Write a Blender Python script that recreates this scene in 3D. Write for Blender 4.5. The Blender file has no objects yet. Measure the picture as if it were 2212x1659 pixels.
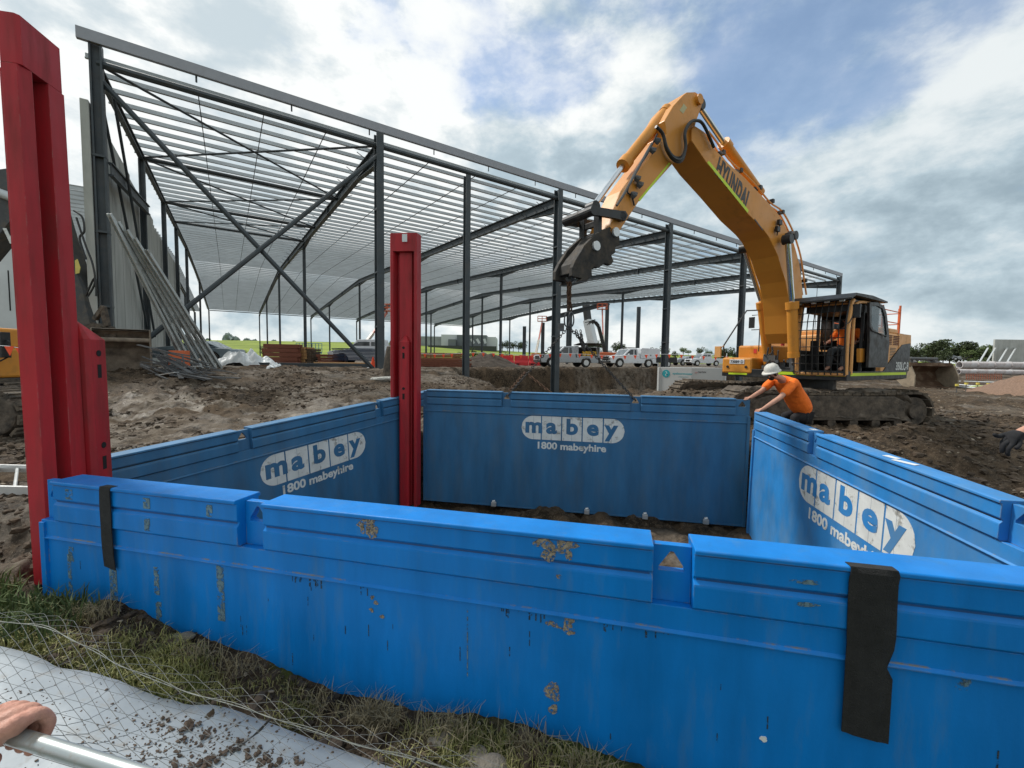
import bpy, bmesh, math, random
import numpy as np
from mathutils import Vector, Matrix
from mathutils.geometry import tessellate_polygon
random.seed(7)
sc = bpy.context.scene
V = Vector
# ------------------------------------------------------------------ camera
EYE = 1.6
F0, PITCH, ROLL = 905.0, 0.0592, 0.0142          # focal length in pixels of a 2212 px wide picture
cam_f = V((0, math.cos(PITCH), -math.sin(PITCH)))
_r = V((1, 0, 0)); _u = _r.cross(cam_f)
cam_r = _r*math.cos(ROLL) + _u*math.sin(ROLL)
cam_u = _u*math.cos(ROLL) - _r*math.sin(ROLL)
cd = bpy.data.cameras.new('camera'); cam = bpy.data.objects.new('camera', cd)
sc.collection.objects.link(cam)
cd.sensor_width = 36; cd.lens = 36*F0/2212; cd.clip_end = 6000; cd.clip_start = .05
Mc = Matrix((cam_r, cam_u, -cam_f)).transposed().to_4x4(); Mc.translation = (0, 0, EYE)
cam.matrix_world = Mc
sc.camera = cam
# ------------------------------------------------------------------ light
SUN_EL, SUN_AZ = math.radians(52), math.radians(-62)      # azimuth from +Y towards +X (negative = left)
sun_dir = V((math.sin(SUN_AZ)*math.cos(SUN_EL), math.cos(SUN_AZ)*math.cos(SUN_EL), math.sin(SUN_EL)))
sl = bpy.data.lights.new('sun', 'SUN'); sl.energy = 3.2; sl.angle = math.radians(7); sl.color = (1, .96, .9)
so = bpy.data.objects.new('sun', sl); sc.collection.objects.link(so)
so.rotation_euler = sun_dir.to_track_quat('Z', 'Y').to_euler()
sc.view_settings.view_transform = 'Standard'; sc.view_settings.look = 'None'
sc.view_settings.exposure = 0.16; sc.view_settings.gamma = 1
# ------------------------------------------------------------------ world: sky with clouds
w = bpy.data.worlds.new('World'); sc.world = w; w.use_nodes = True
nt = w.node_tree; nt.nodes.clear()
def N(t, tree=None, **kw):
    n = (tree or nt).nodes.new(t)
    for k, v in kw.items():
        if k.startswith('i_'): n.inputs[k[2:].replace('_', ' ')].default_value = v
        else: setattr(n, k, v)
    return n
def world():
    L = nt.links.new
    def M(op, a, b=None, c=None, clamp=False):
        n = N('ShaderNodeMath', operation=op); n.use_clamp = clamp
        for i, x in enumerate((a, b, c)):
            if x is None: continue
            if isinstance(x, (int, float)): n.inputs[i].default_value = x
            else: L(x, n.inputs[i])
        return n.outputs[0]
    def ramp(x, a, b):
        n = N('ShaderNodeMapRange', interpolation_type='SMOOTHSTEP'); L(x, n.inputs[0])
        n.inputs[1].default_value = a; n.inputs[2].default_value = b
        return n.outputs[0]
    tc = N('ShaderNodeTexCoord'); sep = N('ShaderNodeSeparateXYZ'); L(tc.outputs['Generated'], sep.inputs[0])
    X, Y, Z = sep.outputs
    zc = M('ADD', M('MAXIMUM', Z, 0.0), .17)
    comb = N('ShaderNodeCombineXYZ'); L(X, comb.inputs[0]); L(Y, comb.inputs[1]); L(M('MULTIPLY', Z, 1.75), comb.inputs[2])
    def noise(scale, detail, rough, off, dist=0.0):
        mp = N('ShaderNodeMapping'); L(comb.outputs[0], mp.inputs[0]); mp.inputs[1].default_value = off
        n = N('ShaderNodeTexNoise'); L(mp.outputs[0], n.inputs['Vector'])
        n.inputs['Scale'].default_value = scale; n.inputs['Detail'].default_value = detail
        n.inputs['Roughness'].default_value = rough; n.inputs['Distortion'].default_value = dist
        return n.outputs[0]
    sky = N('ShaderNodeTexSky', sky_type='NISHITA'); sky.sun_disc = False
    sky.sun_elevation = SUN_EL; sky.sun_rotation = SUN_AZ; sky.air_density = 1.1; sky.dust_density = .6; sky.ozone_density = 1.5
    bgs = N('ShaderNodeBackground'); L(sky.outputs[0], bgs.inputs[0]); bgs.inputs[1].default_value = .15
    # cloud cover: broken near the zenith and to the right, closed near the horizon
    big = noise(1.3, 3, .5, (3.1, 1.7, 0)); mid = noise(3.1, 9, .55, (7.3, 2.2, 0), .15); fine = noise(9, 8, .6, (1.3, 5.2, 0), .1)
    def blob(d, rad):           # a soft patch round one direction of the sky
        dp = N('ShaderNodeVectorMath', operation='DOT_PRODUCT'); L(tc.outputs['Generated'], dp.inputs[0]); dp.inputs[1].default_value = V(d).normalized()
        return ramp(dp.outputs['Value'], math.cos(math.radians(rad)), 1.0)
    field = M('ADD', M('MULTIPLY', mid, .62), M('ADD', M('MULTIPLY', big, .3), M('MULTIPLY', fine, .22)))
    gaps = M('ADD', M('MULTIPLY', blob((.02, .80, .62), 17), .17), M('MULTIPLY', blob((.50, .75, .60), 17), .24))
    gaps = M('ADD', gaps, M('MULTIPLY', blob((-.36, .75, .60), 12), .10))
    gaps = M('ADD', gaps, M('MULTIPLY', blob((.9, .55, .62), 14), .08))
    cover = ramp(M('SUBTRACT', field, gaps), .34, .50)
    cover = M('MAXIMUM', cover, M('SUBTRACT', .93, M('MULTIPLY', Z, 2.2)), clamp=True)
    cover = M('ADD', M('MULTIPLY', cover, .74), .23)
    # cloud brightness: sunlit edges, grey bases, heavier grey to the right
    shade = ramp(M('ADD', M('MULTIPLY', noise(2.6, 8, .55, (7.3, 2.2, .12), .15), .65), M('MULTIPLY', fine, .4)), .40, .66)
    grey = M('ADD', M('MULTIPLY', blob((.85, .8, .42), 38), .95), M('MULTIPLY', blob((.45, .9, .16), 22), .4), clamp=True)
    sun_and_fill = M('ADD', M('MULTIPLY', blob((-.75, .8, .62), 52), ramp(Z, .02, .32)), M('MULTIPLY', blob((.35, -.9, .45), 75), .35))  # second patch: unseen bright sky added behind the camera to light near faces
    br = M('ADD', M('MULTIPLY', shade, .82), .30)
    br = M('ADD', br, M('MULTIPLY', sun_and_fill, .34))
    br = M('MULTIPLY', br, M('SUBTRACT', 1.0, M('MULTIPLY', grey, .20)))
    br = M('ADD', br, M('MULTIPLY', ramp(Z, .16, .0), .04))
    cr = N('ShaderNodeValToRGB'); L(M('MULTIPLY', br, .8), cr.inputs[0])
    e = cr.color_ramp.elements; e[0].position = .12; e[0].color = (.27, .36, .42, 1); e[1].position = .86; e[1].color = (.98, 1.0, .98, 1)
    m_ = cr.color_ramp.elements.new(.42); m_.color = (.50, .61, .67, 1)
    bgc = N('ShaderNodeBackground'); L(cr.outputs[0], bgc.inputs[0]); bgc.inputs[1].default_value = .92
    mx = N('ShaderNodeMixShader'); L(cover, mx.inputs[0]); L(bgs.outputs[0], mx.inputs[1]); L(bgc.outputs[0], mx.inputs[2])
    out = N('ShaderNodeOutputWorld'); L(mx.outputs[0], out.inputs[0])
world()
# ------------------------------------------------------------------ pixel helpers: a point of the photograph put at a real depth
def ray(x, y): return cam_f + cam_r*((x-1106)/F0) + cam_u*((829.5-y)/F0)
def P(x, y, d):
    r = ray(x, y); return V((0, 0, EYE)) + r*(d/r.y)
# ------------------------------------------------------------------ materials
MATS = {}
def mat(name, col, rough=.6, metal=0, var=.12, scale=3., bump=0, bscale=30., dirt=None, damt=0., dscale=2., dlo=.5, dhi=.62, coat=0, spec=.5, stretch=None, col2=None, alpha=1, trans=0, ragged=0, edge=None, wavy=0):
    if name in MATS: return MATS[name]
    m = bpy.data.materials.new(name); m.use_nodes = True; t = m.node_tree; b = t.nodes['Principled BSDF']
    L = t.links.new
    b.inputs['Roughness'].default_value = rough; b.inputs['Metallic'].default_value = metal
    b.inputs['Coat Weight'].default_value = coat; b.inputs['Specular IOR Level'].default_value = spec
    b.inputs['Alpha'].default_value = alpha; b.inputs['Transmission Weight'].default_value = trans
    tc = t.nodes.new('ShaderNodeTexCoord'); src = tc.outputs['Object']
    if stretch:
        mp = t.nodes.new('ShaderNodeMapping'); L(src, mp.inputs[0]); mp.inputs[3].default_value = stretch; src2 = mp.outputs[0]
    else: src2 = src
    def noi(s, d=5, r=.6, sv=None):
        n = t.nodes.new('ShaderNodeTexNoise'); L(sv or src, n.inputs['Vector']); n.inputs['Scale'].default_value = s
        n.inputs['Detail'].default_value = d; n.inputs['Roughness'].default_value = r; return n.outputs[0]
    def mixc(f, a, c):
        n = t.nodes.new('ShaderNodeMix'); n.data_type = 'RGBA'; L(f, n.inputs[0])
        for s_, x in ((6, a), (7, c)):
            if isinstance(x, tuple): n.inputs[s_].default_value = (*x[:3], 1)
            else: L(x, n.inputs[s_])
        return n.outputs[2]
    def mr(x, lo, hi, a=0., c=1.):
        n = t.nodes.new('ShaderNodeMapRange'); L(x, n.inputs[0]); n.inputs[1].default_value = lo; n.inputs[2].default_value = hi
        n.inputs[3].default_value = a; n.inputs[4].default_value = c; return n.outputs[0]
    lo = tuple(c*(1-var) for c in col); hi = tuple(min(1, c*(1+var)) for c in (col2 or col))
    c = mixc(mr(noi(scale, sv=src2), .3, .7), lo, hi)
    rgh = mr(noi(scale*2.3), .3, .7, max(0.02, rough-.08), min(1, rough+.08))
    if dirt:
        fac = mr(noi(dscale, 8, .65, src2), dlo, dhi, 0, damt)
        c = mixc(fac, c, dirt)
        mm = t.nodes.new('ShaderNodeMix'); L(fac, mm.inputs[0]); L(rgh, mm.inputs[2]); mm.inputs[3].default_value = .9; rgh = mm.outputs[0]
    if edge:
        bv = t.nodes.new('ShaderNodeBevel'); bv.samples = 4; bv.inputs['Radius'].default_value = edge[1]; ge = t.nodes.new('ShaderNodeNewGeometry'); dp = t.nodes.new('ShaderNodeVectorMath'); dp.operation = 'DOT_PRODUCT'
        L(bv.outputs[0], dp.inputs[0]); L(ge.outputs['True Normal'], dp.inputs[1]); f1 = mr(dp.outputs['Value'], .985, .90); f2 = mr(noi(7, 8, .7), .50, .60); mm = t.nodes.new('ShaderNodeMath'); mm.operation = 'MULTIPLY'; L(f1, mm.inputs[0]); L(f2, mm.inputs[1])
        c = mixc(mm.outputs[0], c, edge[0])
    L(c, b.inputs['Base Color']); L(rgh, b.inputs['Roughness'])
    if ragged:
        n = t.nodes.new('ShaderNodeMapRange'); L(noi(ragged, 6, .7), n.inputs[0]); n.inputs[1].default_value = .44; n.inputs[2].default_value = .56; L(n.outputs[0], b.inputs['Alpha'])
    if bump:
        bp = t.nodes.new('ShaderNodeBump'); L(noi(bscale, 4), bp.inputs['Height']); bp.inputs['Strength'].default_value = bump; bp.inputs['Distance'].default_value = .02
        L(bp.outputs[0], b.inputs['Normal'])
    if wavy:
        bp2 = t.nodes.new('ShaderNodeBump'); L(noi(wavy, 2, .4), bp2.inputs['Height']); bp2.inputs['Strength'].default_value = .55; bp2.inputs['Distance'].default_value = .03
        if bump: L(bp.outputs[0], bp2.inputs['Normal'])
        L(bp2.outputs[0], b.inputs['Normal'])
    MATS[name] = m; return m
MUD = (.085, .065, .045)
TAN = (.23, .19, .14)
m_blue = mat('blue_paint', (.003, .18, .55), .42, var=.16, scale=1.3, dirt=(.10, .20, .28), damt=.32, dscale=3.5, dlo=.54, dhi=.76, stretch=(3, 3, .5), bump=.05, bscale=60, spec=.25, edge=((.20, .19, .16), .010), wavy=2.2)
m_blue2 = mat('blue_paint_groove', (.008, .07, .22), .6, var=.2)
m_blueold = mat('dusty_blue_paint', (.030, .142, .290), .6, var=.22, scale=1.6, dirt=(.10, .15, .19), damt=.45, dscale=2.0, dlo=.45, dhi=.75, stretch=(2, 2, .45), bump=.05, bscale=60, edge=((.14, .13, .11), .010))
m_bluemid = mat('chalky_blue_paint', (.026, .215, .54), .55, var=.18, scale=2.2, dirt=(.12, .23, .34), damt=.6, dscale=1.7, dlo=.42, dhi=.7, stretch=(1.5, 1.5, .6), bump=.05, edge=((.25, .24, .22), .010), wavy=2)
m_groove = mat('groove_dark', (.02, .03, .035), .9, var=.4, scale=9)
m_red = mat('red_paint', (.40, .018, .026), .5, var=.16, scale=1.5, dirt=(.11, .035, .03), damt=.6, dscale=2.5, dlo=.46, dhi=.7, stretch=(3, 3, .4), spec=.35, edge=((.30, .17, .15), .008), wavy=1.6)
m_white = mat('white_marking', (.66, .68, .66), .7, var=.10, scale=6, dirt=(.22, .21, .18), damt=.8, dscale=9, dlo=.56, dhi=.66)
m_yel = mat('amber_paint', (.62, .255, .035), .42, var=.08, scale=1.2, dirt=(.18, .10, .04), damt=.55, dscale=2.2, dlo=.56, dhi=.78, spec=.4)
m_yel2 = mat('amber_paint_faded', (.72, .36, .12), .5, var=.08, scale=1.5, dirt=(.3, .17, .08), damt=.5, dscale=4, dlo=.55, dhi=.7)
m_black = mat('black_paint', (.012, .013, .014), .45, var=.3, scale=4, dirt=(.07, .06, .05), damt=.4, dscale=5)
m_blk2 = mat('dark_interior', (.006, .006, .007), .8)
m_steel = mat('dark_primer_steel', (.042, .055, .064), .55, var=.18, scale=1.2, dirt=(.12, .11, .1), damt=.3, dscale=2)
m_galv = mat('galvanised_steel', (.46, .49, .50), .5, .15, var=.12, scale=.6)
m_conc = mat('precast_concrete', (.44, .45, .42), .85, var=.14, scale=.5, dirt=(.22, .23, .2), damt=.6, dscale=.8, dlo=.45, dhi=.7, stretch=(1, 1, .3), bump=.1, bscale=12)
m_mudm = mat('caked_mud', (.042, .032, .023), .75, var=.45, scale=6, bump=.9, bscale=14, col2=(.095, .074, .054))
m_rub = mat('black_rubber', (.014, .014, .014), .8, var=.4, scale=12, bump=.5, bscale=160, dirt=(.12, .11, .09), damt=.5, dscale=120, dlo=.62, dhi=.72)
m_chrome = mat('chrome_rod', (.62, .64, .66), .18, 1.0, var=.05)
m_glass = mat('tinted_glass', (.02, .026, .03), .06, spec=.8)
m_tyre = mat('tyre_rubber', (.02, .02, .02), .85, dirt=(.1, .08, .06), damt=.6, dscale=6)
m_lime = mat('lime_reflective', (.55, .72, .02), .5, var=.05)
m_hiv = mat('orange_hivis_cloth', (1.0, .185, .015), .85, var=.10, scale=9, bump=1.0, bscale=9, wavy=14)
m_skin = mat('skin', (.50, .27, .19), .55, var=.10, scale=14, bump=.08, bscale=70, spec=.35)
m_cloth = mat('black_cloth', (.010, .010, .012), .9, var=.3, scale=10, bump=.3, bscale=20)
m_ply = mat('white_plastic', (.66, .69, .70), .45, var=.06, scale=2)
m_wht = mat('white_vehicle_paint', (.70, .72, .74), .3, coat=.5, var=.03, dirt=(.3, .26, .22), damt=.4, dscale=2, dlo=.55, dhi=.8)
m_slv = mat('silver_vehicle_paint', (.33, .35, .37), .32, .4, coat=.5, var=.04)
m_flag = mat('flag_orange', (.95, .10, .03), .7, var=.05)
m_orng = mat('machine_orange', (.60, .13, .04), .5, var=.08)
m_timb = mat('raw_timber', (.42, .24, .10), .8, var=.2, scale=6, stretch=(1, 8, 8))
m_timr = mat('red_brown_timber', (.17, .055, .03), .8, var=.25, scale=7, stretch=(1, 8, 8))
m_navy = mat('navy_steel', (.012, .03, .075), .5)
m_rustc = mat('rusty_chain', (.13, .07, .04), .8, .3, var=.4, scale=30)
m_grey = mat('grey_steel', (.10, .105, .11), .6, .3, var=.3, scale=5, dirt=MUD, damt=.6, dscale=5)
m_alu = mat('aluminium', (.62, .63, .62), .4, .5, var=.08)
m_bark = mat('bark', (.09, .07, .055), .9, var=.3, scale=6)
# ------------------------------------------------------------------ mesh builder
FR = {}                                         # frame (world matrix) of each thing
class MB:
    def __init__(s, M=None): s.v = []; s.f = []; s.M = M
    def add(s, vs, fs):
        o = len(s.v)
        s.v += [s.M @ V(v) if s.M else V(v) for v in vs]; s.f += [tuple(i+o for i in f) for f in fs]; return s
    def box(s, c, d, R=None):
        c = V(c); h = V(d)/2; vs = []
        for i in range(8):
            q = V(((-1, 1)[i & 1]*h.x, (-1, 1)[(i >> 1) & 1]*h.y, (-1, 1)[(i >> 2) & 1]*h.z))
            vs.append(c + (R @ q if R else q))
        return s.add(vs, [(0, 2, 3, 1), (4, 5, 7, 6), (0, 1, 5, 4), (2, 6, 7, 3), (0, 4, 6, 2), (1, 3, 7, 5)])
    def span(s, a, b):                          # box from min corner to max corner
        a = V(a); b = V(b); return s.box((a+b)/2, b-a)
    def beam(s, p, q, w, h, up=(0, 0, 1)):      # w sideways, h along 'up'
        p = V(p); q = V(q); z = (q-p); L = z.length; z.normalize(); x = z.cross(V(up))
        if x.length < 1e-4: x = z.cross(V((0, 1, 0)))
        x.normalize(); y = x.cross(z); R = Matrix((x, y, z)).transposed()
        return s.box((p+q)/2, (w, h, L), R)
    def ibeam(s, p, q, w, h, up=(0, 0, 1), t=.02, h2=None):
        p = V(p); q = V(q); z = (q-p).normalized(); x = z.cross(V(up)); x.normalize(); y = x.cross(z); h2 = h2 or h
        tt = max(t, .012)
        for sg in (1, -1):
            a, b = p + y*sg*(h/2-tt), q + y*sg*(h2/2-tt); s.beam(a, b, w, tt*2, y)
        s.beam(p, q, tt, min(h, h2)-tt*2, y)
        if abs(h2-h) > .02: s.prism([(0, -h/2), ((q-p).length, -h2/2), ((q-p).length, h2/2), (0, h/2)], p, z, y, x, -tt/2.1, tt/2.1)
        return s
    def tube(s, pts, r, n=8, cap=True, closed=False):
        pts = [V(p) for p in pts]; k = len(pts); rs = r if isinstance(r, (list, tuple)) else [r]*k
        vs = []; prev = None
        for i, p in enumerate(pts):
            a = pts[i-1] if (i or closed) else p; b = pts[(i+1) % k] if (i < k-1 or closed) else p
            t = (b-a).normalized()
            if prev is None:
                x = t.orthogonal().normalized()
            else:
                x = (prev - t*prev.dot(t)); x = x.normalized() if x.length > 1e-5 else t.orthogonal().normalized()
            prev = x; y = t.cross(x)
            for j in range(n):
                a_ = 2*math.pi*(j+.5)/n; vs.append(p + (x*math.cos(a_)+y*math.sin(a_))*rs[i])
        fs = []
        for i in range(k if closed else k-1):
            for j in range(n):
                i2 = (i+1) % k; fs.append((i*n+j, i*n+(j+1) % n, i2*n+(j+1) % n, i2*n+j))
        if cap and not closed: fs += [tuple(range(n-1, -1, -1)), tuple((k-1)*n+j for j in range(n))]
        return s.add(vs, fs)
    def cyl(s, a, b, r, n=16, r2=None): return s.tube([a, b], [r, r if r2 is None else r2], n)
    def prism(s, poly, o, u, v, w, w0, w1, holes=()):     # polygon in the (u, v) frame at o, thick along w from w0 to w1
        o = V(o); u = V(u); v = V(v); w = V(w); loops = [list(poly)] + [list(h) for h in holes]
        flat = [p for l in loops for p in l]; n = len(flat)
        vs = [o+u*a+v*b+w*w0 for a, b in flat] + [o+u*a+v*b+w*w1 for a, b in flat]
        if holes or True:
            tr = tessellate_polygon([[V((a, b, 0)) for a, b in l] for l in loops])
            area = sum(poly[i-1][0]*poly[i][1]-poly[i][0]*poly[i-1][1] for i in range(len(poly)))
            fs = []
            for t in tr:
                (x1, y1), (x2, y2), (x3, y3) = [flat[i] for i in t]
                t = t if ((x2-x1)*(y3-y1)-(x3-x1)*(y2-y1)) > 0 else t[::-1]
                fs.append(tuple(i+n for i in t)); fs.append(tuple(t[::-1]))
        k = 0
        for l in loops:
            m = len(l); ar = sum(l[i-1][0]*l[i][1]-l[i][0]*l[i-1][1] for i in range(m)); ccw = (ar > 0) == (k == 0)
            for i in range(m):
                a, b = k+i, k+(i+1) % m
                fs.append((a, b, b+n, a+n) if ccw else (b, a, a+n, b+n))
            k += m
        return s.add(vs, fs)
    def disc(s, c, ax, r, t, n=20): c = V(c); ax = V(ax).normalized(); return s.cyl(c-ax*t/2, c+ax*t/2, r, n)
    def blob(s, c, r, seed=0, n=2, amp=.25, flat=1.0):
        bm = bmesh.new(); bmesh.ops.create_icosphere(bm, subdivisions=n, radius=1)
        rn = random.Random(seed); ks = [V((rn.uniform(-2, 2), rn.uniform(-2, 2), rn.uniform(-2, 2))) for _ in range(5)]; ph = [rn.uniform(0, 6) for _ in ks]
        r = r if isinstance(r, (tuple, list)) else (r, r, r*flat); c = V(c)
        vs = []
        for v in bm.verts:
            g = 1+amp*sum(math.sin(v.co.dot(k)*1.7+p) for k, p in zip(ks, ph))/2.2
            vs.append(c+V((v.co.x*r[0]*g, v.co.y*r[1]*g, v.co.z*r[2]*g)))
        fs = [tuple(v.index for v in f.verts) for f in bm.faces]; bm.free(); return s.add(vs, fs)
    def build(s, name, m, parent=None, world=False, smooth=False, bevel=0, kind=None, auto=None):
        me = bpy.data.meshes.new(name); vs = s.v
        if world and parent is not None:
            Mi = FR[parent.name].inverted(); vs = [Mi @ v for v in vs]
        me.from_pydata([tuple(v) for v in vs], [], s.f); me.update()
        ms = m if isinstance(m, (list, tuple)) else [m]
        for x in ms: me.materials.append(x)
        if smooth:
            me.polygons.foreach_set('use_smooth', [True]*len(me.polygons))
            me.set_sharp_from_angle(angle=math.radians(auto or 38))
        o = bpy.data.objects.new(name, me); sc.collection.objects.link(o)
        if parent is not None: o.parent = parent; FR[o.name] = FR[parent.name]
        else: FR[o.name] = Matrix.Identity(4)
        if bevel:
            b = o.modifiers.new('bevel', 'BEVEL'); b.width = bevel; b.segments = 2; b.limit_method = 'ANGLE'; b.angle_limit = math.radians(35)
        if kind: o['kind'] = kind
        return o
def tag(o, label, cat, group=None):
    o['label'] = label; o['category'] = cat
    if group: o['group'] = group
    return o
def thing(name, label, cat, loc=(0, 0, 0), rz=0, group=None, M=None):
    o = bpy.data.objects.new(name, None); sc.collection.objects.link(o); o.empty_display_size = .2
    if M is not None: o.matrix_world = M; FR[o.name] = M.copy()
    else:
        o.location = loc; o.rotation_euler = (0, 0, rz); FR[o.name] = Matrix.Translation(V(loc)) @ Matrix.Rotation(rz, 4, 'Z')
    tag(o, label, cat, group); return o
def dup(root, loc, rz=0, label=None, scale=1, group=None):
    def cp(o, par):
        c = o.copy(); sc.collection.objects.link(c)
        if par: c.parent = par
        for ch in [x for x in bpy.data.objects if x.parent == o]: cp(ch, c)
        return c
    c = cp(root, None); c.location = loc; c.rotation_euler = (0, 0, rz); c.scale = (scale,)*3 if not hasattr(scale, '__len__') else scale
    if label: c['label'] = label
    if group: c['group'] = group
    FR[c.name] = Matrix.Translation(V(loc)) @ Matrix.Rotation(rz, 4, 'Z')
    return c
def text_mb(txt, size, thick, bold=0.0, space=1.0, flip=False):
    cu = bpy.data.curves.new('t', 'FONT'); cu.body = txt; cu.size = size; cu.extrude = thick/2; cu.offset = bold
    cu.align_x = 'CENTER'; cu.space_character = space; cu.resolution_u = 4
    o = bpy.data.objects.new('t', cu); sc.collection.objects.link(o)
    dg = bpy.context.evaluated_depsgraph_get(); dg.update(); me = bpy.data.meshes.new_from_object(o.evaluated_get(dg))
    vs = [v.co.copy() for v in me.vertices]; fs = [tuple(p.vertices) for p in me.polygons]
    bpy.data.objects.remove(o); bpy.data.curves.remove(cu); bpy.data.meshes.remove(me)
    return vs, fs
def put_text(mb, txt, size, o, u, v, thick=.004, bold=0., space=1., sx=1.):
    vs, fs = text_mb(txt, size, thick, bold, space); o = V(o); u = V(u).normalized(); v = V(v).normalized(); n = u.cross(v)
    mb.add([o+u*p.x*sx+v*p.y+n*p.z for p in vs], fs)
# ------------------------------------------------------------------ layout of the warehouse and of the shoring box
BL = 12.0
bd = V((.8291, .5591, 0)); bn = V((-.5591, .8291, 0)); b0 = V((-7.0, 22.15, 0))     # along the front, into the building, first full column
def BP(k, q, z): return b0 + bd*(BL*k) + bn*q + V((0, 0, z))
PAD = 1.0
FL, FRt = V((-3.63, 3.20, .65)), V((2.22, 1.76, .70))
KL, KR = V((-1.87, 8.97, .93)), V((4.43, 7.73, .93))
fdir = (FRt-FL).normalized()
FRt = FL + fdir*6.4
# ------------------------------------------------------------------ ground
def hsh(ix, iy, s):
    n = (ix.astype(np.int64)*374761393 + iy.astype(np.int64)*668265263 + s*974711) & 0x7fffffff
    n = ((n ^ (n >> 13))*1274126177) & 0x7fffffff
    return ((n ^ (n >> 16)) & 0xffff)/65535.0
def vn(x, y, s=0):
    ix = np.floor(x); iy = np.floor(y); fx = x-ix; fy = y-iy; fx = fx*fx*(3-2*fx); fy = fy*fy*(3-2*fy)
    a, b, c, d = hsh(ix, iy, s), hsh(ix+1, iy, s), hsh(ix, iy+1, s), hsh(ix+1, iy+1, s)
    return (a*(1-fx)+b*fx)*(1-fy)+(c*(1-fx)+d*fx)*fy
def fbm(x, y, o=4, s=0, g=.5):
    t = 0; a = 1; n = 0
    for i in range(o):
        t = t + a*vn(x*2**i+17.3*i, y*2**i-9.1*i, s+i); n += a; a *= g
    return t/n
def sm(x): x = np.clip(x, 0, 1); return x*x*(3-2*x)
def side(x, y, a, b): return (x-a[0])*(b[1]-a[1])-(y-a[1])*(b[0]-a[0])      # >0 right of a->b
BOXC = [(-3.66, 3.26), (-4.45, 4.6), (-2.3, 8.6), (-1.9, 9.0), (4.45, 7.75), (4.40, 7.0), (3.6, 2.0), (2.65, 1.70)]
def inbox(x, y):
    d = np.full(np.shape(x), 1e9)
    for i in range(len(BOXC)):
        a, b = BOXC[i], BOXC[(i+1) % len(BOXC)]; L = math.hypot(b[0]-a[0], b[1]-a[1])
        d = np.minimum(d, side(x, y, a, b)/L)
    return d                                   # distance inside (positive)
def edge_y(x): return 3.2 - (x+3.63)*.2515                                     # front panel line
def height(x, y, detail=True):
    x = np.asarray(x, float); y = np.asarray(y, float)
    rx, ry = x-b0.x, y-b0.y; s = rx*bd.x+ry*bd.y; q = rx*bn.x+ry*bn.y
    wob = (fbm(x*.35, y*.35, 3, 5)-.5)
    z = PAD*sm((q+12+3*wob)/10.5)
    # excavation along the column line
    ex = sm((s-2.6-1.2*wob)/1.6)*(1-sm((s-62)/8))*(1-sm((q-.75-.9*wob)/.45))*sm((q+9.5)/3.5)
    z = z*(1-ex) + (-.9)*ex
    flatp = sm((q-1.5)/2)*(y < 160)
    # near bank in front of the front panel, falling to the right
    ed = edge_y(x); nb = 1-sm((y-ed+.0)/.35)
    nb = np.where(x < -3.7, 1-sm((y-3.1-.25*wob)/.5), nb)
    zb = -.27-.068*np.clip(x+3.4, -2, 4.5) + .25*(1-sm(y/1.6))*.6
    zb = zb + .06*np.sin(x*2.1+1)*(y > 1.5)
    z = z*(1-nb) + zb*nb
    # hollow left of the corner post
    hol = np.exp(-(((x+4.9)/1.0)**2+((y-3.75)/.42)**2)); z = z-.42*hol
    # pit inside the shoring box
    ib = inbox(x, y); pit = sm((ib+.32)/.2)*(y > ed+.02); z = z*(1-pit) + (-1.5)*pit
    # spoil heaps
    for cx_, cy_, hh, rr in ((7.6, 11.2, .36, 4.4), (7.2, 7.2, .38, 1.5), (9.5, 7.6, .30, 1.8), (12.0, 8.0, .25, 2.4), (3.0, 12.5, .42, 1.3), (4.6, 12.2, .4, 1.0), (.6, 13.5, .25, 1.5), (5.6, 10.6, .55, 1.0), (6.3, 11.8, .5, 1.5), (-1.2, 13.8, .3, 1.0), (-5.5, 12.5, .22, 2.0), (-2.5, 13.5, .2, 1.0), (-7.5, 9.5, .15, 1.2)):
        z = z + hh*np.exp(-(((x-cx_)/rr)**2+((y-cy_)/(rr*.55))**2))*(1-pit)
    # far meadow hill and rolling land
    dist = np.hypot(x, y); a = x/np.maximum(y, 1e-3)
    hill = (11.3*(1-sm((a+.32)/.42)) + 5.5*sm((a+.32)/.42)*(1-sm((a-.75)/.5)))*sm((y-120)/190)
    hill = hill*(1+.12*(fbm(x*.01, y*.01, 3, 9)-.5))*(y > 0)
    z = z + hill - 12*sm((y-420)/700)*(y > 0)
    if detail:
        palem = sm((fbm(x*.32, y*.5, 4, 55)-.53)/.10)*(y > 3)
        near = np.exp(-dist/45.)
        mudm = (1-sm((dist-90)/40))
        lump = (np.abs(fbm(x*1.1, y*1.1, 5, 21, .55)-.5)*2)
        shf = 1-sm((y-(1.635-.25*x)+.1)/.3); near = near
        am = (.26+.14*(y > 3.6))*(1-.9*shf)*(1-flatp*.75)*(1-.55*nb)*mudm
        z = z + am*(1-.85*palem)*(lump-.25) + (.10+.06*(y > 3.6))*(1-.8*shf)*(fbm(x*4.3, y*4.3, 4, 31, .6)-.5)*mudm*(1-.4*nb)*(1-flatp*.5)
        z = z + .035*(np.abs(fbm(x*13, y*13, 3, 41, .6)-.5)*2)*np.exp(-dist/14)
        # wheel ruts of the mud field
        z = z - .05*sm((np.sin((x*.5+y*.86)*2.4+2*wob*4)-.3)/.5)*mudm*(1-nb)*(1-flatp)*(x < 1)*(y > 4)
    return z
def hz(x, y, detail=False): return float(height(np.array([x]), np.array([y]), detail)[0])
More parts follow.
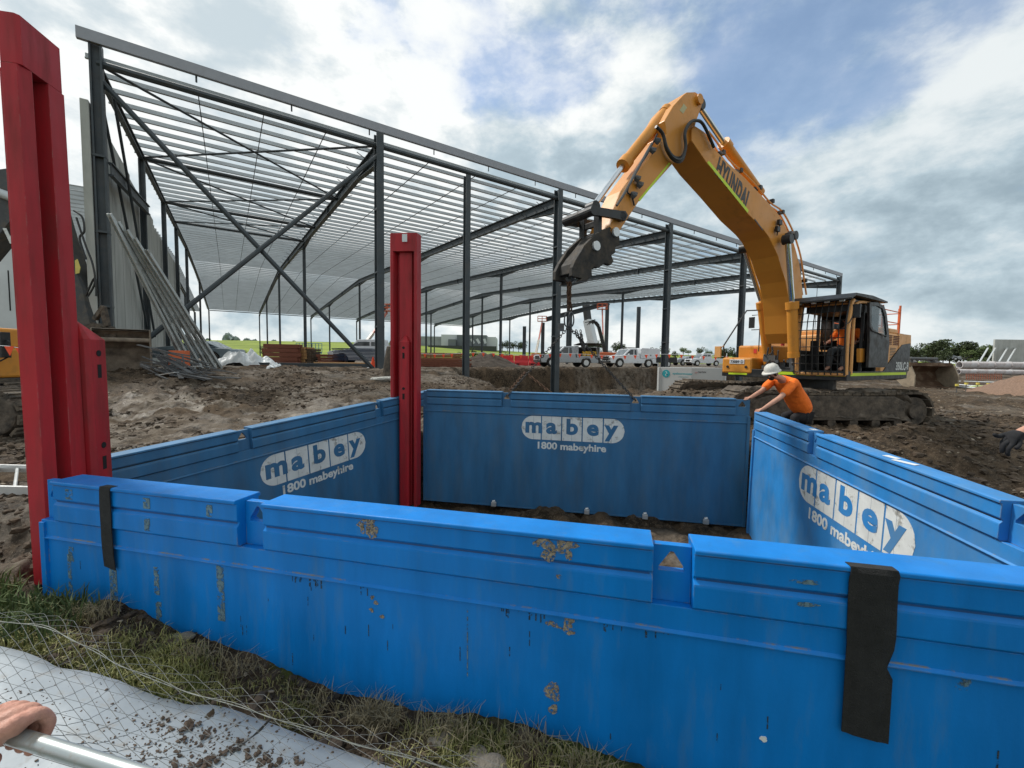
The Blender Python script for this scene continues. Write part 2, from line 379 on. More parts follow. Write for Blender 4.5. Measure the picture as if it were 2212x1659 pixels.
def G(x, y, far=260):                     # where the line of sight through a pixel meets the ground
    r = ray(x, y); r = r/r.y
    ts = np.concatenate([np.arange(.8, 12, .04), np.geomspace(12, far, 700)])
    X = r.x*ts; Y = ts; Z = EYE+r.z*ts; h = height(X, Y, False); i = np.argmax(Z <= h)
    if not (Z <= h).any(): i = len(ts)-1
    return V((X[i], Y[i], float(h[i])))
def build_ground():
    th = np.concatenate([np.radians(np.linspace(-178, -64, 24)), np.radians(np.linspace(-62, 62, 640)), np.radians(np.linspace(64, 178, 24))])
    rr = np.concatenate([[.02], np.geomspace(.35, 3.0, 90), np.geomspace(3.03, 16, 230), np.geomspace(16.2, 60, 130), np.geomspace(62, 3500, 90)])
    T, Rr = np.meshgrid(th, rr); X = Rr*np.sin(T); Y = Rr*np.cos(T); Z = height(X, Y)
    nr, nc = X.shape; vs = np.stack([X, Y, Z], -1).reshape(-1, 3)
    ii, jj = np.meshgrid(np.arange(nr-1), np.arange(nc-1), indexing='ij'); a = (ii*nc+jj).ravel()
    fs = np.stack([a, a+1, a+nc+1, a+nc], -1)
    wrap = np.stack([np.arange(nr-1)*nc+nc-1, np.arange(nr-1)*nc, np.arange(1, nr)*nc, np.arange(1, nr)*nc+nc-1], -1)
    fs = np.concatenate([fs, wrap])
    me = bpy.data.meshes.new('ground'); me.vertices.add(len(vs)); me.vertices.foreach_set('co', vs.ravel())
    me.loops.add(len(fs)*4); me.loops.foreach_set('vertex_index', fs.ravel()); me.polygons.add(len(fs))
    me.polygons.foreach_set('loop_start', np.arange(len(fs))*4); me.update(calc_edges=True); me.validate()
    if me.polygons[1000].normal.z < 0: me.flip_normals()
    me.polygons.foreach_set('use_smooth', np.ones(len(me.polygons), bool))
    # what grows or lies where: grass, pale wet clay, compacted pad
    x, y = vs[:, 0], vs[:, 1]; dist = np.hypot(x, y); q = (x-b0.x)*bn.x+(y-b0.y)*bn.y; s = (x-b0.x)*bd.x+(y-b0.y)*bd.y
    ed = edge_y(x); bank = np.where(x < -3.7, 1-sm((y-3.2)/.3), 1-sm((y-ed)/.05))
    ctr = np.clip((ed-y)/1.2, 0, 1)
    gn = fbm(x*2.2, y*2.2, 4, 77)
    g = bank*sm((gn-.50+.22*ctr+.10*(x < -2.4))/.14)
    far = sm((y-108-14*fbm(x*.02, y*.02, 2, 3))/25)*(y > 0); g = np.maximum(g, far)
    pale = .55*sm((fbm(x*.32, y*.5, 4, 55)-.54)/.10)*(1-bank)*(1-far)*sm((q+22)/4)
    reg = np.exp(-(((x+6.5)/4.5)**2+((y-11.5)/3.0)**2)); pale = np.maximum(pale, sm((fbm(x*.55, y*1.5, 5, 57)-.52)/.04)*sm(reg*1.8-.1)*(1-bank))  # pale wet-clay patches: sky sheen put into the colour
    pale = np.maximum(pale, sm((q-2.0)/1.5)*.75*(1-far)*(s > -30))
    for nm, arr in (('grass', g), ('pale', pale), ('far', far)):
        at = me.attributes.new(nm, 'FLOAT', 'POINT'); at.data.foreach_set('value', arr.astype(np.float32))
    o = bpy.data.objects.new('ground', me); sc.collection.objects.link(o); o['kind'] = 'structure'
    m = bpy.data.materials.new('site_ground'); m.use_nodes = True; t = m.node_tree; b = t.nodes['Principled BSDF']; L = t.links.new
    def n_(ty, **k):
        x = t.nodes.new(ty)
        for a_, v in k.items(): setattr(x, a_, v)
        return x
    tc = n_('ShaderNodeTexCoord')
    def noi(sc_, d=6, r=.6, dist_=0):
        n = n_('ShaderNodeTexNoise'); L(tc.outputs['Object'], n.inputs['Vector']); n.inputs['Scale'].default_value = sc_; n.inputs['Detail'].default_value = d; n.inputs['Roughness'].default_value = r; n.inputs['Distortion'].default_value = dist_; return n.outputs[0]
    def mr(x, a, b_, c=0., d=1.):
        n = n_('ShaderNodeMapRange'); L(x, n.inputs[0])
        for i, v in enumerate((a, b_, c, d)): n.inputs[i+1].default_value = v
        return n.outputs[0]
    def mx(f, a, c):
        n = n_('ShaderNodeMix', data_type='RGBA'); L(f, n.inputs[0])
        for s_, v in ((6, a), (7, c)):
            if isinstance(v, tuple): n.inputs[s_].default_value = (*v, 1)
            else: L(v, n.inputs[s_])
        return n.outputs[2]
    def at(nm): n = n_('ShaderNodeAttribute'); n.attribute_name = nm; return n.outputs['Fac']
    def mul(a, b_):
        n = n_('ShaderNodeMath', operation='MULTIPLY'); L(a, n.inputs[0]); L(b_, n.inputs[1]); return n.outputs[0]
    soil = mx(mr(noi(1.3, 9, .72), .42, .62), (.026, .018, .011), (.092, .063, .039))
    soil = mx(mr(noi(9, 6, .7), .48, .66), soil, (.11, .078, .05))
    soil = mx(mr(noi(60, 3, .6), .62, .72, 0, .8), soil, (.34, .29, .22))
    clay = mx(mr(noi(.8, 8, .65), .35, .65), (.17, .14, .11), (.31, .275, .225))
    padc = mx(mr(noi(3, 8, .7), .4, .62), clay, (.13, .105, .08))
    c = mx(mul(at('pale'), mr(noi(2.6, 6, .7), .38, .56)), soil, padc)
    gr = mx(mr(noi(3.5, 6, .7), .35, .65), (.030, .040, .010), (.105, .125, .025))
    gfar = mx(mr(noi(.035, 6, .6), .35, .65), (.12, .16, .025), (.24, .30, .05))
    gfar = mx(mr(noi(.3, 4, .6), .55, .75, 0, .5), gfar, (.09, .12, .03))
    c = mx(at('grass'), c, gr); c = mx(at('far'), c, gfar)
    L(c, b.inputs['Base Color'])
    wet = mul(mr(noi(.55, 5, .6), .52, .60), mr(at('far'), 1, 0))
    wmx = n_('ShaderNodeMath', operation='MAXIMUM'); L(mr(wet, 0, 1, 0, .3), wmx.inputs[0]); L(mul(at('pale'), mr(noi(1.6, 4, .6), .45, .58)), wmx.inputs[1]); L(mr(wmx.outputs[0], 0, 1, .95, .34), b.inputs['Roughness'])
    b.inputs['Specular IOR Level'].default_value = .22
    bp = n_('ShaderNodeBump'); L(noi(24, 8, .75), bp.inputs['Height']); bp.inputs['Strength'].default_value = .9; bp.inputs['Distance'].default_value = .035
    L(bp.outputs[0], b.inputs['Normal'])
    me.materials.append(m); return o
ground = build_ground()
# ------------------------------------------------------------------ shoring box: four steel panels
def panel(label, A, B, L, H, mirror, m, logo=0, facing=1, tilt=0., x00=0.):
    """A, B: ends of the top edge. Local x along the panel, +y is the face the picture shows when facing=1."""
    A = V(A); B = V(B); ux = (B-A).normalized(); up0 = V((0, 0, 1)); uz = (up0-ux*up0.dot(ux)).normalized()
    uy = uz.cross(ux)                       # right-handed: x, y, z
    if tilt: Rt = Matrix.Rotation(tilt, 3, ux); uz = Rt @ uz; uy = Rt @ uy
    o = A - uz*H
    M4 = Matrix((ux, uy, uz)).transposed().to_4x4(); M4.translation = o
    t = thing('trench_panel', label, 'trench panel', M=M4, group='steel panels of the trench box')
    groove = m_groove if m is not m_blue else m_blue2
    segs = [(.08, 1.71), (1.90, 4.26), (4.46, 6.14)]
    if mirror: segs = [(L-b, L-a) for a, b in segs[::-1]]
    k = L/6.4
    prof = [(.098, 0), (.104, -.006), (.104, -.024), (.086, -.030), (.088, -.040), (.088, -.138), (.070, -.152), (.070, -.162), (.088, -.180), (.090, -.190), (.090, -.296), (.072, -.312)]
    for a, b in segs:
        pts = [(y, H+z) for y, z in prof] + [(-y, H+z) for y, z in prof[::-1]]
        mb = MB(); mb.prism(pts[::-1], (a, 0, 0), (0, 1, 0), (0, 0, 1), (1, 0, 0), 0, b-a)
        top = mb.build('top_beam', m, t, bevel=.004)
        g = MB()
        for s_ in (1, -1):
            for zz in (-.157, -.029): g.box(((a+b)/2, s_*(.0705 if zz < -.1 else .0865), H+zz), (b-a-.03, .003, .010))
        g.build('groove_line', groove, top)  # darker strip along each groove
    mb = MB()                                # core: band, weld ridge, skin, end rails
    mb.span((x00, -.068, H-.44), (L, .068, H-.315)); mb.span((x00, -.060, .03), (L, .060, H-.4405))
    for s_ in (1, -1):
        mb.prism([(0, .012), (0, -.020), (.020, -.014), (.022, -.006)], (0, s_*.0605 if s_ > 0 else -.0605, H-.44), (0, s_, 0), (0, 0, 1), (1, 0, 0), x00+.002, L-.002)
    for x0, x1 in ((x00, x00+.05), (L-.05, L)): mb.span((x0, -.085, 0), (x1, .085, H-.33))
    mb.span((x00+.05, -.075, 0), (L-.05, .075, .029))
    mb.build('panel_body', m, t, bevel=.003)
    # lifting lugs with triangular holes
    cuts = [(x00, segs[0][0])]+[(segs[i][1], segs[i+1][0]) for i in range(2)]+[(segs[2][1], L)]
    for a, b in cuts:
        wd = b-a
        if wd < .15: MB().span((a+.001, -.07, H-.314), (b-.001, .07, H-.03)).build('end_plate', m, t, bevel=.003); continue
        c = wd/2; th = min(.064, wd*.32)
        hole = [(c-th, H-.155), (c+th, H-.155), (c+th, H-.135), (c+.008, H-.055), (c-.008, H-.055), (c-th, H-.135)]
        mb = MB(); mb.prism([(.001, H-.314), (wd-.001, H-.314), (wd-.001, H-.022), (.001, H-.022)], (a, 0, 0), (1, 0, 0), (0, 0, 1), (0, -1, 0), -.022, .022, holes=[hole])
        mb.span((a+.001, .0225, H-.330), (b-.001, .066, H-.3145)); mb.span((a+.001, -.066, H-.330), (b-.001, -.0225, H-.3145))
        mb.build('lifting_lug', m, t, bevel=.002)
    # white printed sign, cut into five fields
    if logo:
        fy = .0605*facing; n = V((0, facing, 0)); u = V((-1, 0, 0)) if facing > 0 else V((1, 0, 0))
        cx_, cz_, W, Hh = logo
        def q(s_, r_, d_): return V((cx_, fy, cz_)) + u*s_ + V((0, 0, r_)) + n*d_
        mbw = MB(); R_ = Hh/2; fw = W/5
        for i in range(5):
            x0, x1 = -W/2+i*fw+.012, -W/2+(i+1)*fw-.012
            if i == 0: x0 = -W/2
            if i == 4: x1 = W/2
            halves = [(x0, (x0+x1)/2+(.05 if i == 0 else -.05 if i == 4 else 0)-.002), ((x0+x1)/2+(.05 if i == 0 else -.05 if i == 4 else 0)+.002, x1)]
            for hx0, hx1 in halves:
                xs = np.linspace(hx0, hx1, 12)
                def hh(x_):
                    e_ = abs(x_)-(W/2-R_); return R_ if e_ <= 0 else math.sqrt(max(R_*R_-e_*e_, 1e-6))
                poly = [(x_, hh(x_)) for x_ in xs]+[(x_, -hh(x_)) for x_ in xs[::-1]]
                mbw.prism(poly[::-1], q(0, 0, 0), u, (0, 0, 1), n if u.cross(V((0, 0, 1))).dot(n) > 0 else n, 0.0, .0025)
        mbw.build('sign_field', m_white, t)
        mt = MB()
        for i, ch in enumerate('mabey'):
            put_text(mt, ch, Hh*.88, q(-W/2+(i+.5)*fw+(.05 if i == 0 else -.05 if i == 4 else 0), -Hh*.20, .0035), u, (0, 0, 1), .002, bold=.017, sx=1.12)
        mt.build('sign_lettering', m, t)
        mt = MB(); put_text(mt, '1800 mabeyhire', Hh*.40, q(-.02, -Hh*.5-Hh*.38, .0015), u, (0, 0, 1), .002, bold=.006, sx=1.12)
        mt.build('sign_phone_number', m_white, t)
    return t, M4
def stain(t, fx, fz, y, rx, rz, seed, m, name='mud_splash'):
    """thin dried splash on the face at height fz"""
    r = random.Random(seed); n = 22; poly = []
    ph = [r.uniform(0, 6.28) for _ in range(4)]
    for i in range(n):
        a = 2*math.pi*i/n; g = 1+.16*math.sin(2*a+ph[0])+.12*math.sin(3*a+ph[1])+.10*math.sin(5*a+ph[2])+.07*math.sin(9*a+ph[3])
        poly.append((rx*g*math.cos(a), rz*g*math.sin(a)))
    mb = MB(); s_ = 1 if y > 0 else -1
    mb.prism(poly, (fx, y, fz), (1, 0, 0), (0, 0, 1), (0, s_, 0), 0, .004)
    return mb.build(name, m, t)
HP = 2.4
# front panel: its outer face looks at the camera.  uz x ux = +y points away from the camera for A left, B right -> facing -1
tF, MF = panel('bright blue trench panel nearest the camera, rubber straps over its top', FL, FRt, 6.4, HP, True, m_blue, 0, -1, x00=.085)
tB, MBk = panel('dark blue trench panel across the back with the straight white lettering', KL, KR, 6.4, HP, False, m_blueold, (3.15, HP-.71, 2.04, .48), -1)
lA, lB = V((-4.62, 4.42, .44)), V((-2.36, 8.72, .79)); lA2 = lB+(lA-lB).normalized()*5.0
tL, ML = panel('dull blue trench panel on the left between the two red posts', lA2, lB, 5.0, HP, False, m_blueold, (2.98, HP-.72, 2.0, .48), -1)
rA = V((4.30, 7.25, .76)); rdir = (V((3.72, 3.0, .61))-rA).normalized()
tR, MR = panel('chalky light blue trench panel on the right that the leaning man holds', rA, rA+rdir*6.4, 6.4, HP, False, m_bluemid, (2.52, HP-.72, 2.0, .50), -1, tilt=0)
# mud splashes and scars of the front panel (local x from its left end)
m_splash = mat('dried_mud_splash', (.30, .25, .18), .95, var=.45, scale=40, bump=.5, bscale=60, ragged=45)
m_scuff = mat('grey_scuff', (.12, .20, .24), .8, var=.3, scale=20, stretch=(1, 1, .3), ragged=26)
m_scar = mat('dark_scar', (.03, .045, .05), .8, var=.4, scale=20, ragged=60)
def fpx(x):                      # pixel column -> distance along the front panel
    a = (x-1106)/F0; return (a*FL.y-FL.x)/(fdir.x-a*fdir.y)
Y1, Y2, Y3 = -.0885, -.091, -.0605
for i, (px, dz, rx, rz, yy, mm) in enumerate([
    (808, -.060, .065, .03, -.0885, m_splash), (820, -.105, .035, .04, -.0885, m_splash), (800, -.09, .018, .03, -.0885, m_splash),
    (1187, -.055, .05, .028, -.0885, m_splash), (1236, -.05, .05, .025, -.0885, m_splash), (1212, -.082, .06, .016, -.0885, m_splash), (1198, -.118, .045, .03, -.088, m_splash), (1240, -.105, .016, .035, -.0885, m_splash),
    (1220, -.225, .012, .012, -.0905, m_splash), (1241, -.47, .028, .02, Y3, m_splash), (1241, -.52, .032, .034, Y3, m_splash), (1205, -.51, .034, .016, Y3, m_splash), (1222, -.52, .012, .008, Y3, m_splash),
    (1208, -.89, .036, .062, Y3, m_splash), (1210, -.99, .022, .03, Y3, m_splash),
    (812, -.52, .012, .012, Y3, m_splash), (820, -.55, .014, .013, Y3, m_splash), (810, -.60, .014, .012, Y3, m_splash), (833, -.63, .014, .012, Y3, m_splash),
    (1675, -.92, .018, .012, Y3, m_white), (2105, -.49, .03, .025, Y3, m_scuff), (1745, -.10, .05, .012, -.0885, m_scuff), (1750, -.205, .045, .01, -.0905, m_scuff),
    ]):
    stain(tF, fpx(px), HP+dz, yy, rx, rz, i, mm)
def strip(t, x, z0, z1, w_, y, m, name='paint_scuff'):
    MB().box((x, y-.0012, (z0+z1)/2), (w_, .0024, z1-z0)).build(name, m, t)
r5 = random.Random(5)
for px, z0, z1, w_ in [(155, -.62, -.50, .05), (150, -1.0, -.56, .035), (340, -.75, -.55, .045), (342, -.95, -.80, .05), (480, -.85, -.47, .06), (245, -1.1, -.62, .07), (1020, -.9, -.5, .006)]:
    strip(tF, fpx(px), HP+z0, HP+z1, w_, Y3, m_scuff)
for px, z0, z1, w_, y in [(335, -.125, -.05, .06, -.0885), (335, -.28, -.19, .05, -.0905), (168, -.125, -.05, .07, -.0885), (470, -.13, -.05, .05, -.0885)]: strip(tF, fpx(px), HP+z0, HP+z1, w_, y, m_scuff)
mb = MB()
for k_ in range(38):                   # paint worn off in drips just under the weld
    px = r5.choice([636, 650, 660, 670, 690, 706, 795, 800, 1100, 1120, 1160, 1180, 1330, 1360, 1420, 1450]) + r5.uniform(-12, 12)
    h_ = r5.uniform(.01, .07); mb.box((fpx(px), Y3-.001, HP-.448-h_/2), (r5.uniform(.004, .012), .002, h_))
mb.prism([(0, 0), (.62, 0), (.5, -.012), (.1, -.010)], (fpx(1330), Y3, HP-.446), (1, 0, 0), (0, 0, 1), (0, -1, 0), 0, .002)
mb.build('worn_paint', m_scar, tF, kind='stuff')
mb = MB()
for k_ in range(34): mb.box((r5.uniform(.3, 6.1), Y3-.0008, HP-r5.uniform(.5, 1.3)), (r5.uniform(.002, .006), .0016, r5.uniform(.02, .09)))
mb.build('scratch', m_scar, tF, kind='stuff')
# the end of the right panel is worn to primer; paper scraps lie on its top
mb = MB(); mb.box((-.0012, 0, HP-.9), (.0024, .13, 1.7)); mb.build('worn_end', mat('worn_primer', (.30, .30, .29), .8, var=.3, scale=8, dirt=(.16, .09, .05), damt=.7, dscale=10), tR)
for j, (xx, l_) in enumerate(((1.62, .10), (3.05, .14), (3.25, .2))):
    o_ = MR @ V((xx, .03, HP+.002)); mb = MB(MR); mb.box((xx, .02-.02*j, HP+.003+.001*j), (l_, .07, .003), Matrix.Rotation(.2*j, 3, 'Z'))
    tag(mb.build('paper_scrap', m_ply), ['small white scrap at the first notch of the right panel', 'white scrap lying halfway along the right panel top', 'long white scrap, nearest the camera on the right panel top'][j], 'scrap', 'white scraps on the right panel')
# shiny clips at the foot of the back panel
for j, px in enumerate((1072, 1275, 1402, 1535)):
    a = (px-1106)/F0; bdr = (KR-KL).normalized(); s_ = (a*KL.y-KL.x)/(bdr.x-a*bdr.y)
    mb = MB(); mb.box((s_, -.10, .05), (.10, .06, .09)); mb.cyl((s_-.03, -.10, .1), (s_+.03, -.10, .115), .03, 10); mb.build('steel_clip', m_alu, tB, bevel=.006)
# ------------------------------------------------------------------ rubber straps draped over the front panel
def strap(px, w_, hang, label, notch=False):
    x = fpx(px); ys = []
    path = [(-.06, .003), (-.1065, .004), (-.109, -.02), (-.107, -.06), (-.104, -.15), (-.101, -.30), (-.098, -.36), (-.095, -.44), (-.091, -.50), (-.084, -hang)]
    mb = MB(MF); n = len(path); vs = []; fs = []; m_ = 9; rr_ = random.Random(px)
    sk = .006 if notch else -.018
    for i, (y, z) in enumerate(path):
        for j in range(m_):
            e = (j/(m_-1)-.5); jit = rr_.uniform(-.004, .004) if j in (0, m_-1) else 0
            cen = -.006 if abs(e) < .28 and notch and i > 1 else 0
            vs.append((x+e*w_+jit+sk*i/n*2, y+cen, HP+z-(.02*e if i == n-1 else 0)))
    if notch: vs[7*m_+m_-1] = tuple(V(vs[7*m_+m_-1])+V((-.03, 0, 0)))
    k0 = len(vs); vs += [(a, b+.006 if i_//m_ > 1 else b, c-(.006 if i_//m_ <= 1 else 0)) for i_, (a, b, c) in enumerate(vs)]
    for i in range(n-1):
        for j in range(m_-1):
            a = i*m_+j; fs += [(a, a+1, a+m_+1, a+m_), (a+k0, a+m_+k0, a+m_+1+k0, a+1+k0)]
        a = i*m_; fs.append((a, a+m_, a+m_+k0, a+k0)); a = i*m_+m_-1; fs.append((a+m_, a, a+k0, a+m_+k0))
    for j in range(m_-1):
        a = (n-1)*m_+j; fs.append((a, a+1, a+1+k0, a+k0)); fs.append((j+1, j, j+k0, j+1+k0))
    mb.add(vs, fs); return tag(mb.build('rubber_strap', m_rub, smooth=False), label, 'rubber strap', 'rubber straps over the front panel')
strap(253, .105, .60, 'narrow black rubber strap hanging near the left end of the front panel')
strap(1884, .185, .80, 'wide notched black rubber strap hanging from the front panel on the right', True)
# ------------------------------------------------------------------ red corner posts
def post(label, o, u, wid, dep, top, lean=(0, 0), inner_top=3.0, slant=0.0, inner=(.36, .70), bot=-1.5, prof=None, apex_at=.5):
    """u: direction across the visible face; the face normal is u x z"""
    u = V(u).normalized(); n = u.cross(V((0, 0, 1))).normalized(); o = V(o)
    t = thing('corner_post', label, 'shoring post', (o.x, o.y, hz(o.x, o.y)), group='red corner posts of the trench box')
    L = lean
    def sec(poly, z0, z1, slope=0):
        nn = len(poly); vs = []
        for zi, z in enumerate((z0, z1)):
            for a, b in poly: vs.append(o + u*a + n*b + V((L[0]*(z-bot), L[1]*(z-bot), z-o.z+ (0 if zi == 0 else slope*a))))
        tr = tessellate_polygon([[V((a, b, 0)) for a, b in poly]]); fs = []
        for tt in tr: fs += [tuple(i+nn for i in tt), tuple(tt[::-1])]
        for i in range(nn): fs.append((i, (i+1) % nn, (i+1) % nn+nn, i+nn))
        return vs, fs
    W, D = wid, dep
    def SS(*l): return [(a*W, b) for a, b in l]
    zc = top-.36
    pr0 = SS((0, 0), (1, 0), (1, .03), (.96, D), (.86, D), (.83, .05), (.76, .04), (.74, .10), (.66, .11), (.30, .11), (.27, .02), (.20, .02), (.16, D-.03), (.13, D), (.05, D), (0, D*.72))
    full = SS((0, 0), (1, 0), (1, .03), (.96, D), (.05, D), (0, D*.72))
    if prof is not None: pr0, full = prof
    mb = MB(); mb.add(*sec(pr0, bot, zc)); mb.add(*sec(full, zc, top, slant))
    mb.build('post_body', m_red, t, world=True, bevel=.006)
    # inner sliding rail with bolt holes and a pointed head
    i0, i1 = inner[0]*W, inner[1]*W; y0, y1 = .072, D+.055; ch = .03
    ip = [(i0, y0), (i1, y0), (i1, y1-ch), (i1-ch, y1), (i0+ch, y1), (i0, y1-ch)]
    mb = MB(); mb.add(*sec(ip, bot, inner_top))
    apex = o + u*(i0+(i1-i0)*apex_at) + n*(y0+.02) + V((L[0]*(inner_top-bot), L[1]*(inner_top-bot), inner_top+.16-o.z))
    base = [o + u*a + n*b + V((L[0]*(inner_top-bot), L[1]*(inner_top-bot), inner_top-o.z)) for a, b in ip]
    mb.add(base+[apex], [(i, (i+1) % 6, 6) for i in range(6)])
    r = mb.build('inner_rail', m_red, t, world=True, bevel=.004)
    cu = (i0+i1)/2
    for zz in (inner_top-.12, inner_top-.95):
        c = o+u*cu+n*(y1+.0015)+V((L[0]*(zz-bot), L[1]*(zz-bot), zz-o.z)); hb = MB(); hb.disc(c, n, .028, .004, 14); hb.build('bolt_hole', m_blk2, t, world=True).parent = r
        c2 = c+V((0, 0, -.16)); hb = MB(); hb.box(c2, (.045, .004, .12), Matrix((u, n, V((0, 0, 1)))).transposed()); hb.build('slot_hole', m_blk2, t, world=True).parent = r
    mb = MB()
    for a in (.02, .5, .9): mb.add(*sec([(a*W, -.012), (a*W+.03, -.012), (a*W+.03, 0), (a*W, 0)], bot, top-.4))
    mb.build('back_rib', m_red, t, world=True)
    return t
# far post: face towards the camera; near post: face towards the inside of the box
fu = V((1, -.10, 0)); post('red corner post standing at the far left corner of the blue box', (-2.50, 8.80, 0), fu, .60, .20, 4.10, inner_top=1.92)
nu = V((.10, .995, 0)).normalized()
n_top = 4.10
# ------------------------------------------------------------------ near post (seen obliquely from the inside)
npr = [(0, 0), (.385, 0), (.385, .125), (.235, .125), (.228, .012), (.165, .004), (.16, .035), (.105, .03), (.095, .125), (.0, .10)]
post('tall red corner post standing at the near left corner of the blue box', (-3.745, 3.22, 0), V((-.20, .98, 0)), .385, .125, 4.10, lean=(-.012, 0), inner_top=1.72, inner=(1.04, 1.64), apex_at=.08, prof=(npr, [(0, 0), (.385, 0), (.385, .105), (.365, .125), (.02, .125), (0, .10)]))
# ------------------------------------------------------------------ warehouse frame under construction
wh = thing('warehouse_frame', 'dark steel warehouse frame with silver roof purlins and open sides', 'building frame', BP(0, 0, PAD))
Z_E, Z_R = 12.55, 14.75          # top of rafter at the eaves and at the ridge
W_ = 103.5
def ztop(q): return Z_E + (Z_R-Z_E)*(q/52. if q < 52 else (W_-q)/(W_-52.))
up = V((0, 0, 1))
def fr(k, q0, q1, h=.62, w=.26, dz=0, h2=None):
    a, b = BP(k, q0, ztop(q0)-h/2+dz), BP(k, q1, ztop(q1)-(h2 or h)/2+dz); return a, b
for k in (0, 1, 2, 3, 4, 5):
    mb = MB(); hh = .62
    for q0, q1 in ((.3, 26), (26, 52), (52, 78), (78, W_)):
        a, b = fr(k, q0, q1, hh); mb.ibeam(a, b, .28, hh, up, .025)
    for qc in (.3, 26, 52, 78, W_-.1):       # haunches
        for sg in (-1, 1):
            q2 = qc+sg*4.2
            if q2 < 0 or q2 > W_: continue
            p0 = BP(k, qc, ztop(qc)-hh+.02); p1 = BP(k, q2, ztop(q2)-hh+.02); p2 = p0-up*.42
            mb.add([p0-bd*.012, p1-bd*.012, p2-bd*.012, p0+bd*.012, p1+bd*.012, p2+bd*.012], [(0, 1, 2), (5, 4, 3), (0, 3, 4, 1), (1, 4, 5, 2), (2, 5, 3, 0)])
            mb.beam(p2, p1, .26, .024, up)
    for q in (13, 39, 65, 90): mb.box(BP(k, q, ztop(q)-hh/2), (.32, .06, hh+.12), Matrix((bd, bn, up)).transposed())
    mb.build('rafter', m_steel, wh, world=True)
    zb = -1.2 if k >= 1 else .5
    mb = MB(); c = BP(k, .0, 0); mb.ibeam(c+up*zb, c+up*13.0, .36, .50, bn, .03)
    for zz in (3.2, 6.0, 9.2): mb.box(c+up*zz, (.37, .52, .09), Matrix((bd, bn, up)).transposed())
    mb.build('column', m_steel, wh, world=True)
    for q in (26, 52, 78, W_):
        mb = MB(); c = BP(k, q, 0); mb.ibeam(c+up*(PAD-.4), c+up*(ztop(q)-.6), .26, .30, bn, .022); mb.build('column', m_steel, wh, world=True)
# intermediate door column
c = BP(.425, 0, 0); MB().ibeam(c-up*1.2, c+up*12.2, .30, .36, bn, .03).build('column', m_steel, wh, world=True)
# end wall
KA = -.872
qs = [0, 9.7, 19.3, 28.5, 40, 66, W_]
mb = MB()
for a, b in zip(qs[:-1], qs[1:]): mb.ibeam(*[BP(KA, q, ztop(q)-.24) for q in (a, b)], .2, .40, up, .03)
mb.build('rafter', m_steel, wh, world=True)
for q in qs:
    mb = MB(); c = BP(KA, q, 0); mb.ibeam(c+up*.3, c+up*(13.05 if q == 0 else ztop(q)-.4), .34 if q < 5 else .26, .36 if q < 5 else .28, bd, .03)
    if q == 0:
        for zz in (3.4, 6.2, 9.0): mb.box(c+up*zz, (.38, .38, .08), Matrix((bd, bn, up)).transposed())
    mb.build('column', m_steel, wh, world=True)
# eave struts and roof braces
def tubeb(name, a, b, r, n=8): MB().tube([a, b], r, n).build(name, m_steel, wh, world=True)
for k0_, k1_ in ((KA, 0), (0, 1), (1, 2), (2, 3), (3, 4), (4, 5)):
    tubeb('eave_strut', BP(k0_, .05, Z_E-.12), BP(k1_, .05, Z_E-.12), .13)
    tubeb('eave_strut', BP(k0_, W_-.3, Z_E-.2), BP(k1_, W_-.3, Z_E-.2), .10)
zq = {0: Z_E-.15, 9.7: ztop(9.7)-.3, 19.3: ztop(19.3)-.3, 26: ztop(26)-.3}
for q in (9.7, 19.3, 26): tubeb('roof_strut', BP(KA, q, zq[q]), BP(0, q, zq[q]), .12)
ql = [0, 9.7, 19.3, 26]
for a, b in zip(ql[:-1], ql[1:]):
    tubeb('roof_brace', BP(KA, a, zq[a]), BP(0, b, zq[b]), .055, 6); tubeb('roof_brace', BP(KA, b, zq[b]), BP(0, a, zq[a]), .055, 6)
tubeb('wall_brace', BP(KA, .1, Z_E-.6), BP(-.02, .1, PAD-.1), .105); tubeb('wall_brace', BP(0, -.1, Z_E-.6), BP(KA+.05, -.1, PAD+.6), .105)
tubeb('wall_brace', BP(KA, .1, Z_E-.8), BP(KA, 9.5, 3.2), .055); tubeb('wall_brace', BP(KA+.03, .3, Z_E-.8), BP(KA+.03, 9.3, 2.6), .055)
MB().ibeam(BP(KA+.02, .2, 8.7), BP(KA+.02, 9.6, 9.75), .16, .5, up, .03).build('wall_brace', m_steel, wh, world=True)
mb = MB()
for k0_, k1_ in ((KA, 0),): pass
# fascia purlin standing above the eaves
mb = MB(); a, b = BP(KA-.04, -.22, 13.22), BP(5.02, -.22, 13.22)
mb.beam(a, b, .04, .38, up); mb.beam(a+up*.19+bn*.06, b+up*.19+bn*.06, .16, .03, up); mb.beam(a-up*.19+bn*.06, b-up*.19+bn*.06, .16, .03, up)
mb.build('eave_fascia', mat('fascia_grey', (.30, .31, .34), .5, .1, var=.05), wh, world=True)
mb = MB()
for k_ in np.arange(KA+.25, 5, .29): mb.beam(BP(k_, -.12, 12.75), BP(k_, -.12, 13.05), .05, .05)
mb.build('fascia_bracket', m_steel, wh, world=True)
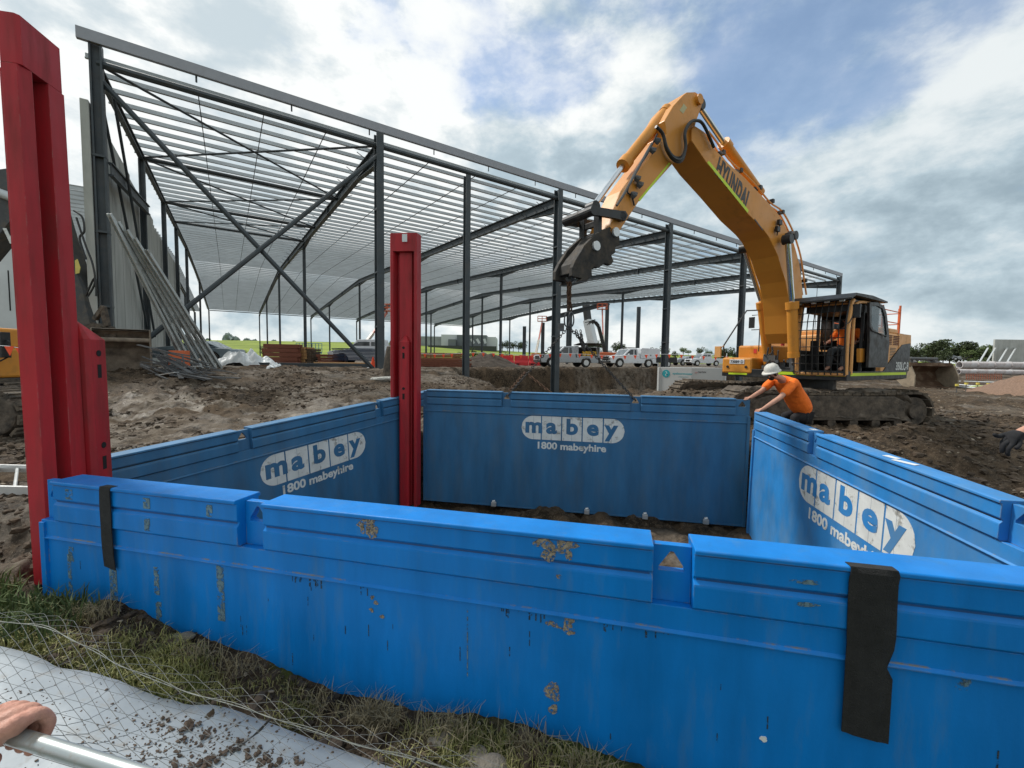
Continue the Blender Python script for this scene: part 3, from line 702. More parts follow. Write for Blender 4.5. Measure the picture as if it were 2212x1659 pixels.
# purlins: Z sections spanning all bays
q = .35; i = 0
while q < W_:
    zt = ztop(q); mb = MB(); a, b = BP(KA-.03, q, zt+.17), BP(5.02, q, zt+.14)
    mb.beam(a, b, .03, .20, up); mb.beam(a+up*.105+bn*.05, b+up*.105+bn*.05, .09, .02, up); mb.beam(a-up*.105-bn*.05, b-up*.105-bn*.05, .12, .02, up)
    mb.build('purlin', m_galv, wh, world=True); q += 1.24; i += 1
mb = MB()                         # sag rods across the purlins
for k_ in (-.62, -.42, -.2, .25, .5, .75, 1.25, 1.5, 1.75, 2.25, 2.5, 2.75, 3.33, 3.66, 4.33, 4.66):
    for q0, q1 in ((.4, 52), (52, W_-1)): mb.beam(BP(k_, q0, ztop(q0)+.05), BP(k_, q1, ztop(q1)+.05), .035, .035, up)
mb.build('sag_rod', m_steel, wh, world=True)
for k, q_end in ((0, 44), (1, 40), (2, 40)):                         # fly braces sticking out at the rafters
    for q in np.arange(1.5, q_end, 2.4):
        for sg in (-1, 1): MB().beam(BP(k, q, ztop(q)-.5), BP(k+sg*.06, q, ztop(q)-.12), .03, .03).build('fly_brace', m_steel, wh, world=True)
# ------------------------------------------------------------------ precast wall panels outside the end wall
lab = ['front grey precast wall slab beside the tall corner column', 'second grey precast wall slab from the front of the end wall', 'third grey precast wall slab, behind the second end wall column', 'farthest grey precast wall slab of the end wall']
for i, (q0, q1, zt) in enumerate(((-.25, 7.5, 10.9), (7.55, 15.5, 10.7), (15.6, 24.6, 10.3), (24.7, 34.0, 10.3))):
    mb = MB(); c0, c1 = BP(KA-.018, q0, PAD-.3), BP(KA-.018, q1, PAD-.3)
    mb.prism([(0, 0), (q1-q0, 0), (q1-q0, zt-PAD+.3), (0, zt-PAD+.3)], c0, bn, up, bd, -.24, 0)
    o = mb.build('precast_wall_panel', m_conc, bevel=.02)
    tag(o, lab[i], 'wall panel', 'precast wall panels')
    for s_ in np.arange(1.6, q1-q0-.4, 1.75):
        MB().prism([(s_, 0.05), (s_+.03, 0.05), (s_+.03, zt-PAD+.2), (s_, zt-PAD+.2)], c0, bn, up, bd, .001, .004).build('panel_joint', mat('joint_sealant', (.16, .165, .155), .9), o)
# ------------------------------------------------------------------ second warehouse to the left, behind the wall
w2 = thing('neighbour_warehouse', 'second steel warehouse at the far left behind the grey wall panels', 'building', BP(-4, 20, PAD))
mb = MB()
for i in range(58):
    q = 20+i*1.5; a, b = BP(-6.5, q, ztop(q)-.2), BP(-1.02, q, ztop(q)-.2); mb.beam(a, b, .05, .30, up); mb.beam(a+up*.14, b+up*.14, .16, .03, up)
mb.build('purlin', m_galv, w2, world=True).__setitem__('kind', 'stuff')
for k in (-6, -5, -4, -3, -2, -1.1):
    mb = MB()
    for q0, q1 in ((20, 52), (52, W_)): mb.ibeam(BP(k, q0, ztop(q0)-.8), BP(k, q1, ztop(q1)-.8), .26, .6, up, .03)
    for q in (20, 52, 78, W_): mb.beam(BP(k, q, .6), BP(k, q, ztop(q)-.8), .3, .3)
    mb.build('portal', m_steel, w2, world=True)
mb = MB(); mb.prism([(0, 0), (62, 0), (62, 7.6), (0, 7.6)], BP(-6.5, 19.2, .7), bd, up, -bn, 0, .2); mb.build('wall', mat('pale_concrete', (.62, .65, .65), .85, var=.1, scale=.4), w2, world=True)
for s_ in np.arange(2, 61, 2.4): MB().box(BP(-6.5+s_/12, 19.0, 5.6), (.06, .03, 2.6), Matrix((bd, bn, up)).transposed()).build('wall_slot', m_blk2, w2, world=True)
# ------------------------------------------------------------------ the excavator on the right
ef = V((-.835, -.55, 0)).normalized(); el = V((-ef.y, ef.x, 0))
eC = P(1832, 760, 9.3); eO = V((eC.x, eC.y, 0)) - ef*1.55 - el*1.45
ME = Matrix((ef, el, up)).transposed().to_4x4(); ME.translation = eO
ex = thing('excavator', 'big amber tracked excavator lifting chains, its boom raised over the blue box', 'excavator', M=ME)
MEi = ME.inverted()
def hp(x, y, yl):                       # pixel -> (forward, up) on the plane at sideways offset yl of the machine
    o = MEi @ V((0, 0, EYE)); d = MEi.to_3x3() @ ray(x, y); t = (yl-o.y)/d.y; p = o+d*t; return (p.x, p.z)
def fpn(x, y, xl):                      # pixel -> (left, up) on the plane at forward offset xl
    o = MEi @ V((0, 0, EYE)); d = MEi.to_3x3() @ ray(x, y); t = (xl-o.x)/d.x; p = o+d*t; return (p.y, p.z)
XF, XS, XU = V((1, 0, 0)), V((0, 1, 0)), V((0, 0, 1))
def z7(l, yl): return [hp(1192.3+.2917*a, 172.8+.2917*b, yl) for a, b in l]
def z5(l, yl): return [hp(1347.8+.3125*a, 553+.3125*b, yl) for a, b in l]
def z9(l, yl): return [hp(1192.3+.2083*a, 432+.2083*b, yl) for a, b in l]
def plate(poly, y0, y1, mb=None):
    mb = mb or MB(); a = sum(poly[i-1][0]*poly[i][1]-poly[i][0]*poly[i-1][1] for i in range(len(poly)))
    if a < 0: poly = poly[::-1]
    return mb.prism(poly, (0, y1, 0), XF, XU, -XS, 0, y1-y0)
def v3(xz, y): return V((xz[0], y, xz[1]))
# boom
bs = .30
boom_pts = z7([(1035, 360), (1060, 340), (1130, 385), (1185, 490), (1300, 610), (1420, 715), (1530, 830), (1620, 925), (1690, 1010), (1740, 1110), (1790, 1230), (1832, 1350), (1850, 1480), (1858, 1640)], bs) + [hp(1737, 680, bs), hp(1730, 735, bs), hp(1714, 742, bs), hp(1708, 720, bs), hp(1706, 680, bs)] + z7([(1750, 1600), (1730, 1490), (1700, 1400), (1672, 1300), (1640, 1230), (1605, 1160), (1560, 1100), (1505, 1045), (1450, 990), (1300, 800), (1150, 620), (1110, 560), (1035, 450)], bs)
boom = plate(boom_pts, -bs, bs).build('boom', m_yel, ex, bevel=.012)
mb = MB()
a, b = z7([(1148, 612), (1448, 985)], bs); c, d = z7([(1162, 598), (1456, 965)], bs)
plate([a, b, d, c], bs+.001, bs+.004, mb).build('reflective_stripe', m_lime, boom)
A, B = z7([(1215, 650), (1445, 915)], bs); A = v3(A, bs+.002); B = v3(B, bs+.002); u_ = (B-A).normalized(); v_ = (-XS).cross(u_); v_ = v_ if v_.z > 0 else -v_
ctr = (A+B)/2; mb = MB(); L_ = (B-A).length
put_text(mb, 'HYUNDAI', .52, ctr+v_*.0, u_, v_, .003, bold=.012, space=1.08, sx=1.0)
ws = max((p-ctr).dot(u_) for p in mb.v)*2; kk = L_*1.02/ws; mb = MB(); put_text(mb, 'HYUNDAI', .50, ctr-v_*.10, u_, v_, .003, bold=.026, space=1.12, sx=kk*.96)
# mirrored text check: the face looks along +y, so u runs towards the back of the machine
mb.build('maker_lettering', m_black, boom)
mb = MB()
A_, B_ = z7([(1500, 1030), (1560, 1110)], bs); A_ = v3(A_, bs+.002); B_ = v3(B_, bs+.002); mb.beam(A_, B_, .004, .03, v_); mb.build('small_marking', m_grey, boom)
lights = MB()
for q_ in ((1665, 1060), (1650, 1110)):
    p = v3(z7([q_], bs)[0], bs+.06); lights.box(p, (.13, .06, .11)); lights.tube([p, p+V((-.06, -.03, -.12))], .012, 6)
lights.build('work_light', m_black, boom)
mb = MB(); c = v3(z7([(1735, 1165)], bs)[0], 0); mb.cyl(c-XS*.52, c+XS*.52, .10, 14); mb.build('boom_pin', m_black, boom)
# stick
ss = .24
stick_pts = z7([(1000, 90), (1060, 88), (1105, 120), (1112, 185), (1075, 290), (1035, 430), (985, 520), (950, 570), (890, 625), (640, 905), (500, 1120), (450, 1150), (425, 1110), (480, 960), (560, 800), (790, 480), (850, 400), (835, 300), (900, 190), (975, 110)], ss)
stick = plate(stick_pts, -ss, ss).build('stick', m_yel, ex, bevel=.012)
a, b, c, d = z7([(880, 615), (648, 900), (640, 885), (866, 612)], ss); plate([a, b, c, d], ss+.001, ss+.004).build('reflective_stripe', m_lime, stick)
sg = MB(); a, b, c, d = z7([(975, 175), (1000, 205), (970, 250), (945, 225)], ss); plate([a, b, c, d], ss+.001, ss+.003, sg); sg.build('warning_label', mat('faded_label', (.55, .50, .28), .7), stick)
mb = MB()
for q_ in ((1080, 150),): c = v3(z7([q_], ss)[0], 0); mb.cyl(c-XS*.30, c+XS*.30, .09, 14)
c = v3(z7([(950, 560)], ss)[0], 0)
mb.build('pin_boss', m_yel, stick)
# cylinders
def ram(name, p0, p1, p2, rb, rr, par=ex):              # barrel p0->p1, rod p1->p2
    t = MB().cyl(p0, p1, rb, 16); d_ = (p1-p0).normalized(); t.cyl(p1-d_*.14, p1+d_*.03, rb*1.22, 16); t.cyl(p0-d_*.02, p0+d_*.1, rb*1.1, 16)
    o = t.build(name, m_yel, par, smooth=True)
    MB().cyl(p1, p2, rr, 12).build('piston_rod', m_chrome, o, smooth=True)
    e = (p2-p1).normalized(); MB().cyl(p2-XS*.09, p2+XS*.09, rr*1.9, 12).build('rod_eye', m_black, o, smooth=True); return o
Z = lambda q_, yl: v3(z7([q_], yl)[0], yl)
ram('arm_cylinder', Z((1535, 835), 0), Z((1275, 470), 0), Z((1085, 190), 0), .105, .055)
ram('bucket_cylinder', Z((850, 225), 0)+XS*0, Z((530, 630), 0), Z((300, 945), 0), .10, .048)
for yl, top_, mid_, bot_ in ((.48, Z((1745, 1180), .48), hp(1711, 655, .48), hp(1714, 770, .48)), (-.48, None, hp(1646, 655, -.48), hp(1660, 790, -.48))):
    tp = V((Z((1745, 1180), .48).x, yl, Z((1745, 1180), .48).z))
    ram('boom_cylinder', v3(bot_, yl), v3(mid_, yl), tp, .115, .06)
# linkage and quick coupler
W9 = lambda q_, yl: v3(z9([q_], yl)[0], yl)
mb = MB()
for yl in (.30, -.30):
    pr = z9([(400, 80), (440, 55), (480, 75), (700, 110), (760, 115), (785, 160), (760, 215), (690, 200), (650, 190), (470, 160), (420, 165)], .32); plate(pr, yl-.03, yl+.03, mb)
mb.cyl(W9((740, 165), .33)*1, W9((740, 165), .33)-XS*.66, .07, 14); mb.cyl(W9((440, 105), .34), W9((440, 105), .34)-XS*.68, .075, 14)
mb.build('lever_link', m_black, ex, bevel=.006)
mb = MB(); lk = z9([(225, 180), (250, 140), (400, 90), (440, 110), (440, 420), (350, 480), (240, 490)], .16)
hole1 = z9([(280, 180), (370, 180), (370, 260), (280, 260)], .16); hole2 = z9([(275, 300), (365, 300), (360, 440), (275, 440)], .16)
for q0_, q1_ in (((395, 110), (395, 420)),):
    pass
p1_, p2_ = W9((400, 120), .0), W9((395, 440), .0)
for s_ in (-1, 1): mb.beam(p1_+XS*.17*s_, p2_+XS*.17*s_, .07, .12, XS)
for f_ in (.46, .86): c = p1_.lerp(p2_, f_); mb.box(c, (.05, .30, .09))
mb.build('bucket_link', m_black, ex, bevel=.006)
cp = z9([(600, 280), (690, 350), (697, 470), (650, 490), (650, 550), (610, 575), (635, 640), (600, 680), (540, 660), (480, 705), (430, 695), (405, 720), (410, 790), (360, 835), (260, 848), (300, 815), (240, 800), (200, 790), (205, 700), (240, 620), (290, 540), (330, 470), (380, 420), (470, 340), (540, 300)], .22)
mb = MB(); plate(cp, .16, .24, mb); plate([(a, b) for a, b in cp], -.24, -.16, mb)
inner = z9([(480, 350), (600, 330), (640, 460), (560, 600), (420, 660), (290, 760), (240, 750), (250, 650), (310, 560)], .22); plate(inner, -.16, .16, mb)
qc = mb.build('quick_coupler', mat('muddy_iron', (.028, .025, .022), .75, .2, var=.5, scale=7, dirt=(.11, .085, .06), damt=.8, dscale=5, dlo=.45, dhi=.7), ex, bevel=.012)
mb = MB()
for q_ in ((655, 335), (452, 478)): c = W9(q_, .245); mb.cyl(c-XS*.5, c+XS*.02, .055, 14); mb.cyl(c, c+XS*.035, .075, 12)
mb.build('coupler_pin', m_alu, ex, smooth=True)
# hoses over the boom joint
def bez(pts, n=10):
    out = []
    for i in range(len(pts)-1):
        p0, p1, p2, p3 = pts[max(i-1, 0)], pts[i], pts[i+1], pts[min(i+2, len(pts)-1)]
        for j in range(n):
            t = j/n; out.append(.5*((2*p1)+(p2-p0)*t+(2*p0-5*p1+4*p2-p3)*t*t+(3*p1-p0-3*p2+p3)*t**3))
    return out+[pts[-1]]
for i_, dy in enumerate((.36, .42, .30)):
    pts = [Z(q_, dy) for q_ in ((770, 345), (820, 400), (850, 500+i_*8), (900, 570+i_*10), (960, 570+i_*14), (990, 500), (985, 400), (1010, 330), (1060, 300), (1120, 330), (1200, 500))]
    MB().tube(bez(pts), .028, 7).build('hydraulic_hose', m_black, ex, smooth=True)
pts = [Z(q_, .34) for q_ in ((740, 470), (700, 540), (640, 650), (580, 760), (530, 850), (480, 930))]
MB().tube(bez(pts), .022, 6).build('hydraulic_hose', m_grey, ex, smooth=True)
pts = [Z(q_, .27) for q_ in ((780, 400), (700, 560), (610, 690), (560, 820), (590, 860), (610, 930))]
MB().tube(bez(pts), .014, 6).build('hydraulic_hose', m_black, ex, smooth=True)
mb = MB()
for q_ in ((780, 450), (745, 520), (630, 730), (650, 775), (605, 850)): mb.blob(Z(q_, .30), .06, 3, 1, .3)
mb.build('hose_coupling', m_grey, ex)
pts = [Z(q_, .2) for q_ in ((1140, 395), (1200, 470), (1300, 610), (1400, 700), (1500, 800), (1600, 920), (1690, 985), (1760, 1110), (1800, 1220), (1830, 1330), (1850, 1460), (1870, 1600))]
for dy in (.04, -.05): MB().tube([p+V((0, dy, .03)) for p in bez(pts, 4)], .02, 6).build('steel_pipe', m_yel2, ex, smooth=True)
mb = MB()
for q_ in ((1250, 560), (1380, 690), (1525, 815), (1615, 915), (1690, 995), (1750, 1150), (1860, 1500)): mb.box(Z(q_, .2)+V((0, 0, .04)), (.08, .16, .08))
mb.build('pipe_clamp', m_black, ex)
# ---- upper structure
def bx_(name, a, b, m, bevel=.02, par=ex): return MB().span(a, b).build(name, m, par, bevel=bevel)
zf = 1.22
bx_('deck_skirt', (-2.7, -1.44, 1.22), (1.50, 1.44, 1.43), m_black, .01)
for a_, b_ in (((-2.6, 1.441, 1.325), (1.30, 1.446, 1.395)), ((1.502, .85, 1.315), (1.507, 1.40, 1.385)), ((1.502, -.15, 1.315), (1.507, .72, 1.385)), ((1.502, -1.25, 1.27), (1.507, -.75, 1.34))): MB().span(a_, b_).build('reflective_stripe', m_lime, ex)
# engine house and counterweight
bx_('engine_house', (-2.2, -1.42, 1.36), (-.75, 1.40, 2.42), m_yel2, .05)
bx_('hood_cover', (-2.1, -.9, 2.42), (-.9, 1.35, 2.55), m_yel2, .03)
cw = [(-2.85, 1.20), (-2.05, 1.18), (-2.05, 2.45), (-2.55, 2.45), (-2.95, 2.25), (-3.0, 1.5)]
plate(cw, -1.40, 1.40).build('counterweight', mat('dark_counterweight', (.03, .035, .038), .5, var=.2, dirt=(.1, .09, .07), damt=.4, dscale=3), ex, bevel=.06)
mb = MB(); plate([(-3.0, 2.15), (-2.05, 1.75), (-1.9, 2.43), (-2.95, 2.43)], 1.401, 1.412, mb); mb.build('side_panel', m_yel2, ex)
dp = [(-2.9, 1.42), (-.8, 1.38), (-1.2, 1.62), (-2.2, 2.14), (-2.9, 2.2)]; plate(dp, 1.40, 1.425).build('dark_side_panel', m_black, ex)
mb = MB()
for j in range(6):
    for x0 in (-1.98, -1.42): mb.span((x0, 1.402, 2.12+j*.043), (x0+.44, 1.414, 2.14+j*.043))
mb.build('air_vent', mat('vent_red', (.10, .02, .015), .8), ex)
mb = MB()
for j in range(9): mb.span((-1.75, 1.402, 1.70+j*.04), (-1.35+.0*j, 1.409, 1.715+j*.04))
mb.build('lower_vent', m_black, ex)
mb = MB(); put_text(mb, '350LC-9', .30, (-2.30, 1.428, 1.46), (-1, 0, 0), (0, 0, 1), .004, bold=.006, sx=1.0); mb.build('model_number', m_white, ex)
# right-hand front boxes and number plate
y0_, _z = fpn(1572, 780, 1.5); y1_, _z = fpn(1647, 780, 1.5)
mb = MB(); mb.span((.75, -1.44, 1.30), (1.52, -.62, 1.73)); tb = mb.build('tool_box', m_yel, ex, bevel=.05)
mb = MB(); mb.span((1.523, -1.22, 1.56), (1.530, -.82, 1.68)); pl = mb.build('number_plate', m_wht, tb, bevel=.004)
mb = MB(); put_text(mb, '73089 D', .10, (1.533, -1.02, 1.585), (0, 1, 0), (0, 0, 1), .002, bold=.002); mb.build('plate_lettering', m_black, pl)
mb = MB()
for yy in (-1.27, -.77): mb.disc((1.527, yy, 1.48), (1, 0, 0), .035, .02, 14)
mb.build('box_latch', m_black, tb)
bx_('fuel_tank', (-.4, -1.42, 1.36), (.75, -.5, 2.08), m_yel, .05)
mb = MB(); mb.span((.755, -.98, 1.86), (.76, -.9, 1.98)); mb.build('warning_label', mat('label_red', (.6, .05, .04), .6), ex)
mb = MB(); mb.span((-.75, -.52, 1.36), (.9, .42, 1.62)); mb.span((.9, -.35, 1.36), (1.45, .35, 1.5)); mb.build('boom_mount', m_black, ex, bevel=.02)
mb = MB(); rq = random.Random(3)
for i_ in range(14): p = V((1.2+rq.uniform(0, .35), rq.uniform(-.4, .4), 1.45+rq.uniform(0, .3))); mb.box(p, (rq.uniform(.06, .16),)*3); mb.tube([p, p+V((.1, rq.uniform(-.2, .2), rq.uniform(.1, .3)))], .02, 6)
mb.build('valve_block', m_grey, ex)
mb = MB(); mb.cyl((-.5, -.8, 2.08), (-.5, -.8, 2.75), .05, 10); mb.build('exhaust_pipe', m_red, ex)
# handrail and mirrors at the right-hand front
mb = MB(); pts = [v3(hp(x_, y_, -1.42), -1.42) for x_, y_ in ((1567, 794), (1563, 747), (1600, 690), (1613, 671), (1640, 670))]; mb.tube(pts, .02, 8); mb.build('hand_rail', m_black, ex, smooth=True)
mb = MB(); p = v3(hp(1551, 760, -1.42), -1.42); mb.box(p, (.05, .17, .30)); mb.tube([p, p+V((0, .12, .14)), v3(hp(1563, 747, -1.42), -1.42)], .012, 6); mb.build('mirror', m_yel2, ex, bevel=.03)
mb = MB(); p = v3(hp(1624, 697, -1.0), -1.0); mb.box(p, (.05, .14, .30)); q__ = p+V((0, .22, 0)); mb.tube([p+V((0, .0, .2)), q__+V((0, 0, .2)), q__+V((0, 0, -.8))], .014, 6); mb.tube([p+V((0, 0, -.2)), q__+V((0, 0, -.2))], .012, 6); mb.build('mirror', m_black, ex, bevel=.02)
# orange rails on the engine deck
mb = MB()
pts = [v3(z5([q_], 1.2)[0], 1.2) for q_ in ((1915, 280), (1915, 535))]
for x_ in (-2.25, -1.0): mb.tube([V((x_, 1.3, 2.42)), V((x_, 1.3, 3.12))], .02, 8)
for z_ in (3.02, 2.72): mb.tube([V((-1.0, 1.3, z_)), V((-2.25, 1.3, z_)), V((-2.6, 1.2, z_)), V((-2.6, .3, z_)), V((-.9, .3, z_))], .013, 6)
mb.tube([V((-2.25, 1.32, 2.42)), V((-2.25, 1.32, 3.2))], .028, 6)
mb.build('guard_rail', m_orng, ex, smooth=True)
mb = MB()
for x_, h_ in ((-.5, .75), (-.65, .35), (-.4, .3)): mb.tube([V((x_, 0, 2.5)), V((x_, 0, 3.05+h_))], .007, 5)
mb.build('antenna', m_black, ex)
# ---- cab
cx0, cx1, cy0, cy1, cz0, cz1 = -.30, 1.48, .45, 1.43, 1.36, 3.02
cab = bx_('cab_floor', (cx0, cy0, cz0-.02), (cx1, cy1, cz0+.06), m_black, .01)
mb = MB()
def bar(a, b, w_=.07, h_=.07): mb.beam(a, b, w_, h_)
yf = [V((cx1+.06, cy0, cz0)), V((cx1+.10, cy0, 2.2)), V((cx1-.02, cy0, cz1-.12)), V((cx1-.12, cy0, cz1))]
yg = [V((p.x, cy1, p.z)) for p in yf]
for l in (yf, yg): mb.tube(bez(l, 5), .042, 8)
mb.tube([yf[0], yg[0]], .04, 8); mb.tube([yf[3]-XU*.04, yg[3]-XU*.04], .045, 8)
mb.tube(bez([yg[2]+V((-.22, .0, -.1)), V((cx1-.35, cy1, cz1-.04)), V((.5, cy1, cz1+.01)), V((cx0, cy1, cz1-.02))], 6), .035, 8)
mb.tube([V((cx1-.22, cy1, cz0)), V((cx1-.20, cy1, 2.6)), V((cx1-.30, cy1, cz1-.05))], .03, 8)
mb.build('cab_front_frame', m_yel2, ex, smooth=True)
mb = MB()
for p in ((cx0+.03, cy0+.03), (cx0+.03, cy1-.03), (.55, cy0+.03), (.62, cy1-.04)): mb.span((p[0]-.035, p[1]-.03, cz0), (p[0]+.035, p[1]+.03, cz1))
mb.span((cx0, cy0, cz1-.03), (cx1-.12, cy1, cz1+.03)); mb.span((cx0, cy0, cz0), (cx0+.03, cy1, cz0+.85)); mb.span((cx0, cy0, cz0), (cx1, cy0+.03, cz0+.55)); mb.span((cx0, cy0, 2.7), (cx0+.03, cy1, cz1)); mb.span((cx0, cy0+.45, cz0), (cx0+.03, cy1, cz1)); mb.span((cx0+.04, .66, 1.5), (cx0+.16, 1.25, 2.72)); mb.span((cx0, cy0, 1.95), (.35, cy0+.025, cz1)); mb.span((cx0+.3, cy0+.03, 2.80), (cx1-.2, cy1-.03, cz1-.04))
mb.build('cab_shell', m_black, ex, bevel=.01)
mb = MB(); mb.span((-.28, .72, 1.42), (-.1, 1.2, 2.5)); mb.span((-.25, .7, 1.6), (.45, 1.22, 1.85)); mb.build('seat', m_blk2, ex, bevel=.06)
mb = MB()
for yy in (.62, 1.28): mb.tube([V((.45, yy, 1.5)), V((.7, yy, 2.0)), V((.75, yy, 2.1))], .02, 6); mb.span((.0, yy-.06, 1.8), (.55, yy+.06, 1.9))
mb.span((1.05, .55, 1.5), (1.15, .7, 2.15)); mb.build('cab_controls', m_blk2, ex, bevel=.02)
mb = MB()                                  # wire-mesh guard over the windscreen
def cf(y, z):
    f_ = (z-cz0)/(cz1-cz0); x = cx1+.12+.07*math.sin(f_*2.6)-.10*max(0, f_-.7)/.3; return V((x, y, z))
for i_ in range(9):
    y = cy0-.03+(cy1-cy0+.02)*i_/8; mb.tube([cf(y, z) for z in np.linspace(cz0-.02, cz1-.02, 9)], .012 if i_ not in (0, 8) else .018, 5)
for j in range(9):
    z = cz0+.04+(cz1-cz0-.1)*j/8; mb.tube([cf(cy0-.03, z), cf(cy1-.01, z)], .010, 5)
mb.build('window_guard', m_black, ex)
mb = MB(); mb.prism([(cx0-.1, 0), (cx1+.12, 0), (cx1+.34, -.10), (cx1+.34, -.06), (cx1+.1, .06), (.6, .09), (cx0-.1, .04)], (0, cy1+.12, cz1+.07), XF, XU, -XS, 0, cy1-cy0+.28)
mb.build('roof_guard', m_black, ex, bevel=.008)
mb = MB()
for y in (.50, .80, 1.06, 1.34): mb.box((cx1+.24, y, cz1-.02), (.05, .10, .07))
mb.build('cab_work_light', m_alu, ex, bevel=.01)
mb = MB()                                  # open door folded back along the side
dr = z5([(1690, 320), (1745, 322), (1790, 345), (1808, 400), (1822, 520), (1826, 600), (1812, 770), (1680, 770), (1690, 600)], 1.56)
wn = z5([(1703, 345), (1745, 345), (1780, 365), (1795, 420), (1808, 540), (1800, 565), (1715, 505), (1702, 480)], 1.56)
aa = sum(dr[i-1][0]*dr[i][1]-dr[i][0]*dr[i-1][1] for i in range(len(dr)))
if aa < 0: dr = dr[::-1]
mb.prism(dr, (0, 1.585, 0), XF, XU, -XS, 0, .05, holes=[wn])
door = mb.build('cab_door', m_black, ex, bevel=.008)
wa = sum(wn[i-1][0]*wn[i][1]-wn[i][0]*wn[i-1][1] for i in range(len(wn)))
plate(wn, 1.555, 1.565).build('door_window', mat('smoked_glass', (.10, .13, .14), .05, alpha=.55), door)
mb = MB(); pts = z5([(1700, 490), (1715, 515), (1815, 555)], 1.6); mb.tube([v3(p, 1.6) for p in pts], .012, 6); mb.span((-.62, 1.586, 1.42), (-.4, 1.59, 1.5)); mb.build('door_handle', m_grey, door)
p = v3(hp(1847, 672, 1.5), 1.5); mb = MB(); mb.box(p, (.06, .20, .30)); mb.tube([p, p+V((.12, -.05, -.25)), p+V((.3, -.06, -.3))], .014, 6); mb.build('mirror', m_black, ex, bevel=.03)
mb = MB(); q_ = z5([(1625, 640), (1660, 640), (1660, 735), (1625, 735)], 1.45); plate(q_, 1.40, 1.47, mb); mb.build('step_light', m_yel, ex, bevel=.01)
# ---- undercarriage
tu = V((1, .055, 0)).normalized(); tn_ = V((-tu.y, tu.x, 0))
tC = V((7.28, 9.77, 0)); zg = hz(8.2, 9.6)
def track(name, cc, z0):
    mb = MB(Matrix.Identity(4)); Lh, R_ = 1.98, .41; path = []
    n = 50
    def pt(s_):
        per = 2*(2*Lh)+2*math.pi*R_; s_ = s_ % per
        if s_ < 2*Lh: f_ = s_/(2*Lh); return V((-Lh+s_, 0, 2*R_-.05*math.sin(f_*math.pi))), V((1, 0, 0))
        s_ -= 2*Lh
        if s_ < math.pi*R_: a = s_/R_; return V((Lh+R_*math.sin(a), 0, R_+R_*math.cos(a))), V((math.cos(a), 0, -math.sin(a)))
        s_ -= math.pi*R_
        if s_ < 2*Lh: return V((Lh-s_, 0, 0)), V((-1, 0, 0))
        s_ -= 2*Lh; a = s_/R_; return V((-Lh-R_*math.sin(a), 0, R_-R_*math.cos(a))), V((-math.cos(a), 0, math.sin(a)))
    per = 4*Lh+2*math.pi*R_; rr_ = random.Random(4)
    Rw = Matrix((tu, tn_, up)).transposed()
    for i in range(n):
        p, t_ = pt(per*i/n); nrm = V((0, 1, 0)).cross(t_)*1
        nrm = -nrm if nrm.dot(p-V((max(-Lh, min(Lh, p.x)), 0, R_))) < 0 else nrm
        for off, th, wd in ((.02, .05, .19), (.065, .05, .03)):
            R3 = Matrix((t_, V((0, 1, 0)), nrm)).transposed(); c = p+nrm*off
            mb.box(cc + Rw @ (c + V((0, 0, z0))), (wd*(1 if off < .05 else 1), .62, th), Rw @ R3)
    return mb.build(name, mat('muddy_track_steel', (.05, .042, .034), .85, var=.5, scale=7, bump=.6, bscale=20, col2=(.11, .085, .06)), ex, world=True), mb
track('track', tC, zg-.12); track('track', tC+tn_*2.65, zg-.05)
Rw = Matrix((tu, tn_, up)).transposed()
for k_, cc in enumerate((tC, tC+tn_*2.65)):
    mb = MB()
    pts = [(-1.9, .18), (1.75, .18), (1.72, .62), (1.45, .74), (-1.5, .74), (-1.95, .6)]
    mb.prism(pts, cc+up*(zg-.10)-tn_*.26, tu, up, -tn_, -.5, .05); mb.build('track_frame', m_mudm, ex, world=True, bevel=.03)
    for sx_ in (1.98, -1.98):
        mb = MB(); c = cc+tu*sx_+up*(zg-.12+.41); mb.cyl(c-tn_*.26, c+tn_*.26, .33, 22); mb.cyl(c-tn_*.33, c-tn_*.2, .17, 16); mb.build('idler_wheel' if sx_ > 0 else 'drive_sprocket', m_mudm, ex, world=True, smooth=True)
    mb = MB()
    for j in range(7): c = cc+tu*(-1.6+j*.53)+up*(zg+.02); mb.cyl(c-tn_*.30, c+tn_*.3, .10, 12)
    mb.build('track_roller', m_mudm, ex, world=True, smooth=True)
    mud = MB(); nx_, ny_ = 150, 34                  # mud packed over the track and its side
    gx, gy = np.meshgrid(np.linspace(-2.3, 1.9, nx_), np.linspace(0, 1, ny_))
    nz1 = fbm(gx*2.2+k_*9, gy*3.2, 5, 71, .6); nz2 = fbm(gx*6+k_*5, gy*9, 4, 81, .65)
    vs = []
    for j in range(ny_):
        for i in range(nx_):
            x_, t_ = gx[j, i], gy[j, i]; a1, a2 = nz1[j, i], nz2[j, i]
            endf = max(0, (x_-1.45)/.5)**2*.3 + max(0, (-x_-1.9)/.5)**2*.3
            if t_ < .5: y_ = .32-.62*t_/.5; z_ = .88-.045*math.cos(x_*.9)+.16*(a1-.42)+.10*(a2-.5)-endf
            else: y_ = -.30-.16*(a1-.45)-.12*(a2-.5)+ .10*math.sin((t_-.5)/.5*math.pi); z_ = .84-(t_-.5)/.5*.6-endf*.8+.10*(a2-.5)
            vs.append(cc+tu*x_+tn_*y_+up*(zg-.10+z_))
    mud.add(vs, [(j*nx_+i, j*nx_+i+1, (j+1)*nx_+i+1, (j+1)*nx_+i) for j in range(ny_-1) for i in range(nx_-1)])
    mud.build('packed_mud', m_mudm, ex, world=True, smooth=True, auto=60)
mb = MB(); c = V((eO.x, eO.y, 0)); mb.cyl(c+up*(zg+.6), c+up*1.25, .70, 28); mb.beam(tC+up*.75, tC+tn_*2.65+up*.75, 1.6, .35); mb.build('turntable', m_black, ex, world=True)
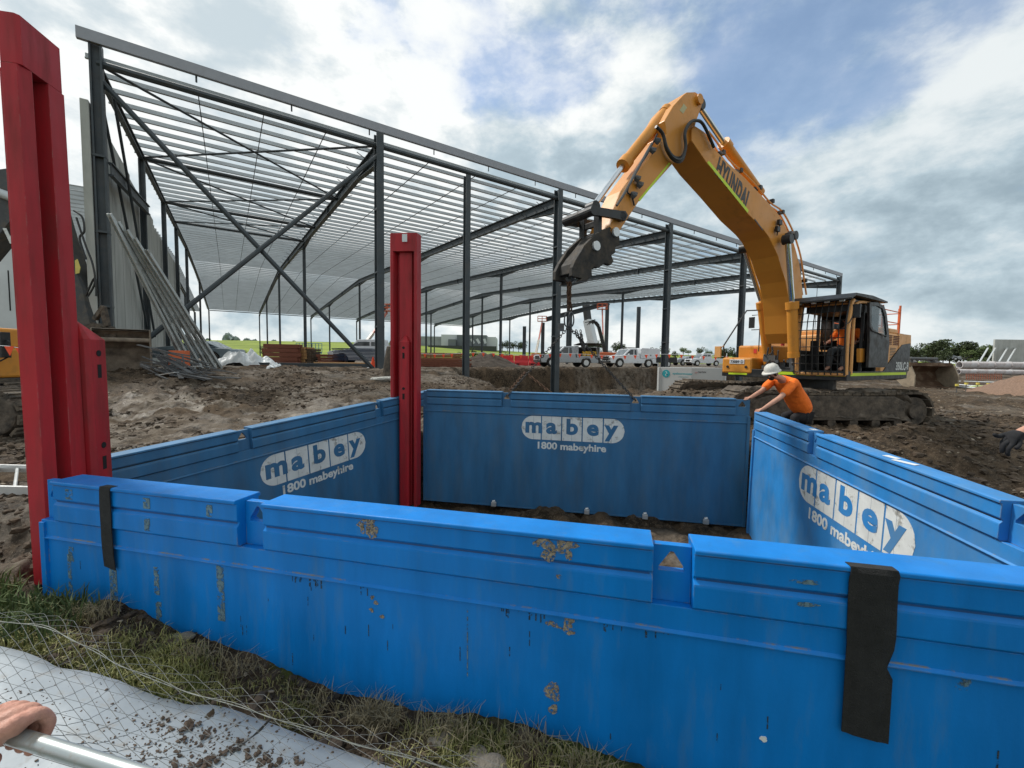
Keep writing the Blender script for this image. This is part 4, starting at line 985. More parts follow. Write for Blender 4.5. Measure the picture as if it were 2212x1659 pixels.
# ------------------------------------------------------------------ lifting chains under the coupler
hook0 = ME @ W9((190, 730), .0)
ringP = P(1229, 690, hook0.y+.25)
def chain(pts, size, mb, sag=0):
    # follow the polyline with links of alternating orientation
    path = []; 
    for a, b in zip(pts[:-1], pts[1:]):
        n = max(2, int((b-a).length/.02)); path += [a.lerp(b, i/n)+V((0, 0, -sag*4*(i/n)*(1-i/n))) for i in range(n)]
    path.append(pts[-1]); step = size*1.45; acc = 0; last = path[0]; i_ = 0; prev = path[0]
    for p in path[1:]:
        acc += (p-prev).length; prev = p
        if acc >= step:
            t = (p-last).normalized(); c = (p+last)/2; x = t.orthogonal().normalized(); x = x if i_ % 2 else t.cross(x)
            ring = []
            for j in range(8):
                a = 2*math.pi*j/8; ring.append(c+t*math.cos(a)*size+x*math.sin(a)*size*.55)
            mb.tube(ring, size*.2, 4, closed=True); last = p; acc = 0; i_ += 1
    return mb
bdr = (KR-KL).normalized()
def backtop(px, dz=-.10):
    a = (px-1106)/F0; s_ = (a*KL.y-KL.x)/(bdr.x-a*bdr.y); return KL+bdr*s_+V((0, 0, dz))
sl_ = thing('chain_sling', 'rusty four-legged chain sling hanging from the coupler to the back blue panel', 'chain sling', hook0)
mb = MB(); hk = [P(x_, y_, hook0.y) for x_, y_ in ((1233, 580), (1238, 590), (1236, 603), (1228, 606), (1224, 600))]; mb.tube(bez(hk, 4), .028, 7); mb.build('hook', m_grey, sl_, world=True, smooth=True)
mb = MB(); chain([P(1228, 604, hook0.y), P(1228, 640, hook0.y+.1), ringP+up*.10], .055, mb); chain([P(1231, 610, hook0.y-.03), P(1230, 650, hook0.y+.1), ringP+up*.12+V((.03, 0, 0))], .055, mb); mb.build('rusty_chain', m_rustc, sl_, world=True)
mb = MB(); 
for dx in (-.03, .035): mb.tube([ringP+V((dx+.045*math.sin(a), .02*math.sin(a*2), .12*math.cos(a))) for a in np.linspace(0, 6.283, 17)[:-1]], .013, 6, closed=True)
mb.build('master_ring', m_grey, sl_, world=True, smooth=True)
m_chn = mat('steel_chain', (.09, .085, .08), .6, .6, var=.4, scale=30)
rb = ringP-up*.12
for tgt in (backtop(1095), backtop(1375)): MB.build(chain([rb, tgt], .04, MB()), 'chain_leg', m_chn, sl_, world=True)
for x_, y_, back_ in ((1262, 757, 1), (1289, 745, 2), (1285, 760, 1)):
    pass
for a_, b_, lo in ((1244, 1262, 760), (1300-46, 1258, 752), (1290-46, 1263, 757)):
    p1_ = P(a_, 712, ringP.y+.05); p2_ = P(b_, lo, ringP.y+.1); MB.build(chain([p1_, p2_, P(b_-8, 716, ringP.y+.12)], .032, MB()), 'chain_leg', m_chn, sl_, world=True)
MB.build(chain([backtop(1100, .02), backtop(1100, .38)+V((.35, .9, 0)), backtop(1180, .02)+V((.2, .5, -.1))], .045, MB()), 'loose_chain', m_rustc, sl_, world=True)
mb = MB(); mb.box(P(1212, 707, ringP.y), (.10, .03, .13)); mb.build('rating_tag', m_grey, sl_, world=True)
# ------------------------------------------------------------------ people
def skin(nodes, edges, name, m, parent=None, sub=2, world=True, extra=None, voxel=0):
    """nodes: {key: (pos, rx[, ry])}; edges: pairs of keys"""
    ks = list(nodes); me = bpy.data.meshes.new(name); me.from_pydata([tuple(nodes[k][0]) for k in ks], [(ks.index(a), ks.index(b)) for a, b in edges], [])
    o = bpy.data.objects.new(name, me); sc.collection.objects.link(o)
    sk = o.modifiers.new('s', 'SKIN'); sk.use_smooth_shade = True; sk.branch_smoothing = .4
    lay = me.skin_vertices[0].data if me.skin_vertices else None
    if lay is None:
        bm = bmesh.new(); bm.from_mesh(me); bm.verts.layers.skin.verify(); bm.to_mesh(me); bm.free(); lay = me.skin_vertices[0].data
    for i, k in enumerate(ks):
        r = nodes[k][1:]; lay[i].radius = (r[0], r[-1]); lay[i].use_root = i == 0
    s2 = o.modifiers.new('d', 'SUBSURF'); s2.levels = sub; s2.render_levels = sub
    dg = bpy.context.evaluated_depsgraph_get(); dg.update(); ev = bpy.data.meshes.new_from_object(o.evaluated_get(dg))
    vs = [v.co.copy() for v in ev.vertices]; fs = [tuple(p.vertices) for p in ev.polygons]
    bpy.data.objects.remove(o); bpy.data.meshes.remove(me); bpy.data.meshes.remove(ev)
    mb = MB(); mb.add(vs, fs)
    if extra: extra(mb)
    if voxel:
        me2 = bpy.data.meshes.new('v'); me2.from_pydata([tuple(v) for v in mb.v], [], mb.f); o2 = bpy.data.objects.new('v', me2); sc.collection.objects.link(o2)
        rm = o2.modifiers.new('r', 'REMESH'); rm.mode = 'VOXEL'; rm.voxel_size = voxel; sm_ = o2.modifiers.new('s', 'SMOOTH'); sm_.factor = .5; sm_.iterations = 4
        dg = bpy.context.evaluated_depsgraph_get(); dg.update(); ev = bpy.data.meshes.new_from_object(o2.evaluated_get(dg)); mb = MB(); mb.add([v.co.copy() for v in ev.vertices], [tuple(p.vertices) for p in ev.polygons]); bpy.data.objects.remove(o2); bpy.data.meshes.remove(me2); bpy.data.meshes.remove(ev)
    return mb.build(name, m, parent, world=world, smooth=True, auto=80)
def fingers(nodes, edges, wrist, palm, d, side_, curl, s=1.0, pre='h', grip=None):
    """palm: centre of the knuckles; d: pointing direction; side_: towards the thumb; curl: direction the fingers bend to"""
    d = V(d).normalized(); side_ = V(side_).normalized(); curl = V(curl).normalized()
    for i, (off, ln) in enumerate(((.030, .075), (.010, .082), (-.010, .077), (-.030, .062))):
        base = palm+side_*off*s; b_ = pre+'k%d' % i; nodes[b_] = (base, .0095*s); edges.append((pre+'p', b_))
        p = base; dd = d.copy(); prev = b_
        for j, (fr_, cu) in enumerate(((.42, grip or .25), (.32, (grip or .25)*1.2), (.26, (grip or .25)))):
            dd = (dd*math.cos(cu)+curl*math.sin(cu)).normalized(); curl2 = (curl-dd*curl.dot(dd)); curl = curl2.normalized() if curl2.length > .05 else curl
            p = p+dd*ln*fr_*s; k_ = pre+'f%d%d' % (i, j); nodes[k_] = (p, (.0085-.0008*j)*s); edges.append((prev, k_)); prev = k_
        curl = V(curl)
    t0 = wrist.lerp(palm, .35)+side_*.025*s; nodes[pre+'t0'] = (t0, .013*s); edges.append((pre+'p', pre+'t0'))
    t1 = t0+(side_*.6+d*.6).normalized()*.04*s; nodes[pre+'t1'] = (t1, .0105*s); edges.append((pre+'t0', pre+'t1'))
    t2 = t1+(side_*.2+d*.9).normalized()*.03*s; nodes[pre+'t2'] = (t2, .009*s); edges.append((pre+'t1', pre+'t2'))
def head_extra(c, fwd, upd, s=1.0):
    """nose, ears, eyes and mouth on the head with centre c"""
    fwd = V(fwd).normalized(); upd = (V(upd)-fwd*V(upd).dot(fwd)).normalized(); rt = fwd.cross(upd)
    def f(mb):
        mb.blob(c+fwd*.098*s-upd*.012*s, (.016*s, .020*s, .022*s), 1, 2, .05)
        for sg_ in (-1, 1): mb.blob(c+rt*sg_*.078*s-upd*.01*s, (.014*s, .016*s, .032*s), 2, 2, .05); mb.blob(c+fwd*.080*s+rt*sg_*.033*s+upd*.028*s, (.026*s, .012*s, .008*s), 3, 1, .0)
        mb.blob(c+fwd*.084*s-upd*.052*s, (.024*s, .012*s, .008*s), 4, 1, .0)
    return f
# --- the man leaning over the corner of the box
mh = V((5.42, 8.02, 0)); gz = hz(mh.x, mh.y)
hip = P(1733, 893, 8.0); sho = P(1697, 822, 7.75); chest = P(1710, 845, 7.86); neck = P(1683, 815, 7.66); headc = P(1668, 806, 7.60)
vd = V((-.78, -.40, 0)).normalized(); sd = V((vd.y, -vd.x, 0))       # facing, and his right-hand side
hL, hR = P(1642, 863, 7.60), P(1653, 884, 7.18)
pn = thing('person', 'worker in orange high-visibility shirt and white hard hat leaning on the blue panels', 'person', (mh.x, mh.y, gz))
far_s = sho + V((-.10, .20, .0)); near_s = sho + V((.04, -.20, -.01))
hL3 = backtop(1618, .012)+V((.03, 0, 0)); hR3 = rA + rdir*.05 + V((0, 0, .014))
def armnodes(nodes, edges, root, s_, h_, bend, pre, r=1.0):
    el_ = s_.lerp(h_, .48)+V(bend); nodes[pre+'s'] = (s_, .060*r); nodes[pre+'e'] = (el_, .046*r); nodes[pre+'m'] = (el_.lerp(h_, .35), .043*r); nodes[pre+'w'] = (el_.lerp(h_, .90), .026*r, .034*r)
    edges.extend([(root, pre+'s'), (pre+'s', pre+'e'), (pre+'e', pre+'m'), (pre+'m', pre+'w')])
    return el_
nd, ed_ = {}, []
nd['pelvis'] = (hip, .13, .12); nd['waist'] = (hip.lerp(chest, .5), .13, .12); nd['chest'] = (chest, .14, .12); nd['sh'] = (sho, .10); nd['neck'] = (neck, .055); nd['jaw'] = (headc-V((0, 0, .045))+vd*.03, .065); nd['head'] = (headc+V((0, 0, .03)), .085)
ed_ += [('pelvis', 'waist'), ('waist', 'chest'), ('chest', 'sh'), ('sh', 'neck'), ('neck', 'jaw'), ('jaw', 'head')]
for pre, s_, h_, bd_ in (('a', far_s, hL3, (0, .02, -.05)), ('b', near_s, hR3, (.03, -.0, -.04))):
    el_ = armnodes(nd, ed_, 'sh', s_, h_, bd_, pre); w_ = nd[pre+'w'][0]; dirn = (h_-w_); dirn.z *= .3; dirn.normalize(); pm = w_+dirn*.07; nd[pre+'p'] = (pm-dirn*.02, .028, .016); ed_.append((pre+'w', pre+'p'))
    fingers(nd, ed_, w_, w_+dirn*.085, dirn, V((0, 0, 1)).cross(dirn)*(-1), V((0, 0, -1)), 1.0, pre, .22)
for sg_ in (-1, 1):
    kn = V((mh.x-.10, mh.y-.02+sg_*.14, gz+.50)); ft = V((mh.x+.02, mh.y+sg_*.15, gz+.09)); k_ = 'l%d' % sg_
    nd[k_+'h'] = (hip+V((0, sg_*.11, -.06)), .10); nd[k_+'k'] = (kn, .065); nd[k_+'a'] = (ft, .045); nd[k_+'t'] = (ft+vd*.2-V((0, 0, .04)), .04)
    ed_ += [('pelvis', k_+'h'), (k_+'h', k_+'k'), (k_+'k', k_+'a'), (k_+'a', k_+'t')]
body = skin(nd, ed_, 'body', m_skin, pn, 2, extra=head_extra(headc, V((-.75, -.35, -.55)), V((-.45, -.2, .85))))
sn, se = {}, []
sn['pelvis'] = (hip+V((.09, .03, -.02)), .19, .17); sn['waist'] = (hip.lerp(chest, .5)+V((.02, 0, .01)), .215, .20); sn['chest'] = (chest, .215, .19); sn['sh'] = (sho, .15); sn['neck'] = (neck.lerp(sho, .4), .085)
se += [('pelvis', 'waist'), ('waist', 'chest'), ('chest', 'sh'), ('sh', 'neck')]
for pre, s_ in (('a', far_s), ('b', near_s)):
    el_ = nd[pre+'e'][0]; sn[pre+'s'] = (s_, .092); sn[pre+'e'] = (s_.lerp(el_, .85), .078); se += [('sh', pre+'s'), (pre+'s', pre+'e')]

skin(sn, se, 'shirt', m_hiv, pn, 2)
tn, te = {}, []
tn['pelvis'] = (hip+V((-.10, -.06, -.05)), .17, .15)
for sg_ in (-1, 1):
    k_ = 'l%d' % sg_; tn[k_+'h'] = (nd[k_+'h'][0], .125); tn[k_+'k'] = (nd[k_+'k'][0], .09); tn[k_+'a'] = (nd[k_+'a'][0]+V((0, 0, .04)), .075); te += [('pelvis', k_+'h'), (k_+'h', k_+'k'), (k_+'k', k_+'a')]
skin(tn, te, 'trousers', m_cloth, pn, 2)
mb = MB()
for sg_ in (-1, 1): f_ = nd['l%da' % sg_][0]; mb.blob(f_+vd*.09-V((0, 0, .035)), (.15, .08, .065), 2, 2, .08)
mb.build('boots', m_black, pn, world=True, smooth=True)
# beard, hair and helmet
hu = V((-.28, -.12, .95)).normalized(); hf = V((-.80, -.34, -.28)); hf = (hf-hu*hf.dot(hu)).normalized(); hs = hu.cross(hf)
RH = Matrix((hf, hs, hu)).transposed()
mb = MB(); mb.blob((0, 0, 0), (.095, .088, .10), 5, 3, .04); mb.blob((.05, 0, -.075), (.055, .055, .06), 6, 2, .06); mb.v = [headc+V((0, 0, .005)) - hf*.012 + RH @ v for v in mb.v]; mb.build('hair_and_beard', mat('dark_hair', (.03, .018, .012), .9, bump=.5), pn, world=True, smooth=True)
mb = MB(); vs = []; fs = []; n_ = 28; rings = [(.150, -.012), (.146, .004), (.124, .012), (.120, .05), (.105, .095), (.07, .128), (.03, .142), (.004, .145)]
for r_, z_ in rings:
    for j in range(n_):
        a = 2*math.pi*j/n_; rx = r_*1.12; ry = r_*.96
        if r_ > .14: rx += .045*max(0, math.cos(a))**2; rx -= .012*max(0, -math.cos(a))
        rib = .008 if (abs(math.sin(a)) < .12 and z_ > .04) else 0
        vs.append(V((rx*math.cos(a), ry*math.sin(a), z_+rib)))
for i in range(len(rings)-1):
    for j in range(n_): fs.append((i*n_+j, i*n_+(j+1) % n_, (i+1)*n_+(j+1) % n_, (i+1)*n_+j))
fs.append(tuple((len(rings)-1)*n_+j for j in range(n_))); fs.append(tuple(range(n_-1, -1, -1)))
hb_ = headc+hu*.038
mb.add([hb_ + RH @ v for v in vs], fs); hel = mb.build('hard_hat', mat('hard_hat_white', (.62, .60, .55), .4, var=.06, dirt=(.3, .27, .22), damt=.4, dscale=8), pn, world=True, smooth=True)
mb = MB(); c = hb_ + RH @ V((.01, -.117, .055)); mb.box(c, (.055, .006, .026), RH @ Matrix.Rotation(.1, 3, 'X')); mb.build('sticker', mat('sticker_red', (.55, .03, .03), .5), hel, world=True)
# --- the operator in the cab
pd = thing('person', 'excavator operator in an orange shirt seated behind the mesh of the cab', 'person', ME @ V((0, .95, 1.42)))
def E(x, y, z): return ME @ V((x, y, z))
nd, ed_ = {}, []
nd['pelvis'] = (E(.15, .95, 1.95), .15); nd['waist'] = (E(.13, .95, 2.12), .14); nd['chest'] = (E(.12, .95, 2.32), .16, .13); nd['sh'] = (E(.13, .95, 2.46), .10); nd['neck'] = (E(.15, .95, 2.56), .055); nd['jaw'] = (E(.19, .95, 2.63), .062); nd['head'] = (E(.17, .95, 2.70), .085)
ed_ += [('pelvis', 'waist'), ('waist', 'chest'), ('chest', 'sh'), ('sh', 'neck'), ('neck', 'jaw'), ('jaw', 'head')]
for sg_, pre in ((1, 'a'), (-1, 'b')):
    s_ = E(.14, .95+sg_*.20, 2.42); h_ = E(.55, .95+sg_*.30, 2.12); nd[pre+'s'] = (s_, .06); nd[pre+'e'] = (E(.22, .95+sg_*.33, 2.16), .047); nd[pre+'w'] = (E(.47, .95+sg_*.31, 2.12), .03); nd[pre+'p'] = (E(.52, .95+sg_*.30, 2.12), .028)
    ed_ += [('sh', pre+'s'), (pre+'s', pre+'e'), (pre+'e', pre+'w'), (pre+'w', pre+'p')]
    fingers(nd, ed_, nd[pre+'w'][0], E(.56, .95+sg_*.30, 2.12), ef, -el*sg_, V((0, 0, -1)), 1, pre, .6)
    k_ = 'l'+pre; nd[k_+'h'] = (E(.2, .95+sg_*.11, 1.93), .10); nd[k_+'k'] = (E(.65, .95+sg_*.15, 1.92), .065); nd[k_+'a'] = (E(.75, .95+sg_*.14, 1.50), .045); nd[k_+'t'] = (E(.92, .95+sg_*.14, 1.46), .04)
    ed_ += [('pelvis', k_+'h'), (k_+'h', k_+'k'), (k_+'k', k_+'a'), (k_+'a', k_+'t')]
skin(nd, ed_, 'body', m_skin, pd, 2, extra=head_extra(E(.18, .95, 2.68), ef, up))
sn, se = {}, []
for k_ in ('pelvis', 'waist', 'chest', 'sh'): sn[k_] = (nd[k_][0], {'pelvis': .20, 'waist': .21, 'chest': .22, 'sh': .15}[k_])
for pre in 'ab': sn[pre+'s'] = (nd[pre+'s'][0], .09); sn[pre+'e'] = (nd[pre+'s'][0].lerp(nd[pre+'e'][0], .75), .078); se += [('sh', pre+'s'), (pre+'s', pre+'e')]
se += [('pelvis', 'waist'), ('waist', 'chest'), ('chest', 'sh')]
skin(sn, se, 'shirt', m_hiv, pd, 2)
tn, te = {'pelvis': (nd['pelvis'][0], .165)}, []
for pre in ('la', 'lb'):
    for a_, r_ in (('h', .12), ('k', .085), ('a', .07)): tn[pre+a_] = (nd[pre+a_][0], r_)
    te += [('pelvis', pre+'h'), (pre+'h', pre+'k'), (pre+'k', pre+'a')]
skin(tn, te, 'trousers', mat('dark_work_trousers', (.06, .065, .07), .9), pd, 2)
mb = MB(); mb.blob(E(.155, .95, 2.71), (.095, .092, .10), 5, 2, .04); mb.build('hair', m_blk2, pd, world=True, smooth=True)
# --- the worker at the right edge, only the arm reaches into the picture
wx, wy = 4.15, 2.75; gz2 = hz(wx, wy)
pw = thing('person', 'worker just outside the picture whose bare arm and black glove reach in at right', 'person', (wx, wy, gz2))
hd = P(2172, 952, 2.62)
nd, ed_ = {}, []
nd['pelvis'] = (V((wx, wy, gz2+.95)), .15); nd['waist'] = (V((wx-.02, wy, gz2+1.1)), .14); nd['chest'] = (V((wx-.05, wy, gz2+1.3)), .16, .13); nd['sh'] = (V((wx-.08, wy, gz2+1.45)), .10); nd['neck'] = (V((wx-.09, wy, gz2+1.55)), .055); nd['jaw'] = (V((wx-.13, wy, gz2+1.63)), .062); nd['head'] = (V((wx-.10, wy, gz2+1.70)), .085)
ed_ += [('pelvis', 'waist'), ('waist', 'chest'), ('chest', 'sh'), ('sh', 'neck'), ('neck', 'jaw'), ('jaw', 'head')]
sA = V((wx-.10, wy-.20, gz2+1.42)); elb = P(2290, 905, 2.62); wr = hd.lerp(P(2215, 930, 2.62), .75)
for pre, s_, e_, w_, pdirn in (('a', sA, elb, wr, (hd-wr).normalized()), ('b', V((wx-.08, wy+.22, gz2+1.42)), V((wx-.05, wy+.32, gz2+1.12)), V((wx-.2, wy+.30, gz2+.9)), V((-.3, 0, -.9)))):
    nd[pre+'s'] = (s_, .06); nd[pre+'e'] = (e_, .048); nd[pre+'m'] = (e_.lerp(w_, .4), .043); nd[pre+'w'] = (w_, .028, .034); nd[pre+'p'] = (w_+pdirn*.045, .03, .02)
    ed_ += [('sh', pre+'s'), (pre+'s', pre+'e'), (pre+'e', pre+'m'), (pre+'m', pre+'w'), (pre+'w', pre+'p')]
    if pre == 'b': fingers(nd, ed_, w_, w_+pdirn*.085, pdirn, V((0, -.6, -.6)), V((-.2, 0, -1)), 1, pre, .45)
for sg_ in (-1, 1):
    k_ = 'l%d' % sg_; nd[k_+'h'] = (V((wx, wy+sg_*.11, gz2+.88)), .10); nd[k_+'k'] = (V((wx-.03, wy+sg_*.14, gz2+.5)), .065); nd[k_+'a'] = (V((wx, wy+sg_*.15, gz2+.09)), .045); nd[k_+'t'] = (V((wx-.2, wy+sg_*.16, gz2+.05)), .04)
    ed_ += [('pelvis', k_+'h'), (k_+'h', k_+'k'), (k_+'k', k_+'a'), (k_+'a', k_+'t')]
skin(nd, ed_, 'body', m_skin, pw, 2, extra=head_extra(V((wx-.115, wy, gz2+1.68)), V((-1, 0, -.1)), up))
sn = {k_: (nd[k_][0], r_) for k_, r_ in (('pelvis', .19), ('waist', .18), ('chest', .19), ('sh', .13))}; se = [('pelvis', 'waist'), ('waist', 'chest'), ('chest', 'sh')]
for pre in 'ab': sn[pre+'s'] = (nd[pre+'s'][0], .09); sn[pre+'e'] = (nd[pre+'s'][0].lerp(nd[pre+'e'][0], .6), .075); se += [('sh', pre+'s'), (pre+'s', pre+'e')]
skin(sn, se, 'shirt', m_hiv, pw, 2)
tn, te = {'pelvis': (nd['pelvis'][0], .165)}, []
for sg_ in (-1, 1):
    k_ = 'l%d' % sg_
    for a_, r_ in (('h', .12), ('k', .085), ('a', .07)): tn[k_+a_] = (nd[k_+a_][0], r_)
    te += [('pelvis', k_+'h'), (k_+'h', k_+'k'), (k_+'k', k_+'a')]
skin(tn, te, 'trousers', m_cloth, pw, 2)
mb = MB(); mb.blob(V((wx-.085, wy, gz2+1.72)), (.10, .095, .105), 5, 2, .04); mb.build('hair', m_blk2, pw, world=True, smooth=True)
gn, ge = {}, []
dd_ = (hd-wr).normalized(); gn['ap'] = (wr+dd_*.055, .052, .036); gn['cuff'] = (wr-dd_*.02, .040); ge.append(('ap', 'cuff'))
fingers(gn, ge, wr, wr+dd_*.085, dd_, V((0, -.6, -.6)), V((-.2, 0, -1)), 1.2, 'a', .55)
for k_ in gn:
    if k_[1:2] in ('k', 'f'): gn[k_] = (gn[k_][0], gn[k_][1]*1.35)
skin(gn, ge, 'glove', m_cloth, pw, 2)
# ------------------------------------------------------------------ photographer's fence: top rail, mesh, wire, hand
rail0, rail1 = P(-260, 1500, .82), P(330, 1683, .69)
fz = thing('mesh_fence', 'galvanised chain-link fence with a steel rail and wire sagging over the grass', 'fence', (rail0.x, rail0.y, hz(rail0.x, rail0.y)))
rdv = (rail1-rail0).normalized(); r0 = rail0-rdv*.3; r1 = rail1+rdv*1.3
mb = MB(); mb.tube([r0, r1], .0140, 20); mb.build('top_rail', mat('worn_galvanised_pipe', (.42, .46, .46), .35, .55, var=.1, scale=4, dirt=(.30, .22, .14), damt=.8, dscale=16, dlo=.55, dhi=.68), fz, world=True, smooth=True)
wpts = [P(x_, y_, d_) for x_, y_, d_ in ((-500, 1300, 1.75), (-200, 1330, 1.7), (0, 1343, 1.64), (100, 1357, 1.60), (190, 1400, 1.56), (265, 1440, 1.52), (390, 1490, 1.48), (520, 1528, 1.44), (640, 1568, 1.40), (800, 1617, 1.36), (950, 1655, 1.32), (1200, 1730, 1.25), (1500, 1830, 1.2))]
wc = bez(wpts, 6)
mb = MB(); mb.tube(wc, .0014, 5); mb.tube([p+V((.0, .006*math.sin(i*.8), .004)) for i, p in enumerate(wc)], .0011, 5); mb.build('line_wire', mat('dull_wire', (.20, .21, .19), .6, .4), fz, world=True, smooth=True)
def mesh_pt(u_, v_):          # u along the fence, v from the rail (0) to the wire (1) and a little beyond
    i = u_*(len(wc)-1); k_ = min(int(i), len(wc)-2); wp = wc[k_].lerp(wc[k_+1], i-k_); rp = r0.lerp(r1, u_)
    p = rp.lerp(wp, min(v_, 1)); p.z -= .16*math.sin(min(v_, 1)*math.pi)*(1-.3*u_)
    if v_ > 1: p = p+V((-.05, .42, -.05))*(v_-1)
    return p
mb = MB(); nu_ = 30; nv_ = 22
def knot(i, j): return mesh_pt((i+.5*(j % 2))/nu_, 1.2*j/nv_)+V((.003*math.sin(i*1.7+j), .003*math.cos(i+j*2.1), 0))
for j in range(nv_):
    for i in range(nu_):
        a = knot(i, j)
        for b in ((knot(i, j+1), knot(i-1, j+1)) if j % 2 == 0 else (knot(i, j+1), knot(i+1, j+1))):
            m1 = a.lerp(b, .12); m2 = a.lerp(b, .88); mb.tube([a, m1+V((0, 0, .003)), m2+V((0, 0, .001)), b], .0008, 4, cap=False)
mb.build('chain_link_mesh', mat('mesh_wire', (.15, .155, .15), .55, .4), fz, world=True)
mb = MB(); 
for x_, y_, d_ in ((585, 1553, 1.42), (900, 1640, 1.33)):
    p = P(x_, y_, d_); mb.tube([p, p+V((-.03, -.02, -.03)), p+V((-.09, -.05, -.06))], .003, 5); mb.tube([p+V((0, 0, .004)), p+V((-.045, -.03, -.035)), p+V((-.10, -.07, -.07))], .0022, 5)
mb.build('tie_wire', m_black, fz, world=True)
# --- the hand on the rail
hc = P(40, 1600, .76)
hnd = thing('person', 'bare hand of a person holding the galvanised fence rail at bottom left', 'person', P(-300, 1900, .9)-V((0, 0, 1.2)))
nd, ed_ = {}, []
ax = rdv; fw_ = up.cross(ax).normalized(); fw_ = fw_ if fw_.y > 0 else -fw_
s = 1.0; rc = rail0+ax*(hc-rail0).dot(ax)                    # point of the rail under the fist
wri = rc-ax*.062-fw_*.098-up*.012; elb_ = wri-ax*.12-fw_*.22-up*.06
nd['w'] = (wri, .031, .027); nd['m'] = (wri.lerp(elb_, .5), .038); nd['e'] = (elb_, .044); nd['ua'] = (elb_+V((-.12, -.12, .30)), .055)
ed_ += [('w', 'm'), ('m', 'e'), ('e', 'ua')]
for i, (off, rr_, kb) in enumerate(((.034, .0120, .002), (.011, .0130, .006), (-.013, .0125, .003), (-.036, .0110, -.003))):
    b = rc+ax*off
    ks = [wri.lerp(b-fw_*.004+up*.040, .45)+up*.006, b-fw_*.012+up*(.040+kb), b+fw_*.022+up*(.036+kb*.5), b+fw_*.036+up*.004, b+fw_*.022-up*.022, b-fw_*.004-up*.028]
    prev = 'w'
    for j, p in enumerate(ks): k_ = 'g%d%d' % (i, j); nd[k_] = (p, rr_*(1.45, 1.3, 1.08, 1.0, .92, .85)[j]); ed_.append((prev, k_)); prev = k_
for j, (p, r_) in enumerate(((rc-ax*.05-fw_*.05-up*.03, .0175), (rc-ax*.018-fw_*.036-up*.03, .0145), (rc+ax*.012-fw_*.024-up*.018, .012))): k_ = 't%d' % j; nd[k_] = (p, r_); ed_.append(('w' if j == 0 else 't%d' % (j-1), k_))
def handfill(mb):
    Rh = Matrix((ax, fw_, up)).transposed(); kc = rc-ax*.002-fw_*.006+up*.034; vv = (kc-wri)
    for f_, rx_, rz_ in ((.25, .030, .022), (.5, .040, .021), (.75, .046, .019), (.95, .048, .016)):
        c = wri+vv*f_-up*.004; b2_ = MB(); b2_.blob((0, 0, 0), (rx_, .030, rz_), 1, 2, 0); mb.add([c+Rh @ v for v in b2_.v], b2_.f)
    for off in (.034, .011, -.013, -.036): mb.blob(rc+ax*off-fw_*.010+up*.046, (.011, .013, .012), 2, 2, 0)
    for off in (.022, -.001, -.024): mb.tube([wri+vv*.2+up*.016+ax*off*.3, wri+vv*.8+up*.014+ax*off], .0035, 6)
skin(nd, ed_, 'hand_and_forearm', mat('hand_skin', (.52, .27, .20), .5, var=.16, scale=22, bump=.25, bscale=110, spec=.4, dirt=(.50, .17, .13), damt=.5, dscale=18, dlo=.45, dhi=.7), hnd, 2, extra=handfill, voxel=.0028)
# ------------------------------------------------------------------ machine at the left edge
lx = thing('excavator', 'second excavator with dark arm and muddy bucket behind the near red post', 'excavator', (-12.6, 9.6, hz(-12.6, 9.6)))
def quadpoly(pts, d0, d1, mb=None):          # prism between two depths through the same sight lines is avoided: real thickness along Y
    mb = mb or MB(); q_ = [P(x, y, d0) for x, y in pts]; off = V((0, d1-d0, 0)); n = len(q_)
    tr = tessellate_polygon([[V((p.x, p.z, 0)) for p in q_]]); fs = [tuple(t) for t in tr] + [tuple(i+n for i in t[::-1]) for t in tr] + [(i, (i+1) % n, (i+1) % n+n, i+n) for i in range(n)]
    return mb.add(q_+[p+off for p in q_], fs)
m_vdark = mat('charcoal_paint', (.045, .048, .05), .6, var=.2, scale=3, dirt=(.13, .11, .085), damt=.5, dscale=4)
quadpoly([(80, 340), (108, 340), (150, 455), (172, 531), (190, 581), (208, 628), (215, 665), (224, 705), (205, 732), (170, 700), (140, 600), (105, 480)], 16.2, 15.7).build('arm', m_vdark, lx, world=True, bevel=.02)
quadpoly([(-420, 560), (-250, 440), (-60, 395), (60, 380), (100, 335), (112, 400), (70, 480), (0, 565), (-120, 560), (-300, 640)], 16.3, 15.7).build('boom', m_vdark, lx, world=True, bevel=.02)
mb = MB(); o_ = P(22, 524, 15.685); put_text(mb, 'VOLVO', .72, o_+V((1.0, 0, 0)), (1, 0, 0), (0, 0, 1), .004, bold=.03); mb.build('maker_lettering', m_white, lx, world=True)
mb = MB(); mb.cyl(P(-60, 395, 15.6), P(40, 432, 15.6), .16, 12); mb.build('arm_cylinder', m_galv, lx, world=True, smooth=True)
mb = MB(); quadpoly([(163, 563), (168, 560), (174, 578), (172, 590), (164, 592)], 15.69, 15.67, mb); mb.build('warning_label', mat('label_yellow', (.6, .5, .12), .6), lx, world=True)
for l in (((160, 455), (178, 470), (182, 500), (172, 515), (186, 560)), ((165, 470), (185, 530), (200, 570), (205, 610), (190, 640)), ((185, 640), (205, 600), (208, 640))):
    MB().tube(bez([P(x, y, 15.6) for x, y in l], 5), .035, 6).build('hydraulic_hose', m_black, lx, world=True, smooth=True)
mb = MB(); quadpoly([(213, 705), (232, 700), (248, 708), (255, 728), (245, 745), (222, 745), (212, 728)], 15.9, 15.4, mb); mb.beam(P(205, 690, 15.6), P(225, 662, 15.6), .15, .15); mb.beam(P(222, 662, 15.6), P(232, 705, 15.6), .13, .2); mb.cyl(P(238, 724, 15.3), P(238, 724, 15.3)+V((-.3, .5, 0)), .17, 14); mb.build('bucket_linkage', m_mudm, lx, world=True, bevel=.02)
